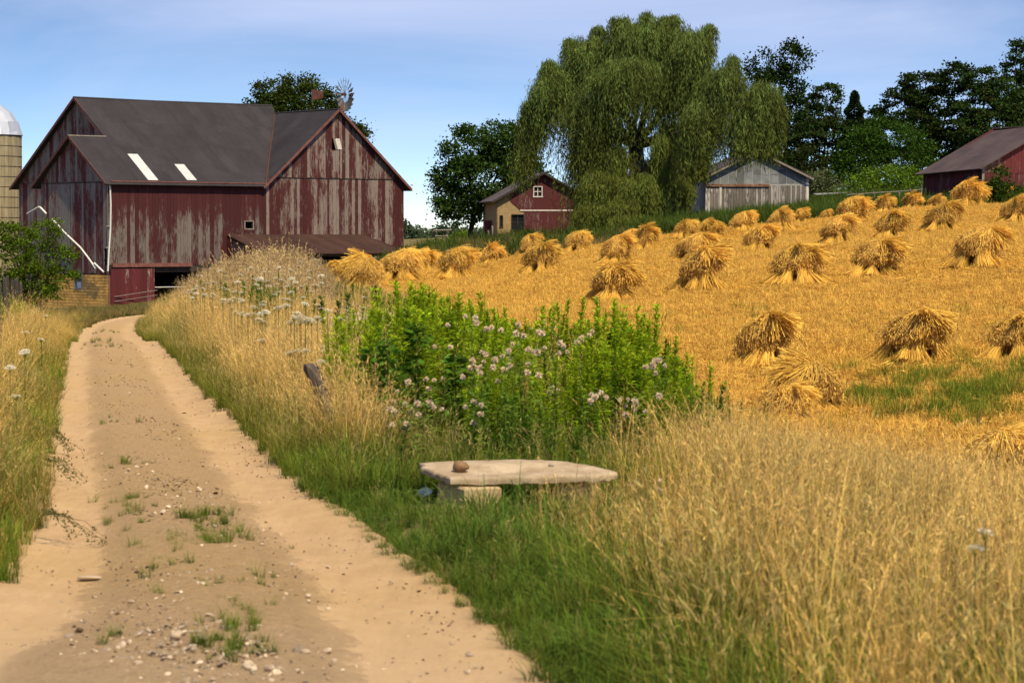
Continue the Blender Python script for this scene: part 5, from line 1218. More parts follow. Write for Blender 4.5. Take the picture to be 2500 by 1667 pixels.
def _peb(mb, g):
    V = []; seg = 7
    sx, sy, sz = g.uniform(.7, 1.3), g.uniform(.7, 1.2), g.uniform(.45, .8)
    for i, (r_, z) in enumerate(((.55, -.45), (1, -.1), (.85, .45), (.35, .75))):
        for j in range(seg): V.append((r_ * sx * math.cos(j * 2 * PI / seg) * g.uniform(.85, 1.15), r_ * sy * math.sin(j * 2 * PI / seg) * g.uniform(.85, 1.15), z * sz))
    fs = [(i * seg + j, i * seg + (j + 1) % seg, (i + 1) * seg + (j + 1) % seg, (i + 1) * seg + j) for i in range(3) for j in range(seg)] + [tuple(3 * seg + j for j in range(seg))]
    mb.add(V, fs)
PR['peb'] = proto('peb', M_PEB, _peb, 5, 12)
M_CLOD = plain('dark_clods', (.10, .065, .035), (.19, .125, .07), 30, 1, .3, .003, rnd=.4)
PR['clod'] = proto('clod', M_CLOD, _peb, 3, 13)

def scatter(name, key, pts, sc, label, cat, tilt=.10, zs=None, rnd=None):
    g = rnd or np.random.default_rng(len(pts) + len(name)); n = len(pts); protos = PR[key]
    cname = 'source_' + name
    col = bpy.data.collections.new(cname)
    for p in protos:
        if p.name not in col.objects: col.objects.link(p)
    me = bpy.data.meshes.new(name); me.vertices.add(n); me.vertices.foreach_set('co', np.asarray(pts, np.float32).ravel())
    rot = np.stack([g.normal(0, tilt, n), g.normal(0, tilt, n), g.uniform(0, 2 * PI, n)], -1).astype(np.float32)
    s = np.asarray(sc, float).reshape(n, -1); s = np.repeat(s, 3, 1) if s.shape[1] == 1 else s
    if zs is not None: s[:, 2] *= zs
    for nm, ty, dat, prop in (('rot', 'FLOAT_VECTOR', rot, 'vector'), ('scl', 'FLOAT_VECTOR', s.astype(np.float32), 'vector')):
        a = me.attributes.new(nm, ty, 'POINT'); a.data.foreach_set(prop, dat.ravel())
    a = me.attributes.new('pick', 'INT', 'POINT'); a.data.foreach_set('value', g.integers(0, len(protos), n).astype(np.int32))
    o = obj(name, me); o.data.materials.append(protos[0].data.materials[0]); tag(o, label, cat, None, 'stuff')
    ng = bpy.data.node_groups.new('strew_' + name, 'GeometryNodeTree')
    ng.interface.new_socket('Geometry', in_out='INPUT', socket_type='NodeSocketGeometry'); ng.interface.new_socket('Geometry', in_out='OUTPUT', socket_type='NodeSocketGeometry')
    N, L = ng.nodes, ng.links; gi, go = N.new('NodeGroupInput'), N.new('NodeGroupOutput')
    ip = N.new('GeometryNodeInstanceOnPoints'); ci = N.new('GeometryNodeCollectionInfo'); ci.inputs[0].default_value = col; ci.inputs[1].default_value = True; ci.inputs[2].default_value = True
    def na(nm, ty):
        q = N.new('GeometryNodeInputNamedAttribute'); q.data_type = ty; q.inputs[0].default_value = nm; return next(x for x in q.outputs if x.enabled and x.name == 'Attribute')
    er = N.new('FunctionNodeEulerToRotation'); L.new(na('rot', 'FLOAT_VECTOR'), er.inputs[0])
    L.new(gi.outputs[0], ip.inputs['Points']); L.new(ci.outputs[0], ip.inputs['Instance']); ip.inputs['Pick Instance'].default_value = True
    L.new(na('pick', 'INT'), ip.inputs['Instance Index']); L.new(er.outputs[0], ip.inputs['Rotation']); L.new(na('scl', 'FLOAT_VECTOR'), ip.inputs['Scale']); L.new(ip.outputs[0], go.inputs[0])
    md = o.modifiers.new('strew', 'NODES'); md.node_group = ng
    return o
gs = np.random.default_rng(2024)
def vnoise(X, Y, f, seed=0):
    return (np.sin(X * f * 1.7 + seed + 1.3 * np.sin(Y * f * .9 + seed)) + np.sin(Y * f * 1.3 + 2.1 * seed + 1.1 * np.sin(X * f * 1.2)) + np.sin((X + Y) * f * .7 + seed * 3)) / 6 + .5
def sample(Y0, Y1, dens, xl=None, xr=None, mult=1.0):
    """points per square metre over the view wedge (with margin), between two boundary curves"""
    out = []
    Yb = np.arange(Y0, Y1, 1.0)
    for y in Yb:
        h = .228 * (y + 1) + 1.6; l = -h if xl is None else max(-h, float(xl(y + .5)) - .5); r = h if xr is None else min(h, float(xr(y + .5)) + .5)
        if r <= l: continue
        n = gs.poisson((r - l) * (dens(y) if callable(dens) else dens) * mult); out.append(np.stack([gs.uniform(l, r, n), gs.uniform(y, y + 1, n)], -1))
    P = np.concatenate(out) if out else np.zeros((0, 2)); X, Y = P[:, 0], P[:, 1]
    k = np.ones(len(X), bool)
    if xl is not None: k &= X > xl(Y)
    if xr is not None: k &= X < xr(Y)
    return X[k], Y[k]
def pts(X, Y, dz=-.02): return np.stack([X, Y, H(X, Y) + dz], -1)
BENCH = at(1190, 1232, 16.1)
def off_bench(X, Y): return (np.abs(X - BENCH[0] - .11) > .60) | (np.abs(Y - BENCH[1]) > .44)
GRX = lambda X, Y: (X > -1.5 + (Y - 21) * -.06) & (X < .0736 * Y + .12 * np.sin(Y * 2.3)) & (Y > np.where((X > -.35) & (X < .75), 17.9, 20.8) + .5 * np.sin(X * 2)) & (Y < 31)
# --- the strip right of the track, up to the field
X, Y = sample(7, 44, lambda y: 62 if y < 22 else 46, road_r, field_x)
dr = X - road_r(Y); nz = vnoise(X, Y, 1.1, 1); gr = GRX(X, Y); u_ = gs.uniform(0, 1, len(X)); keep = off_bench(X, Y) & ~(gr & (u_ < .38))
near_field = field_x(Y) - X
# which clump stands where
greenish = smooth(np.interp(Y, [14, 22], [1.3, .60]), np.interp(Y, [14, 22], [.25, .08]), dr) + .72 * smooth(19.5, 17.5, Y) * smooth(.9, -.2, X) + .25 * (nz - .5)
dryness = 1 - greenish + smooth(-.1, 1.2, X) * .36 - .95 * smooth(16.3, 17.0, Y) * smooth(22.5, 20.5, Y) * smooth(-1.3, -.7, X) * smooth(2.0, 1.0, X) - .28 * smooth(.62, .85, vnoise(X, Y, 2.3, 9))
cls = np.where(dryness + gs.normal(0, .27, len(X)) > .60, np.where(X > .3, 1, 0), np.where(gs.uniform(0, 1, len(X)) < np.where((Y > 19) & (dr < 1.2), .12, .45), 2, np.where(gs.uniform(0, 1, len(X)) < np.where((Y > 19) & (dr < 1.2), .22, .6), 3, 4)))
edge_drop = smooth(.0, .75, dr)
low = np.where((np.abs(X - BENCH[0] - .1) < 1.2) & (Y < BENCH[1] + .3) & (Y > 12.8), .42, 1.0)
low = np.where((Y < BENCH[1] - .4) & (X > -1.5) & (X < 1.6), np.minimum(low, .50 + .5 * smooth(-.1, .9, X)), low)
low = np.where((np.abs(X - BENCH[0] + .06) < .42) & (Y < BENCH[1]) & (Y > 14.6), .27, low)
hs_ = gs.uniform(.75, 1.2, len(X)) * (.45 + .55 * edge_drop) * low
hs_ *= np.where(Y > 30, .9, 1.0) * (1 - .50 * smooth(.6, 2.0, X) * smooth(15, 28, Y)) * (1 - .20 * smooth(.5, 2.0, X))
hs_ *= 1 - .45 * smooth(16.3, 17.0, Y) * smooth(22.5, 20.5, Y) * smooth(-1.3, -.7, X) * smooth(2.0, 1.0, X)
thin_ = smooth(.35, .65, vnoise(X, Y, 1.7, 12)); u3 = gs.uniform(0, 1, len(X)); sw_ = (cls == 1) & (u3 > .22 + .28 * thin_); u4 = gs.uniform(0, 1, len(X)); cls = np.where(sw_, np.where(u4 < .50, 4, np.where(u4 < .84, 2, 0)), cls); hs_ *= np.where(sw_ & (u4 < .82), .86, 1); hs_ *= np.where(cls == 1, .80 + .38 * vnoise(X, Y, 2.6, 15), 1)
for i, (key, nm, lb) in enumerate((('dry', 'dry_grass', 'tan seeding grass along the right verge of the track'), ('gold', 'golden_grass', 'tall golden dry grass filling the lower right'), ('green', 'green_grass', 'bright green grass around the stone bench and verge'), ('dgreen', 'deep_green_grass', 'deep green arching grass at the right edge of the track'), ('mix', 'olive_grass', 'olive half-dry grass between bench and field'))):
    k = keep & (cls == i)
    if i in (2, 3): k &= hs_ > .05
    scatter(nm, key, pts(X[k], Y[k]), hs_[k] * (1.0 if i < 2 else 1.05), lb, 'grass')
X2, Y2 = sample(7.5, 17, 72, road_r, lambda y: .9 + 0 * y); k = off_bench(X2, Y2) & ~((np.abs(X2 - BENCH[0] + .06) < .42) & (Y2 < BENCH[1]) & (Y2 > 14.4) & (gs.uniform(0, 1, len(X2)) < .55)); X2, Y2 = X2[k], Y2[k]; d2_ = X2 - road_r(Y2)
scatter('short_green_grass', 'dgreen', pts(X2, Y2), gs.uniform(.25, .85, len(X2)) * (.7 + .5 * vnoise(X2, Y2, 3.1, 8)) * (.5 + .5 * smooth(0, .5, d2_)), 'short arching grass in front of the stone bench', 'grass')
# --- goldenrod thicket
X, Y = sample(17, 32, 50, lambda y: -2.2 + 0 * y, lambda y: 2.8 + 0 * y); k = GRX(X, Y) & (gs.uniform(0, 1, len(X)) < .35 + .65 * smooth(.30, .5, vnoise(X, Y, 2.1, 21)) * smooth(.0736 * Y + .1, .0736 * Y - .5, X)); X, Y = X[k], Y[k]
hgt = (.60 + .60 * vnoise(X, Y, 1.5, 4)) * gs.uniform(.72, 1.20, len(X)) * (.50 + .50 * smooth(18.2, 23, Y)) * (1 - .16 * smooth(-.9, -1.8, X)) * (1 - .24 * smooth(.0736 * Y - .7, .0736 * Y + .05, X))
dk = (gs.uniform(0, 1, len(X)) < .16 + .5 * smooth(1.1, 1.8, X) + .75 * smooth(20.8, 19.5, Y))  # front stems mostly take the darker leaf, shade put into its colour
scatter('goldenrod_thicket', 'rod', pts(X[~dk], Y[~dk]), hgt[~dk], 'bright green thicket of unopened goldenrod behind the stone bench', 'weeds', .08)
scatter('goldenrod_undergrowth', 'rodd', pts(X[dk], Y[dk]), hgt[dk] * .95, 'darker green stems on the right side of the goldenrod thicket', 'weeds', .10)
# --- weedy flower bank along the track farther on
X, Y = sample(38, 120, lambda y: 26 if y < 75 else 14, lambda y: road_r(y), field_x)
dr = X - road_r(Y); nz = vnoise(X, Y, .8, 2); f_ = smooth(40, 50, Y) * smooth(.9, 2.0, dr)
mead = gs.uniform(0, 1, len(X)) < f_ * .80 * smooth(.25, .5, nz) * smooth(-.066, -.075, X / Y); hh = gs.uniform(.65, 1.25, len(X)) * (.75 + .5 * vnoise(X, Y, 2.2, 7)) * (1 - .42 * smooth(-.086, -.070, X / Y)) * (.5 + .5 * smooth(0, .9, dr)) * (1 + .10 * smooth(1.5, 2.6, dr) * smooth(46, 56, Y))
scatter('bank_weeds', 'mead', pts(X[mead], Y[mead]), hh[mead], 'tangle of pinkish seed heads and weeds on the bank', 'weeds')
r_ = ~mead; gsel = gs.uniform(0, 1, len(X)) < smooth(.9, .2, dr) * .8 + .20
scatter('bank_dry_grass', 'dry', pts(X[r_ & ~gsel], Y[r_ & ~gsel]), hh[r_ & ~gsel] * 1.02, 'tan grass on the bank nearer the barn', 'grass')
scatter('bank_green_grass', 'mix', pts(X[r_ & gsel], Y[r_ & gsel]), hh[r_ & gsel], 'dull green grass at the foot of the bank', 'grass')
X, Y = sample(36, 100, 10.0, lambda y: road_r(y) + 1.0, field_x); k = gs.uniform(0, 1, len(X)) < .25 + .75 * smooth(.45, .65, vnoise(X, Y, .9, 3)); X, Y = X[k], Y[k]; scatter('bank_green_stems', 'rodd', pts(X, Y), gs.uniform(.6, 1.05, len(X)) * (1 - .35 * smooth(-.086, -.070, X / Y)), 'leafy green stems standing among the bank weeds', 'weeds')
X, Y = sample(29, 37, 16, lambda y: -2.2 + 0 * y, lambda y: .2 + 0 * y); scatter('fleabane_patch', 'flea', pts(X, Y), gs.uniform(.9, 1.3, len(X)), 'patch of tiny white daisies behind the leafy weeds', 'flowers')
# --- left verge
lv = lambda y: road_l(y) - np.interp(y, [8, 30, 100], [2.6, 3.4, 6.0])
X, Y = sample(8.5, 110, lambda y: 55 if y < 26 else (34 if y < 55 else 14), lv, road_l)
dl = road_l(Y) - X; u_ = gs.uniform(0, 1, len(X)); nz = vnoise(X, Y, .9, 5); gsel = u_ < .52 + .30 * smooth(.8, .2, dl) * (Y < 40) + .45 * smooth(.9, 1.8, dl) * (Y > 24); hh = gs.uniform(.7, 1.15, len(X)) * (1 - .35 * smooth(60, 95, Y)) * (.42 + .58 * smooth(0, .7, dl)) * np.where(Y < 12, .72, 1) * .92
tall_ = Y > 9.2
a1 = gsel & (nz > .5) & tall_; a2 = gsel & (nz <= .5) & tall_; a3 = ~gsel & tall_
scatter('left_verge_green', 'green', pts(X[a1], Y[a1]), hh[a1] * 1.2, 'green grass and weeds along the left side of the track', 'grass')
scatter('left_verge_olive', 'mix', pts(X[a2], Y[a2]), hh[a2], 'olive grass along the left side of the track', 'grass')
scatter('left_verge_dry', 'gold', pts(X[a3], Y[a3]), hh[a3], 'tan dry grass along the left side of the track', 'grass')
X, Y = sample(24, 75, 9.0, lambda y: road_l(y) - 3, lambda y: road_l(y) - 1.0); scatter('left_verge_stems', 'rod', pts(X, Y), gs.uniform(.5, .85, len(X)), 'leafy stems under the fence on the left', 'weeds')
# --- stubble
X, Y = sample(22, 150, lambda y: 8.5 if y < 75 else (5.5 if y < 110 else 3.6), field_x); k = Y < field_far(X) + .5; X, Y = X[k], Y[k]
scatter('stubble', 'stub', pts(X, Y, 0.), np.stack([gs.uniform(1.0, 1.4, len(X))] * 2 + [gs.uniform(.7, 1.35, len(X))], -1), 'short cut straw standing all over the golden field', 'stubble', .05)
# green flush in the damp hollow of the field
X, Y = sample(24, 70, 16, field_x); fc = hit(2260, 962, .1, 25, 70); gm = np.exp(-((Y - fc[1] - .5 * np.sin(X * 1.3)) / 3.4) ** 2) * smooth(.118, .150, X / Y) * smooth(.35, .6, vnoise(X, Y, 1.4, 6) + .15); k = gs.uniform(0, 1, len(X)) < gm * 1.0 + .010
scatter('field_green_flush', 'green', pts(X[k], Y[k]), gs.uniform(.8, 1.3, k.sum()), 'fresh green grass in the damp hollow of the field', 'grass')
# dry grass fringe before the stubble
X, Y = sample(24, 110, lambda y: 10 if y < 60 else 6, field_x, lambda y: field_x(y) + np.interp(y, [20, 40, 60, 110], [1.6, 1.1, .8, .8])); scatter('field_fringe', 'gold', pts(X, Y), gs.uniform(.3, .6, len(X)), 'sparse dry grass fringing the stubble', 'grass')
# --- yard beyond the field, ground round the barn
X, Y = sample(139, 182, 5.5); k = (Y > field_far(X) - .3) & (X > -8.0); X, Y = X[k], Y[k]
left_ = (X < 7.5) ; dry_ = gs.uniform(0, 1, len(X)) < np.where(left_, .90, .12)
scatter('yard_grass', 'yard', pts(X[~dry_], Y[~dry_]), gs.uniform(.9, 1.7, (~dry_).sum()) * (1 + .25 * vnoise(X[~dry_], Y[~dry_], .3)), 'rank dark green grass between field and sheds', 'grass')
M_YDRY = plant('yard_dry_grass', (.10, .08, .03), (.30, .22, .085), (.4, .28, .15), var=.35, trans=.3)
PR['ydry'] = proto('ydry', M_YDRY, lambda mb, g: blades(mb, g, 46, .3, .45, .14, .35, .012, 3), 3, 14)
scatter('yard_dry_grass', 'ydry', pts(X[dry_], Y[dry_]), gs.uniform(.5, 1.0, dry_.sum()), 'brown dry grass in the yard left of the willow', 'grass')
X, Y = sample(96, 172, 6.5, None, lambda y: np.minimum(field_x(y), -6.5)); k = (X < road_l(Y)) | (X > road_r(Y)) | (Y > 132); X, Y = X[k], Y[k]
inb = (np.stack([X, Y], -1) - BC[:2]); ub, vb = inb @ BA[:2], inb @ BB[:2]; k = ~((ub > -.3) & (vb > -.2) & (ub < 26)) & ~((ub > lu0 - .3) & (ub < lu1 + .4) & (vb > -5.2)); X, Y = X[k], Y[k]
d2 = gs.uniform(0, 1, len(X)) < .7
scatter('barnyard_dry_grass', 'ydry', pts(X[d2], Y[d2]), gs.uniform(.3, .6, d2.sum()), 'dry grass in front of the big barn', 'grass'); scatter('barnyard_green_grass', 'yard', pts(X[~d2], Y[~d2]), gs.uniform(.3, .6, (~d2).sum()), 'green weeds in front of the big barn', 'grass')
# --- track: tufts down the middle, pebbles, clods
def rpos(px, py): return hit(px, py, 0., 6, 120)
tx = []
for (px, py, n, sp) in ((495, 1275, 26, .10), (520, 1330, 30, .12), (470, 1330, 10, .10), (310, 1230, 12, .06), (330, 1290, 6, .08), (310, 1260, 7, .08), (420, 1320, 5, .05), (600, 1500, 8, .07), (590, 1530, 6, .06), (560, 1600, 16, .10), (620, 1585, 6, .05), (500, 1560, 5, .08), (240, 835, 8, .10), (272, 812, 8, .10), (240, 812, 10, .12), (237, 850, 6, .1), (285, 1140, 5, .07), (275, 1030, 5, .08), (480, 1445, 5, .08), (640, 1430, 4, .1), (280, 1560, 3, .04), (400, 1390, 5, .1), (370, 1250, 4, .1)):
    c = rpos(px, py); sg = sp * max(1., c[1] / 14)
    tx.append(np.stack([gs.normal(c[0], sg, n), gs.normal(c[1], sg * 2.2, n)], -1))
T = np.concatenate(tx); scatter('track_tufts', 'green', np.stack([T[:, 0], T[:, 1], roadz(T[:, 0], T[:, 1]) - .01], -1), gs.uniform(.10, .26, len(T)) * np.clip(T[:, 1] / 24, 1, 1.5), 'small green tufts down the middle of the track', 'grass')
n = 2600; Y = 8.6 + gs.gamma(1.2, 4.0, n); u = np.where(gs.uniform(0, 1, n) < .72, np.clip(gs.normal(.48, .13, n), .02, .98), gs.uniform(.02, .98, n)); X = road_l(Y) + u * (road_r(Y) - road_l(Y))
szz = gs.lognormal(-5.35, .5, n) * (1 + .5 * (Y < 11)); szz = np.minimum(szz, .022)
scatter('track_gravel', 'peb', np.stack([X, Y, roadz(X, Y) + szz * .1], -1), szz, 'loose pebbles strewn over the dirt track', 'gravel', .5)
n = 3600; Y = 9 + gs.gamma(1.6, 9, n); Y = Y[Y < 70]; n = len(Y); u = np.where(gs.uniform(0, 1, n) < .75, np.clip(gs.normal(.48, .14, n), .02, .98), np.where(gs.uniform(0, 1, n) < .6, gs.uniform(.88, 1.0, n), gs.uniform(0, 1, n))); X = road_l(Y) + u * (road_r(Y) - road_l(Y)); szz = gs.lognormal(-5.3, .45, n) * np.maximum(1, Y / 26)
scatter('track_clods', 'clod', np.stack([X, Y, roadz(X, Y)], -1), np.stack([szz, szz, szz * .5], -1), 'dark crumbs of soil along the middle of the track', 'soil crumbs', .4)
# ------------------------------------------------------------------ stone bench
g8 = np.random.default_rng(88)
M_STONE = plain('rough_buff_concrete', (.30, .215, .13), (.48, .37, .255), 6, .95, .55, .008, rnd=0)
M_BLOCK = plain('buff_cinder_block', (.40, .28, .15), (.52, .385, .225), 14, .97, .8, .008, rnd=.08)
M_ROCK = plain('brown_field_stone', (.20, .115, .055), (.30, .185, .095), 14, .9, .4, .006)
bz = float(H(BENCH[0], BENCH[1])); bench = empty('stone_bench', (BENCH[0], BENCH[1], bz - .03)); tag(bench, 'low bench of a cracked concrete slab laid on two blocks', 'bench')
def bpx(px, py, dy): q = at(px, py, BENCH[1] + dy) - np.array([BENCH[0], BENCH[1], bz - .03]); return q
zt = bpx(1110, 1180, -.24)[2]
# slab outline as seen from above: x, y
def slab():
    fl = bpx(1102, 1167, -.26); fr = bpx(1500, 1158, -.20)
    out = [(fl[0], -.33), (fl[0] + .45, -.32), (fl[0] + .9, -.30), (fr[0] - .07, -.26), (fr[0] + .02, -.17), (fr[0] - .12, .08), (fr[0] - .28, .27), (fr[0] - .46, .37), (.15, .40), (-.25, .36), (-.44, .30), (fl[0] - .17, .20), (fl[0] - .205, .15), (fl[0] - .13, -.05)]
    o2 = []
    for i in range(len(out)):
        p, q = np.array(out[i]), np.array(out[(i + 1) % len(out)]); m = max(2, int(np.linalg.norm(q - p) / .035))
        for k in range(m): o2.append(p + (q - p) * k / m + g8.normal(0, .0035, 2))
    o2 = np.array(o2); n = len(o2); c = o2.mean(0); mb = MB()
    zt0 = .262; th = .052
    rings = [(1.0, -th + .012, .010), (1.006, -th + .03, .004), (1.004, -.010, .004), (.990, .0, .002), (.82, .004, .002), (.5, .004, .002), (.2, .004, .002)]
    V = []
    for s_, z_, nz in rings: V.append(np.c_[c + (o2 - c) * s_, zt0 + z_ + g8.normal(0, nz * .5, n) + .012 * o2[:, 0] + .062 * o2[:, 1]])
    V = [np.c_[c + (o2 - c) * .9, np.full(n, zt0 - th) + .012 * o2[:, 0] + .062 * o2[:, 1]]] + V
    V = np.concatenate(V); k = len(rings) + 1
    fs = [(i * n + j, i * n + (j + 1) % n, (i + 1) * n + (j + 1) % n, (i + 1) * n + j) for i in range(k - 1) for j in range(n)] + [tuple((k - 1) * n + j for j in range(n)), tuple(range(n))[::-1]]
    mb.add(V, fs); return mb, zt0
smb, zt0 = slab(); slab_o = smb.build('slab', M_STONE, bench)
def block(lo, hi, rz, name='support_block', hollow=False):
    bm_ = MB(); lo, hi = np.array(lo), np.array(hi); r = .012; V = []
    for z_, i_ in ((lo[2], r), (lo[2] + r, 0), (hi[2] - r, 0), (hi[2], r)):
        for (x_, y_) in ((lo[0] + i_, lo[1] + i_), ((lo[0] + hi[0]) / 2, lo[1] + i_), (hi[0] - i_, lo[1] + i_), (hi[0] - i_, (lo[1] + hi[1]) / 2), (hi[0] - i_, hi[1] - i_), ((lo[0] + hi[0]) / 2, hi[1] - i_), (lo[0] + i_, hi[1] - i_), (lo[0] + i_, (lo[1] + hi[1]) / 2)):
            V.append((x_ + g8.normal(0, .0025), y_ + g8.normal(0, .0025), z_))
    fs = [(i * 8 + j, i * 8 + (j + 1) % 8, (i + 1) * 8 + (j + 1) % 8, (i + 1) * 8 + j) for i in range(3) for j in range(8)] + [tuple(24 + j for j in range(8)), tuple(range(8))[::-1]]
    c = (lo + hi) / 2; V = np.array(V) - c; ca, sa = math.cos(rz), math.sin(rz); V = np.stack([V[:, 0] * ca - V[:, 1] * sa, V[:, 0] * sa + V[:, 1] * ca, V[:, 2]], -1) + c
    bm_.add(V, fs); return bm_.build(name, M_BLOCK, bench)
bx = bpx(1175, 1200, -.1)[0]
block((bx - .20, -.385, -.06), (bx + .05, .05, zt0 - .078), .42)
bx2 = bpx(1400, 1200, 0)[0]
block((bx2 - .10, -.20, -.06), (bx2 + .13, .20, zt0 - .066), -.1)
def boulder(name, p, r, mat, label, cat, seed, group=None):
    g = np.random.default_rng(seed); seg, rings = 14, 8; V = []
    for i in range(rings + 1):
        th = PI * i / rings
        for j in range(seg):
            ph = 2 * PI * j / seg; d = np.array([math.sin(th) * math.cos(ph), math.sin(th) * math.sin(ph), math.cos(th)])
            q = 1 + .10 * math.sin(3 * d[0] + seed) + .09 * math.sin(4 * d[1] + 2 * seed) + .07 * math.sin(5 * d[2] + d[0] * 3) + g.normal(0, .012)
            V.append(d * q * np.array(r))
    fs = [(i * seg + j, i * seg + (j + 1) % seg, (i + 1) * seg + (j + 1) % seg, (i + 1) * seg + j) for i in range(rings) for j in range(seg)]
    mb = MB(); mb.add(np.array(V), fs[::-1]); me = mb.mesh(name, True); o = obj(name, me, mat); o.location = [float(x) for x in p]; return tag(o, label, cat, group)
def on_slab(px, dy, h): q = bpx(px, 1140, dy); return (BENCH[0] + q[0], BENCH[1] + dy, bz - .03 + zt0 + .004 + .012 * q[0] + .062 * dy + h)
boulder('stone', on_slab(1126, -.10, .030), (.054, .042, .037), M_ROCK, 'brown fist-sized stone resting on the left of the slab', 'stone', 3)
boulder('pebble', on_slab(1346, .03, .009), (.017, .014, .012), M_PEB, 'small grey pebble lying on the bench slab', 'pebble', 4)
p = hit(1032, 1222, 0., 12, 22); t = MB()
Vp = [(x * .042, y * .026, .05 + .03 * math.sin(x * 1.7 + y)) for y in (-1, 0, 1) for x in (-1, 0, 1)]
t.add(Vp, [(0, 1, 4, 3), (1, 2, 5, 4), (3, 4, 7, 6), (4, 5, 8, 7)]); Vq = [(x, y, z - .004) for x, y, z in Vp]; t.add(Vq, [(3, 4, 1, 0), (4, 5, 2, 1), (6, 7, 4, 3), (7, 8, 5, 4)])
o = t.build('paper_scrap', M_PIPE); o.location = (p[0], p[1] - .05, p[2] + .02); o.rotation_euler = (.45, .25, .2); tag(o, 'white scrap of paper in the grass left of the bench', 'paper')
# stones on the track
for px, py, r, mt, lb, sd in ((219, 1397, (.058, .035, .011), M_STONE, 'flat pale stone lying in the left rut', 11), (428, 1574, (.024, .020, .017), M_STONE, 'pale round stone among the gravel at the lower middle', 12), (658, 1648, (.022, .018, .015), M_PEB, 'grey pebble on the right rut near the lower edge', 13), (745, 1592, (.024, .018, .012), M_PEB, 'dark stone on the right side of the gravel', 14), (753, 1455, (.016, .012, .010), M_PEB, 'small dark stone alone on the right rut', 15), (195, 1538, (.016, .012, .010), M_CLOD, 'dark clod alone on the left rut', 16), (320, 1478, (.016, .012, .010), M_PEB, 'small stone between left rut and centre', 17)):
    p = hit(px, py, 0., 6, 60); z_ = float(roadz(p[0], p[1])); boulder('stone', (p[0], p[1], z_ + r[2] * .5), r, mt, lb, 'stone', sd, 'stones on the track')

# ------------------------------------------------------------------ old posts and fences
M_POST = plain('dark_split_post', (.055, .042, .036), (.13, .10, .085), 7, .95, .7, .02, vscale=(3, 3, .3), rnd=.15)
def post(name, px, pytop, pybase, Y, w, label, tilt=0., group=None, mat=M_POST, cat='post'):
    b = at(px, pybase, Y); h = (pybase - pytop) / (F / Y); z0 = float(H(b[0], b[1])); top = at(px, pytop, Y)[2]; h = top - z0
    mb = MB(); seg = 9; V = []
    for i, (z_, r_) in enumerate(((-.25, 1.05), (h * .4, 1.0), (h * .85, .97), (h - .012, .95), (h, .82))):
        for j in range(seg): a = 2 * PI * j / seg; V.append((w / 2 * r_ * math.cos(a) * (1 + .10 * math.sin(3 * a + 1)) + tilt * z_, w / 2 * r_ * math.sin(a), z_ + (.03 * math.sin(a * 2 + px) if i > 2 else 0)))
    fs = [(i * seg + j, i * seg + (j + 1) % seg, (i + 1) * seg + (j + 1) % seg, (i + 1) * seg + j) for i in range(4) for j in range(seg)] + [tuple(4 * seg + j for j in range(seg))]
    mb.add(V, fs); o = mb.build(name, mat); o.location = (b[0], b[1], z0); return tag(o, label, cat, group)
post('broken_post', 842, 895, 1010, 20.6, .135, 'dark leaning broken post at the left edge of the green thicket', -.42)
post('broken_post', 752, 928, 1000, 22.4, .085, 'small dark post stub left of the leaning broken post', .25)
M_GPOST = plain('grey_fence_post', (.034, .029, .024), (.070, .060, .049), 7, .95, .7, .02, vscale=(3, 3, .3))
LF = 'weathered fence posts on the left verge'
for px, a_, b_, Y, w, lb in ((-6, 690, 900, 36, .13, 'grey fence post cut by the left frame edge'), (15, 678, 850, 44, .13, 'tallest grey fence post near the left frame edge'), (30, 684, 820, 58, .10, 'thin fence post just behind the tallest one on the left'), (40, 681, 800, 62, .12, 'fence post right of the tallest one on the left verge'), (50, 692, 780, 72, .13, 'farthest fence post of the left row, before the shrub')):
    post('fence_post', px, a_, b_, Y, w * .9, lb, 0., LF, M_GPOST)
# wire fence beyond the field
FB_ = 'posts of the fence beyond the stubble'
for px, a_, b_, lb in ((2195, 472, 510, 'fence post left of the red shed with leaning brace'), (2250, 463, 505, 'thick fence post next to the red shed corner'), (2140, 470, 505, 'thin slanting fence stake in the tall green weeds'), (2230, 462, 500, 'thin stake between the two thick posts near the red shed')):
    post('fence_post', px, a_ - 2, b_, 162, .16 if px in (2195, 2250) else .07, lb, -.15 if px in (2140, 2230) else 0, FB_, M_OLDWOOD)
t = MB(); t.tube([at(2068, 476, 162), at(2140, 471, 162), at(2195, 468, 162), at(2262, 462, 162)], .035, 4); tag(t.build('fence_rail', M_OLDWOOD), 'thin top rail of the fence left of the red shed', 'rail')
t = MB(); t.tube([at(2264, 481, 160), at(2297, 479, 160)], .05, 4); o = t.build('trough_rail', M_OLDWOOD); tag(o, 'short grey rail before the red shed wall', 'rail')
post('short_post', 1469, 572, 604, 158, .14, 'short pale grey post standing alone before the willow', 0, None, M_WHITEP)
post('shed_stake', 2380, 445, 480, 152, .12, 'brown stake sticking up behind the high straw shock', .2, None, M_OLDWOOD)
YP = 'posts in the yard left of the brick building'
for px, a_, b_, w, lb in ((1064, 564, 606, .17, 'left upright of the grey wooden yard frame'), (1091, 563, 606, .20, 'right upright of the grey wooden yard frame'), (1138, 586, 607, .12, 'short gate post between yard frame and maple'), (1192, 563, 606, .15, 'thin dark post right of the maple trunk'), (1202, 552, 606, .15, 'tall pale post by the corner of the brick building')):
    post('yard_post', px, a_, b_, 182, w, lb, 0, YP, M_OLDWOOD)
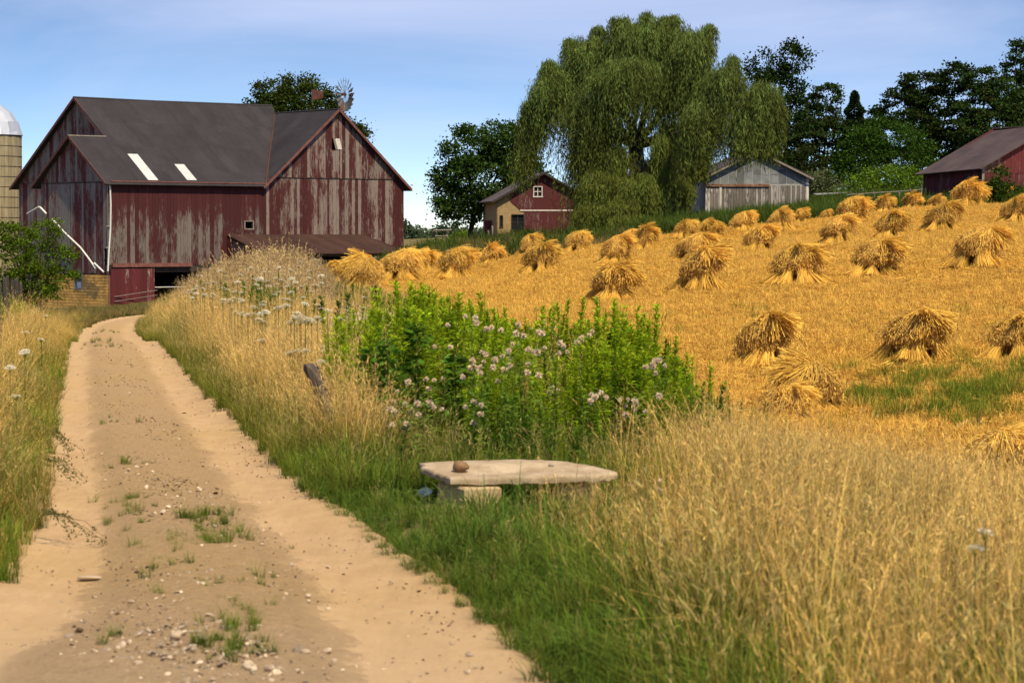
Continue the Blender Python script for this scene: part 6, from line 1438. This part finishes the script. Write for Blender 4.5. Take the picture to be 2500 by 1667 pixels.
for pts_, lb in ((((1058, 563), (1104, 562)), 'top bar across the grey wooden yard frame'), (((1064, 577), (1091, 577)), 'middle bar of the grey wooden yard frame'), (((1138, 590), (1162, 591)), 'upper bar of the low yard gate'), (((1138, 603), (1166, 604)), 'lower bar of the low yard gate')):
    t = MB(); t.tube([at(x, y, 181.8) for x, y in pts_], .06, 4); tag(t.build('yard_rail', M_OLDWOOD), lb, 'rail', 'bars of the yard fence')
M_TYRE = plain('black_rubber', (.008, .008, .008), (.016, .015, .015), 4, .8, .2)
for px, lb in ((1164, 'left of two dark round tyres under the maple'), (1181, 'right of two dark round tyres under the maple')):
    b = at(px, 594, 173); mb = MB(); an = np.linspace(0, 2 * PI, 25); mb.tube(np.stack([.20 * np.cos(an), .02 * np.sin(an), .20 * np.sin(an)], -1), .13, 7, cap=False); o = mb.build('old_tyre', M_TYRE, None, True); o.location = (b[0], b[1], max(b[2], float(H(b[0], b[1])) + .30)); tag(o, lb, 'tyre', 'dark tyres by the maple trunk')

# ------------------------------------------------------------------ windmill behind the barn
M_GALV = plain('galvanised_steel', (.085, .088, .095), (.14, .142, .15), 3, .6, .0, metal=.2, rnd=.2)
M_RUSTV = plain('rusty_vane', (.09, .028, .022), (.15, .065, .05), 6, .8, .2, vscale=(1, 1, .3))
Yw = 196.; hub = at(832, 231, Yw); wz0 = float(H(hub[0], hub[1]))
mill = empty('windmill', (hub[0], hub[1], wz0)); tag(mill, 'old farm windmill wheel with gaps and rusty vane above the barn', 'windmill')
hz = hub[2] - wz0; sW = F / Yw; Rw = 42 / sW; wyaw = 1.12
wx = np.array([math.cos(wyaw), math.sin(wyaw), 0]); wnrm = np.array([math.sin(wyaw), -math.cos(wyaw), 0])
hb_ = np.array([0, 0, hz]) + wnrm * .35
nb = 18
for i in range(nb):
    a = 2 * PI * i / nb; d = wx * math.cos(a) + UPZ * math.sin(a); s_ = -wx * math.sin(a) + UPZ * math.cos(a)
    t = MB(); t.tube([hb_ + d * .08, hb_ + d * Rw * .97], .016, 4); t.build('spoke', M_GALV, mill)
    ang = math.degrees(a) % 360
    if 62 < ang < 128: continue
    q = s_ * math.cos(.5) + wnrm * math.sin(.5)
    r0, r1 = Rw * .48, Rw; w0, w1 = .11, .21
    t = MB(); P0 = hb_ + d * r0; P1 = hb_ + d * r1; V = [P0 - q * w0, P0 + q * w0, P1 + q * w1, P1 - q * w1]
    t.add([v + wnrm * .006 for v in V] + [v - wnrm * .006 for v in V], [(0, 1, 2, 3), (7, 6, 5, 4), (0, 4, 5, 1), (1, 5, 6, 2), (2, 6, 7, 3), (3, 7, 4, 0)]); t.build('blade', M_GALV if i % 6 else M_RUSTV, mill)
for rr_ in (.48, .80):
    t = MB(); an = np.linspace(0, 2 * PI, 37); t.tube(np.stack([hb_ + (wx * math.cos(a) + UPZ * math.sin(a)) * Rw * rr_ for a in an]), .014, 4, cap=False); t.build('wheel_ring', M_GALV, mill)
t = MB(); t.tube([hb_ + wnrm * .1, np.array([0, 0, hz]) - wnrm * .4], .11, 8); t.build('gearbox', M_RUSTV, mill)
ve = at(772, 229, Yw) - np.array([hub[0], hub[1], wz0]); vd = unit(np.array([ve[0], .9, 0]))
vx = np.array([0, 0, hz]); ln_ = np.linalg.norm(ve[:2]); 
t = MB(); t.tube([vx + UPZ * .02, vx + np.array([ve[0] * .55, .5, .05])], .022, 4); t.build('tail_arm', M_GALV, mill)
t = MB(); c0 = np.array([ve[0] + .46, .75, hz + .02]); V = [c0 + [-.88, .2, -.40], c0 + [.0, 0, -.26], c0 + [.05, 0, .26], c0 + [-.88, .2, .42]]
t.add([v + np.array([0, -.006, 0]) for v in V] + [v + np.array([0, .006, 0]) for v in V], [(0, 1, 2, 3), (7, 6, 5, 4), (0, 4, 5, 1), (1, 5, 6, 2), (2, 6, 7, 3), (3, 7, 4, 0)]); t.build('vane', M_RUSTV, mill)
for sx in (-1, 1):
    for sy in (-1, 1):
        t = MB(); t.tube([(sx * .1, sy * .1, hz - .3), (sx * 1.1, sy * 1.1, 0)], .05, 4); t.build('tower_leg', M_GALV, mill)
for k in range(1, 6):
    f_ = k / 6; r_ = .1 + 1.0 * f_; z_ = (hz - .3) * (1 - f_); t = MB(); t.tube([(-r_, -r_, z_), (r_, -r_, z_), (r_, r_, z_), (-r_, r_, z_), (-r_, -r_, z_)], .025, 4, cap=False); t.build('tower_girt', M_GALV, mill)

# ------------------------------------------------------------------ single flowers and weeds one can pick out
M_UMB = plant('white_umbel', (.12, .17, .04), (.16, .22, .05), (.88, .84, .72), var=.1, trans=.5)
M_THI = plant('thistle_fluff', (.10, .13, .05), (.18, .2, .09), (.86, .70, .52), var=.15, trans=.35)
M_THD = plant('thistle_green', (.09, .14, .02), (.17, .24, .04), (.3, .2, .14), var=.3, trans=.25)
M_STEMG = plant('green_stem', (.08, .12, .03), (.12, .16, .04), var=.2, trans=.2)
def umbel_mesh(seed):
    g = np.random.default_rng(seed); mb = MB(); n = 80; r = .040 * np.sqrt(g.uniform(0, 1, n)); a = g.uniform(0, 2 * PI, n)
    c = np.stack([r * np.cos(a), r * np.sin(a), .016 - 11 * r ** 2 + g.normal(0, .0025, n)], -1); d = unit(g.normal(0, .25, (n, 3)) * [1, 1, .3] + np.stack([np.cos(a), np.sin(a), 0 * a], -1)); s = unit(np.cross(d, [0, 0, 1]) + g.normal(0, .15, (n, 3))); q = g.uniform(.0045, .0085, (n, 1))
    mb.quads(np.stack([c - d * q, c + s * q, c + d * q, c - s * q], 1), np.stack([g.uniform(0, 1, n), np.ones(n), np.ones(n)], -1))
    m = 12; a = np.arange(m) * 2 * PI / m; e = np.stack([.032 * np.cos(a), .032 * np.sin(a), np.full(m, .004)], -1); st = np.tile([0, 0, -.035], (m, 1)); tt = np.zeros((m, 2, 3)); tt[:, :, 0] = .5
    mb.strips(np.stack([st, e], 1), np.full((m, 2), .0012), unit(np.stack([-np.sin(a), np.cos(a), 0 * a], -1)), tt)
    me = mb.mesh('flower_head'); me.materials.append(M_UMB); return me
def stem_mesh(seed, h=1.0, r=.0025):
    g = np.random.default_rng(seed); mb = MB(); mb.tube([(0, 0, -h), (g.normal(0, .01), g.normal(0, .01), -h * .5), (0, 0, -.03)], [r * 1.3, r, r * .8], 4, (.5, .5, 0), False)
    me = mb.mesh('stem'); me.materials.append(M_STEMG); return me
UMB = [umbel_mesh(i) for i in range(4)]; STM = [stem_mesh(i) for i in range(3)]
rf = random.Random(99)
def umbel(px, py, h, label, group, sc=1.0, y0=8., name='wild_carrot'):
    p = hit(px, py, h, y0, 120)
    while px < 200 and p[0] > float(road_l(p[1])) - .25 and y0 < 90: y0 += 1; p = hit(px, py, h, y0, 120)
    while 400 < px < 1000 and p[0] < float(road_r(p[1])) + .5 and y0 < 90: y0 += 2; p = hit(px, py, h, y0, 120)
    root = empty(name, p); tag(root, label, 'flower', group)
    a = obj('flower_head', rf.choice(UMB), None, root); a.location = (0, 0, h); k = sc * rf.uniform(.9, 1.35); a.scale = (k, k, k); a.rotation_euler = (rf.gauss(0, .16), rf.gauss(0, .16), rf.uniform(0, 6))
    b_ = obj('stem', rf.choice(STM), None, root); b_.location = (0, 0, h); b_.scale = (1, 1, h)
    return root
L_NEAR = 'white wild carrot umbel near the leaning broken post'
for px, py in ((714, 919), (745, 925), (747, 945), (730, 958), (708, 949), (792, 857), (783, 884), (640, 872), (640, 852), (789, 848)): umbel(px, py, .62, L_NEAR, 'wild carrot near the broken post', 1.15, 14)
L_BANK = 'white wild carrot umbel on the weedy bank by the barn'
blist = [(597, 702), (590, 715), (570, 714), (555, 708), (563, 733), (520, 733), (545, 703), (580, 689), (645, 665), (635, 680), (620, 683), (740, 727), (710, 715), (690, 730), (700, 745), (620, 770), (635, 767), (605, 775), (650, 785), (725, 765), (745, 780), (760, 785), (775, 800), (735, 820), (890, 727), (886, 753), (1090, 765), (830, 835), (752, 838), (710, 836), (690, 685), (660, 640), (575, 617), (655, 700), (670, 720), (700, 700), (540, 650), (520, 690), (500, 720), (480, 700), (470, 730), (640, 745), (680, 790), (560, 760), (590, 745), (760, 712), (800, 790), (775, 745), (720, 690), (735, 700), (610, 655), (600, 640), (555, 640), (530, 620), (680, 655), (710, 660), (640, 625), (730, 650)]
rb_ = random.Random(17)
for k in range(60): blist.append((rb_.uniform(450, 800), rb_.uniform(630, 840)))
for px, py in blist: umbel(px, py, (rb_.uniform(.82, 1.0) if py > 690 else rb_.uniform(1.0, 1.2)), 'white wild carrot umbel on the bank crest below the lean-to roof' if py < 690 else 'white wild carrot umbel on the bank side facing the track' if px < 620 else 'white wild carrot umbel in the middle of the weedy bank' if px < 740 else 'white wild carrot umbel at the right end of the weedy bank', 'wild carrot on the bank', 1.0, 24)
for px, py in ((80, 742), (75, 757), (92, 761), (112, 772), (63, 812), (100, 846), (102, 886), (62, 1055), (40, 1115), (25, 898), (60, 860)): umbel(px, py, rb_.uniform(.5, .7), 'white wild carrot umbel on the left verge of the track', 'wild carrot on the left verge', 1.0, 9)
umbel(2405, 1408, .70, 'blurred white umbel in the tall golden grass, lower right', None, .8, 9); umbel(2380, 1425, .64, 'lower blurred white umbel just beside its twin, lower right', None, .6, 9)
# thistles gone to seed
def fluff_mesh(seed):
    g = np.random.default_rng(seed); mb = MB(); n = 110; d = unit(g.normal(0, 1, (n, 3)) + [0, 0, .55]); L_ = g.uniform(.010, .024, (n, 1)); P = np.stack([d * .003, d * L_ * .6, d * L_], 1)
    tt = np.zeros((n, 3, 3)); tt[:, :, 0] = g.uniform(0, 1, (n, 1)); tt[:, :, 1] = 1; tt[:, 1:, 2] = 1; tt[:, 0, 2] = .4
    mb.strips(P, np.tile([.0008, .0032, .0022], (n, 1)), unit(np.cross(d, g.normal(0, 1, (n, 3)))), tt)
    for k in range(6): mb.tube([(0, 0, -.016), (0, 0, -.004)], [.004, .008], 6, (.4, .2, .6))
    me = mb.mesh('seed_head'); me.materials.append(M_THI); return me
FLF = [fluff_mesh(i) for i in range(4)]
def thistle_stalk(seed):
    g = np.random.default_rng(seed); mb = MB(); stalk(mb, g, 1.0, 34, .11, .010, .5, .1, .2, .005); me = mb.mesh('stem'); me.materials.append(M_THD); return me
TST = [thistle_stalk(i) for i in range(3)]
TH_ = [(1150, 762, 5, .25), (1225, 772, 6, .3), (1250, 785, 5, .3), (1290, 757, 7, .35), (1345, 752, 8, .3), (1350, 770, 6, .25), (1270, 800, 6, .3), (1352, 812, 5, .2), (1342, 848, 5, .2), (1235, 880, 9, .22), (1225, 865, 4, .2), (1158, 870, 6, .2), (1152, 893, 4, .15), (1180, 860, 3, .1), (1060, 925, 5, .18), (1012, 933, 4, .2), (1010, 1000, 8, .22), (992, 1012, 4, .15), (1030, 965, 3, .15), (985, 1055, 4, .12), (1150, 1045, 4, .15), (1165, 1062, 4, .12), (1300, 874, 4, .15), (1355, 935, 4, .12), (1480, 815, 5, .2), (1420, 808, 5, .25), (1590, 862, 7, .3), (1575, 868, 5, .2), (1612, 885, 6, .25), (1600, 878, 6, .2), (1460, 945, 6, .2), (1510, 960, 7, .25), (1545, 953, 6, .22), (1560, 955, 4, .2), (1616, 1173, 2, .05), (1300, 900, 3, .15), (1085, 845, 3, .2), (1045, 950, 3, .15)]
for i, (px, py, nh, sp) in enumerate(TH_):
    h = 1.06 if py < 830 else (.9 if py < 920 else .62); h = (.45 if py > 1150 else h) * rf.uniform(.86, 1.08)
    p = hit(px, py, h, 17.2 if py < 1150 else 12., 40); root = empty('thistle', p)
    where = 'lone thistle seed head in the grass right of the bench' if py > 1150 else 'seeding thistle at the thicket skyline against the stubble' if py < 815 and px > 1140 else 'seeding thistle on the right shoulder of the thicket' if px > 1440 and py < 900 else 'seeding thistle in the row of fluff low at the right of the thicket' if px > 1440 else 'seeding thistle in the sunlit middle of the green thicket' if py < 960 and px > 1100 else 'seeding thistle just behind the slab of the bench' if px > 1100 else 'seeding thistle between the broken post and the bench' if py > 900 else 'seeding thistle among the broad-leaved weeds'
    tag(root, where, 'thistle', 'thistles gone to seed' if py < 1150 else None)
    st = obj('stem', TST[i % 3], None, root); st.scale = (1, 1, h * .97); st.rotation_euler = (0, 0, rf.uniform(0, 6))
    for k in range(max(2, int(nh * .8))):
        s_ = obj('seed_head', FLF[(i + k) % 4], None, root); q = rf.uniform(.8, 1.45) * (p[1] / 20) ** .6; s_.scale = (q, q, q); s_.location = (rf.gauss(0, sp * .38), rf.gauss(0, sp * .38), h - abs(rf.gauss(0, .09))); s_.rotation_euler = (rf.gauss(0, .6), rf.gauss(0, .6), 0)
# leafy dark green stalks
M_STK = plant('milkweed_leaf', (.035, .075, .012), (.075, .14, .02), var=.35, trans=.3)
def tall_stalk(seed):
    g = np.random.default_rng(seed); mb = MB(); stalk(mb, g, 1.0, 90, .14, .013, .45, .1, .6, .008); me = mb.mesh('leafy_stem'); me.materials.append(M_STK); return me
TSK = [tall_stalk(i) for i in range(3)]
for i, (px, py, h, lb) in enumerate(((927, 700, 1.0, 'tall dark leafy stalk left of a white umbel, in tan grass'), (1030, 700, .9, 'twin-topped dark leafy stalk before the stubble edge'), (1012, 708, .8, 'shorter leafy stalk left of the twin-topped one'), (847, 718, .9, 'small dark leafy stalk above the tan grass, left of the tall one'), (790, 725, 1.0, 'dark leafy stalk at the right end of the weedy bank'), (570, 592, 1.35, 'dark leafy stalk on the bank skyline before the lean-to'), (614, 580, 1.35, 'pale green leafy stalk on the bank skyline under the small barn window'), (758, 583, 1.4, 'branching yellow-green weed standing before the brown lean-to roof'), (660, 595, 1.3, 'thin green stalk on the bank skyline below the lean-to roof'), (815, 735, .85, 'leafy stalk just below the leftmost straw heap'))):
    p = hit(px, py, h, 30 if py > 650 else 45, 110); root = empty('leafy_stalk', p); tag(root, lb, 'weed', 'leafy stalks')
    o = obj('leafy_stem', TSK[i % 3], None, root); o.scale = (1.15, 1.15, h); o.rotation_euler = (rf.gauss(0, .06), rf.gauss(0, .06), rf.uniform(0, 6))
# mulleins
M_MUL = plant('mullein_spike', (.16, .20, .04), (.30, .30, .05), (.42, .38, .05), var=.3, trans=.1)
for px, py, h, lb in ((535, 578, 1.45, 'tall mullein spike before the barn wall'), (511, 596, 1.2, 'shorter mullein spike left of the tall one')):
    p = hit(px, py, h, 45, 110); root = empty('mullein', p); tag(root, lb, 'weed', 'mullein spikes'); g = np.random.default_rng(int(px)); mb = MB(); n = 260; t_ = g.uniform(.45, 1, n); a = g.uniform(0, 2 * PI, n); C_ = np.stack([.032 * np.cos(a) * (1.1 - t_ * .6), .032 * np.sin(a) * (1.1 - t_ * .6), t_ * h], -1); leaves(mb, C_, np.stack([np.cos(a), np.sin(a), 0 * a + .6], -1), .035, g, head=g.uniform(0, 1, n)); mb.build('spike', M_MUL, root)
    mb = MB(); mb.tube([(0, 0, -.05), (0, 0, h)], [.018, .010], 6); mb.build('stem', M_STEMG, root); mb = MB(); n = 40; t_ = g.uniform(0, .45, n); a = g.uniform(0, 2 * PI, n); d = np.stack([np.cos(a), np.sin(a), .5 + 0 * a], -1); leaves(mb, np.stack([0 * a, 0 * a, t_ * h], -1) + d * .07, d, .18, g, aspect=.35); mb.build('leaf_rosette', M_STK, root)
# broad-leaved weeds at the left of the thicket
M_BROAD = plant('broad_leaf', (.05, .105, .012), (.10, .19, .02), var=.4, trans=.3)
for i, (px, py, h, lb) in enumerate(((1018, 790, 1.0, 'tall broad-leaved weed at the left shoulder of the thicket'), (945, 830, .9, 'broad-leaved weed left of the taller one above the broken post'), (905, 850, .8, 'low broad-leaved weed behind the leaning broken post'), (985, 850, .8, 'broad-leaved weed in the hollow below the tall one'), (1110, 870, .75, 'dark broad-leaved weed inside the green thicket'))):
    p = hit(px, py, h, 19.5, 34); root = empty('broad_leaved_weed', p); tag(root, lb, 'weed', 'broad-leaved weeds'); g = np.random.default_rng(300 + i); mb = MB(); n = 150
    a = g.uniform(0, 2 * PI, n); t_ = g.uniform(.2, 1, n) ** .8; rr = .26 * (1.1 - t_ * .75) * g.uniform(.3, 1, n); C_ = np.stack([rr * np.cos(a), rr * np.sin(a), t_ * h], -1); leaves(mb, C_, np.stack([np.cos(a), np.sin(a), g.normal(-.1, .35, n)], -1), .085, g, aspect=.6); mb.build('foliage', M_BROAD, root)
    mb = MB(); mb.tube([(0, 0, -.05), (.01, 0, h * .5), (0, .01, h)], [.008, .006, .003], 5); mb.build('stem', M_STEMG, root)
# thin trailing weeds reaching over the left rut
M_TRAIL = plant('trailing_weed', (.10, .10, .035), (.15, .14, .05), var=.3, trans=.2)
for i, (px, py, ln) in enumerate(((105, 1150, .30), (110, 1160, .24), (135, 1100, .20), (100, 1290, .24), (105, 1300, .32), (128, 1085, .18))):
    p = hit(px, py, .05, 8, 40); g = np.random.default_rng(700 + i); mb = MB()
    for k in range(4):
        an = g.normal(-.15, .35); d = np.array([math.cos(an), math.sin(an), 0]); t_ = np.linspace(0, 1, 7)[:, None]; P_ = d * ln * t_ * g.uniform(.6, 1.2) + UPZ * (.16 * (1 - t_) ** 1.2 + .05 * np.sin(t_ * 3)) + g.normal(0, .006, (7, 3)); mb.tube(P_, np.linspace(.0022, .0010, 7), 4, (.5, .3, 0), False)
        m = 26; q = g.integers(1, 7, m); C_ = P_[q] + g.normal(0, .012, (m, 3)); leaves(mb, C_, g.normal(0, 1, (m, 3)), .018, g)
    o = mb.build('trailing_weed', M_TRAIL); o.location = [float(v) for v in p]; tag(o, 'thin trailing weed reaching over the left rut of the track', 'weed', 'trailing weeds on the left rut')
